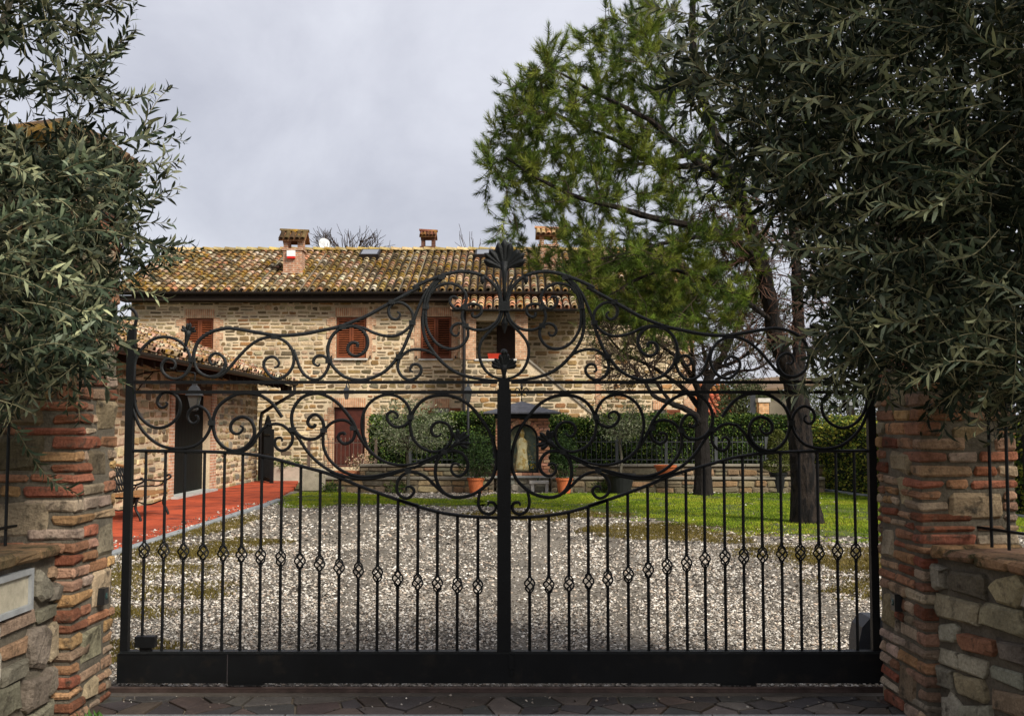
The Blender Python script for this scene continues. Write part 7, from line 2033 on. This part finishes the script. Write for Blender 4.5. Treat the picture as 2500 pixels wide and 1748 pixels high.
def olive_tree(name, root, limbs, regions, extra, label, seed, step=0.030, pale=0.2, lr=(0.058, 0.098), sprays=(), dark=1.0, spray_pale=0.5, roof=None, front=None):
    g = np.random.default_rng(seed)
    e = empty(name, root, label, 'tree', 'olive trees at the entrance')
    s = Skeleton()
    for P, a, b in limbs: s.limb(np.array(P, float), a, b)
    tg = []
    for poly, n, y0, y1 in regions:
        q = in_poly_px(g, poly, n)
        tg += [at(p[0], p[1], g.uniform(y0, y1)) for p in q]
    for lo, hi, n in extra:
        tg += list(g.uniform(lo, hi, (n, 3)))
    br = reach(s, np.array(tg), g, 0.012, 0.0021, sag=0.05, lift=0.03, seg=6, wob=0.10)
    # short side shoots
    sh_ = []
    for C, rr in br:
        for q in range(2):
            i = g.integers(2, len(C)); d = unit(unit(C[-1] - C[max(0, i - 2)]) + g.normal(0, 0.6, 3)); L = g.uniform(0.08, 0.20)
            sh_.append((np.array([C[i], C[i] + d * L * 0.5 + g.normal(0, 0.006, 3), C[i] + d * L]), np.array([0.0018, 0.0015, 0.001])))
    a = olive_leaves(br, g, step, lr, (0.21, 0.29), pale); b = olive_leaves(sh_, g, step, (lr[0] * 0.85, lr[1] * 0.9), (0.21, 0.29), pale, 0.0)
    # long single sprays that stand clear of the crown
    sp = []
    sprays = list(sprays)
    for q in in_poly_px(g, front, 28 if roof[0] < 0 else 58):
        sgn = 1 if roof[0] < 0 else -1; y_ = g.uniform(3.75, 4.15); w_ = g.uniform(90, 190); dz = g.uniform(-70, 60)
        sprays.append(([(q[0] - sgn * w_ * 0.5, q[1] + g.uniform(-20, 20)), (q[0], q[1] + dz * 0.3 - 12), (q[0] + sgn * w_ * 0.5, q[1] + dz)], y_ + 0.1, y_))
    for pts, y0, y1 in sprays:
        yy = np.linspace(y0, y1, len(pts))
        C = catmull(np.array([at(p[0], p[1], y) for p, y in zip(pts, yy)]), 5)
        sp.append((C, np.minimum(np.linspace(0.0012, 0.0075, len(C)), np.linspace(0.0032, 0.0010, len(C)))))
    c_ = olive_leaves(sp, g, 0.024, (0.055, 0.078), (0.20, 0.27), spray_pale, 0.0)
    a, b = list(a), list(b); a[5] = a[5] * dark; b[5] = b[5] * dark  # interior shade of the crown put into its leaf colour; sprays stay lighter
    P, D, Nn, L, W, Cc = [np.concatenate([x, y, z]) for x, y, z in zip(a, b, c_)]
    sh_ = sh_ + sp
    # leave out the few leaves right before the lens
    k = np.linalg.norm(P - np.array((0, 0, EYE)), axis=1) > 1.6
    P, D, Nn, L, W, Cc = P[k], D[k], Nn[k], L[k], W[k], Cc[k]
    # the 300 leaves that show largest in the picture are parts of their own
    u = P[:, 0] / P[:, 1] * FOCAL + 1250; v = 1040 - (P[:, 2] - EYE) / P[:, 1] * FOCAL
    vis = (u > 5) & (u < 2495) & (v > 5) & (v < 1100)
    score = np.where(vis, L / P[:, 1], 0)
    order = np.argsort(-score); near, rest = order[:300], order[300:]
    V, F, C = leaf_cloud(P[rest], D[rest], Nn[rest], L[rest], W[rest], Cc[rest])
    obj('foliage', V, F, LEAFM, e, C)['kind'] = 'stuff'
    V, F, C = leaf_cloud(P[near], D[near], Nn[near], L[near], W[near], Cc[near])
    V = V.reshape(-1, 6, 3); C = C.reshape(-1, 6, 3); F1 = F[:4]
    if roof:        # unseen leaves added above the frame to shade the entrance
        n = 15000
        Q = np.stack([g.uniform(roof[0], roof[1], n), g.uniform(0.3, 4.7, n), g.uniform(0, 1, n)], 1)
        Q[:, 2] = 3.45 + 0.12 * np.abs(Q[:, 1] - 4.5) * 0.3 + Q[:, 2] * 1.1
        Q = Q[vnoise(Q[:, 0], Q[:, 1] + Q[:, 2], 0.5, seed) > 0.22]
        V2, F2, C2 = rand_leaves(g, Q, np.zeros((len(Q), 3)), (0.06, 0.10), (0.018, 0.028), OLIVE_TOP)
        obj('added_shade_foliage', V2, F2, LEAFM, e, C2)['kind'] = 'stuff'
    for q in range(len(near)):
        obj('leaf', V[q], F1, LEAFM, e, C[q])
    for q, (C_, rr) in enumerate(s.paths):
        V, F = tube(C_, rr, 8); obj('trunk' if q == 0 else 'limb', V, F, BARK_OLIVE, e)
    V, F = tubes_joined(br + sh_, 4); obj('twigs', V, F, TWIG_OLIVE, e)['kind'] = 'stuff'
    return len(P)

nl = olive_tree('olive_tree', (-3.15, 4.7, 0),
    [([(-3.15, 4.7, -0.05), (-3.12, 4.72, 0.6), (-3.05, 4.7, 1.2), (-2.95, 4.75, 1.8), (-2.75, 4.8, 2.3)], 0.11, 0.05),
     ([(-2.95, 4.75, 1.8), (-2.6, 4.6, 2.1), (-2.25, 4.55, 2.35), (-2.0, 4.6, 2.5)], 0.045, 0.008),
     ([(-2.75, 4.8, 2.3), (-2.5, 4.7, 2.75), (-2.25, 4.6, 3.2), (-2.1, 4.5, 3.6)], 0.045, 0.008),
     ([(-2.75, 4.8, 2.3), (-2.8, 4.6, 2.9), (-2.6, 4.4, 3.5)], 0.04, 0.01),
     ([(-3.05, 4.7, 1.2), (-2.6, 4.5, 1.6), (-2.25, 4.6, 1.85), (-2.0, 4.7, 1.9)], 0.04, 0.008),
     ([(-2.75, 4.8, 2.3), (-2.9, 4.0, 3.0), (-2.9, 3.0, 3.6), (-2.8, 1.8, 4.0)], 0.05, 0.012),
     ([(-3.05, 4.7, 1.5), (-2.8, 4.2, 1.9), (-2.4, 3.9, 2.1)], 0.03, 0.008)],
    [([(-60, 340), (270, 340), (320, 460), (330, 600), (300, 720), (285, 820), (240, 900), (120, 950), (-60, 1000)], 360, 4.1, 5.45),
     ([(-60, -60), (330, -60), (310, 60), (250, 180), (300, 330), (-60, 330)], 44, 4.2, 5.4),
     ([(240, 200), (430, 290), (445, 380), (440, 520), (480, 610), (400, 640), (300, 560)], 16, 4.5, 5.3)],
    [((-3.9, 3.6, 1.5), (-2.4, 5.3, 3.2), 70), ((-3.2, 2.6, 2.9), (-1.6, 5.2, 3.8), 70), ((-4.2, 0.8, 3.2), (-1.7, 3.8, 4.6), 200)],  # last box: unseen overhead twigs added to cast shade
    'silvery olive tree overhanging the pillar beside the framed wall panel', 301, pale=0.34, spray_pale=0.28, dark=0.48, roof=(-4.6, -1.3), front=[(0, 380), (230, 400), (270, 600), (230, 850), (0, 900)],
    sprays=[([(200, 300), (241, 258), (320, 240), (405, 219)], 4.9, 4.9), ([(240, 400), (285, 356), (370, 325), (447, 280)], 4.9, 5.0), ([(230, 430), (300, 405), (380, 400), (452, 392)], 5.0, 5.0),
            ([(200, 480), (274, 444), (350, 430), (433, 405)], 4.9, 5.0), ([(230, 520), (307, 488), (360, 480), (410, 466)], 5.0, 5.0), ([(260, 560), (330, 545), (425, 546)], 5.0, 5.0), ([(240, 660), (329, 628), (420, 625), (497, 608)], 4.8, 4.9),
            ([(180, 260), (250, 160), (300, 90), (329, 10)], 4.7, 4.7), ([(190, 300), (219, 137), (227, 5)], 4.8, 4.8), ([(230, 660), (323, 702), (411, 729)], 4.8, 4.8), ([(210, 690), (330, 665), (440, 640)], 4.9, 4.9), ([(150, 230), (240, 190), (300, 120)], 4.8, 4.8),
            ([(-20, 960), (0, 991), (41, 1052), (82, 1120), (123, 1170), (192, 1211)], 4.6, 4.7), ([(110, 820), (175, 865), (240, 905), (325, 945)], 4.9, 5.0), ([(20, 640), (110, 600), (200, 640)], 4.3, 4.3), ([(0, 560), (90, 590), (190, 560)], 4.3, 4.3), ([(40, 800), (120, 760), (210, 790)], 4.4, 4.4), ([(-10, 720), (70, 700), (160, 730)], 4.3, 4.3)])
nr2 = olive_tree('olive_tree', (3.0, 4.3, 0),
    [([(3.0, 4.3, -0.05), (2.98, 4.3, 0.7), (2.9, 4.35, 1.4), (2.75, 4.4, 2.0), (2.5, 4.45, 2.6)], 0.13, 0.05),
     ([(2.75, 4.4, 2.0), (2.3, 4.4, 2.4), (1.8, 4.45, 2.7), (1.35, 4.5, 2.95)], 0.05, 0.008),
     ([(2.5, 4.45, 2.6), (2.1, 4.4, 3.0), (1.6, 4.3, 3.3), (1.1, 4.3, 3.5)], 0.05, 0.008),
     ([(2.5, 4.45, 2.6), (2.4, 4.2, 3.1), (2.2, 4.0, 3.6)], 0.045, 0.01),
     ([(2.9, 4.35, 1.4), (2.5, 4.4, 1.75), (2.05, 4.5, 2.0), (1.7, 4.55, 2.1)], 0.045, 0.008),
     ([(2.5, 4.45, 2.6), (2.7, 3.8, 3.2), (2.8, 2.8, 3.7), (2.7, 1.7, 4.0)], 0.05, 0.012),
     ([(2.9, 4.35, 1.3), (2.5, 4.1, 1.5), (2.1, 4.0, 1.7)], 0.03, 0.008),
     ([(2.75, 4.4, 2.0), (2.3, 4.9, 2.3), (1.9, 5.1, 2.5), (1.5, 5.2, 2.7)], 0.04, 0.008)],
    [([(1790, -60), (1740, 100), (1790, 250), (1840, 400), (1890, 500), (1965, 600), (2015, 700), (2035, 820), (2065, 900), (2130, 950), (2260, 960), (2560, 1080), (2560, -60)], 900, 3.9, 5.4),
     ([(2000, -60), (2560, -60), (2560, 1000), (2250, 930), (2080, 880), (2000, 600), (1900, 400)], 560, 4.0, 5.5),
     ([(1560, 60), (1640, 200), (1760, 480), (1900, 560), (1960, 760), (1900, 860), (2020, 980), (2150, 990), (2060, 700), (1900, 400), (1760, 100)], 55, 4.0, 5.2)],
    [((2.0, 3.4, 1.6), (3.8, 5.3, 3.7), 260), ((1.0, 2.7, 2.9), (3.4, 5.3, 3.9), 220), ((1.5, 0.8, 3.2), (4.2, 3.8, 4.6), 240)],  # last box: twigs out of view, added for shade from above
    'dense dark olive tree overhanging the pillar beside the gate motor', 302, pale=0.13, spray_pale=0.8, dark=0.46, roof=(1.2, 4.6), front=[(1850, 0), (1880, 350), (1990, 560), (2060, 800), (2200, 900), (2480, 960), (2480, 0)],
    sprays=[([(2470, 340), (2448, 361), (2360, 436), (2286, 504), (2223, 514), (2136, 489)], 3.9, 3.8), ([(2520, 120), (2423, 112), (2329, 25)], 3.9, 3.8), ([(2480, 170), (2438, 187), (2298, 224), (2167, 218)], 3.9, 3.8), ([(2420, 250), (2335, 268), (2186, 286)], 3.9, 3.8),
            ([(2330, 290), (2286, 311), (2174, 367), (2024, 392)], 4.0, 3.9), ([(2420, 700), (2385, 728), (2310, 760), (2236, 778), (2099, 803)], 4.0, 3.9), ([(2479, 780), (2480, 880), (2470, 996)], 3.9, 3.9), ([(2440, 900), (2400, 980), (2380, 1060)], 4.1, 4.1),
            ([(1860, -30), (1798, 8), (1717, 81), (1652, 126), (1587, 142)], 4.1, 4.0), ([(1760, 370), (1717, 356), (1660, 348), (1608, 316)], 4.3, 4.2), ([(1800, 60), (1700, 40), (1600, 20), (1530, 45)], 4.2, 4.2), ([(1980, 200), (1900, 250), (1800, 262), (1720, 250)], 4.1, 4.0),
            ([(1990, 560), (1900, 600), (1820, 590)], 4.3, 4.2), ([(2080, 640), (2000, 690), (1920, 700)], 4.2, 4.1), ([(2120, 850), (2040, 900), (1960, 960), (1905, 965)], 4.2, 4.1), ([(2200, 900), (2120, 940), (2040, 1000)], 4.2, 4.1), ([(2020, 780), (1950, 830), (1880, 840)], 4.3, 4.2),
            ([(2300, 560), (2220, 610), (2130, 620), (2060, 600)], 4.0, 3.9), ([(2440, 560), (2380, 620), (2300, 640)], 3.9, 3.8), ([(2240, 120), (2150, 150), (2060, 140)], 4.0, 3.9), ([(2100, 40), (2010, 90), (1920, 100)], 4.0, 3.9), ([(2200, 430), (2110, 470), (2020, 480)], 4.0, 3.9), ([(2480, 640), (2420, 720), (2340, 860)], 3.9, 3.9)])
print('olive leaves', nl, nr2)
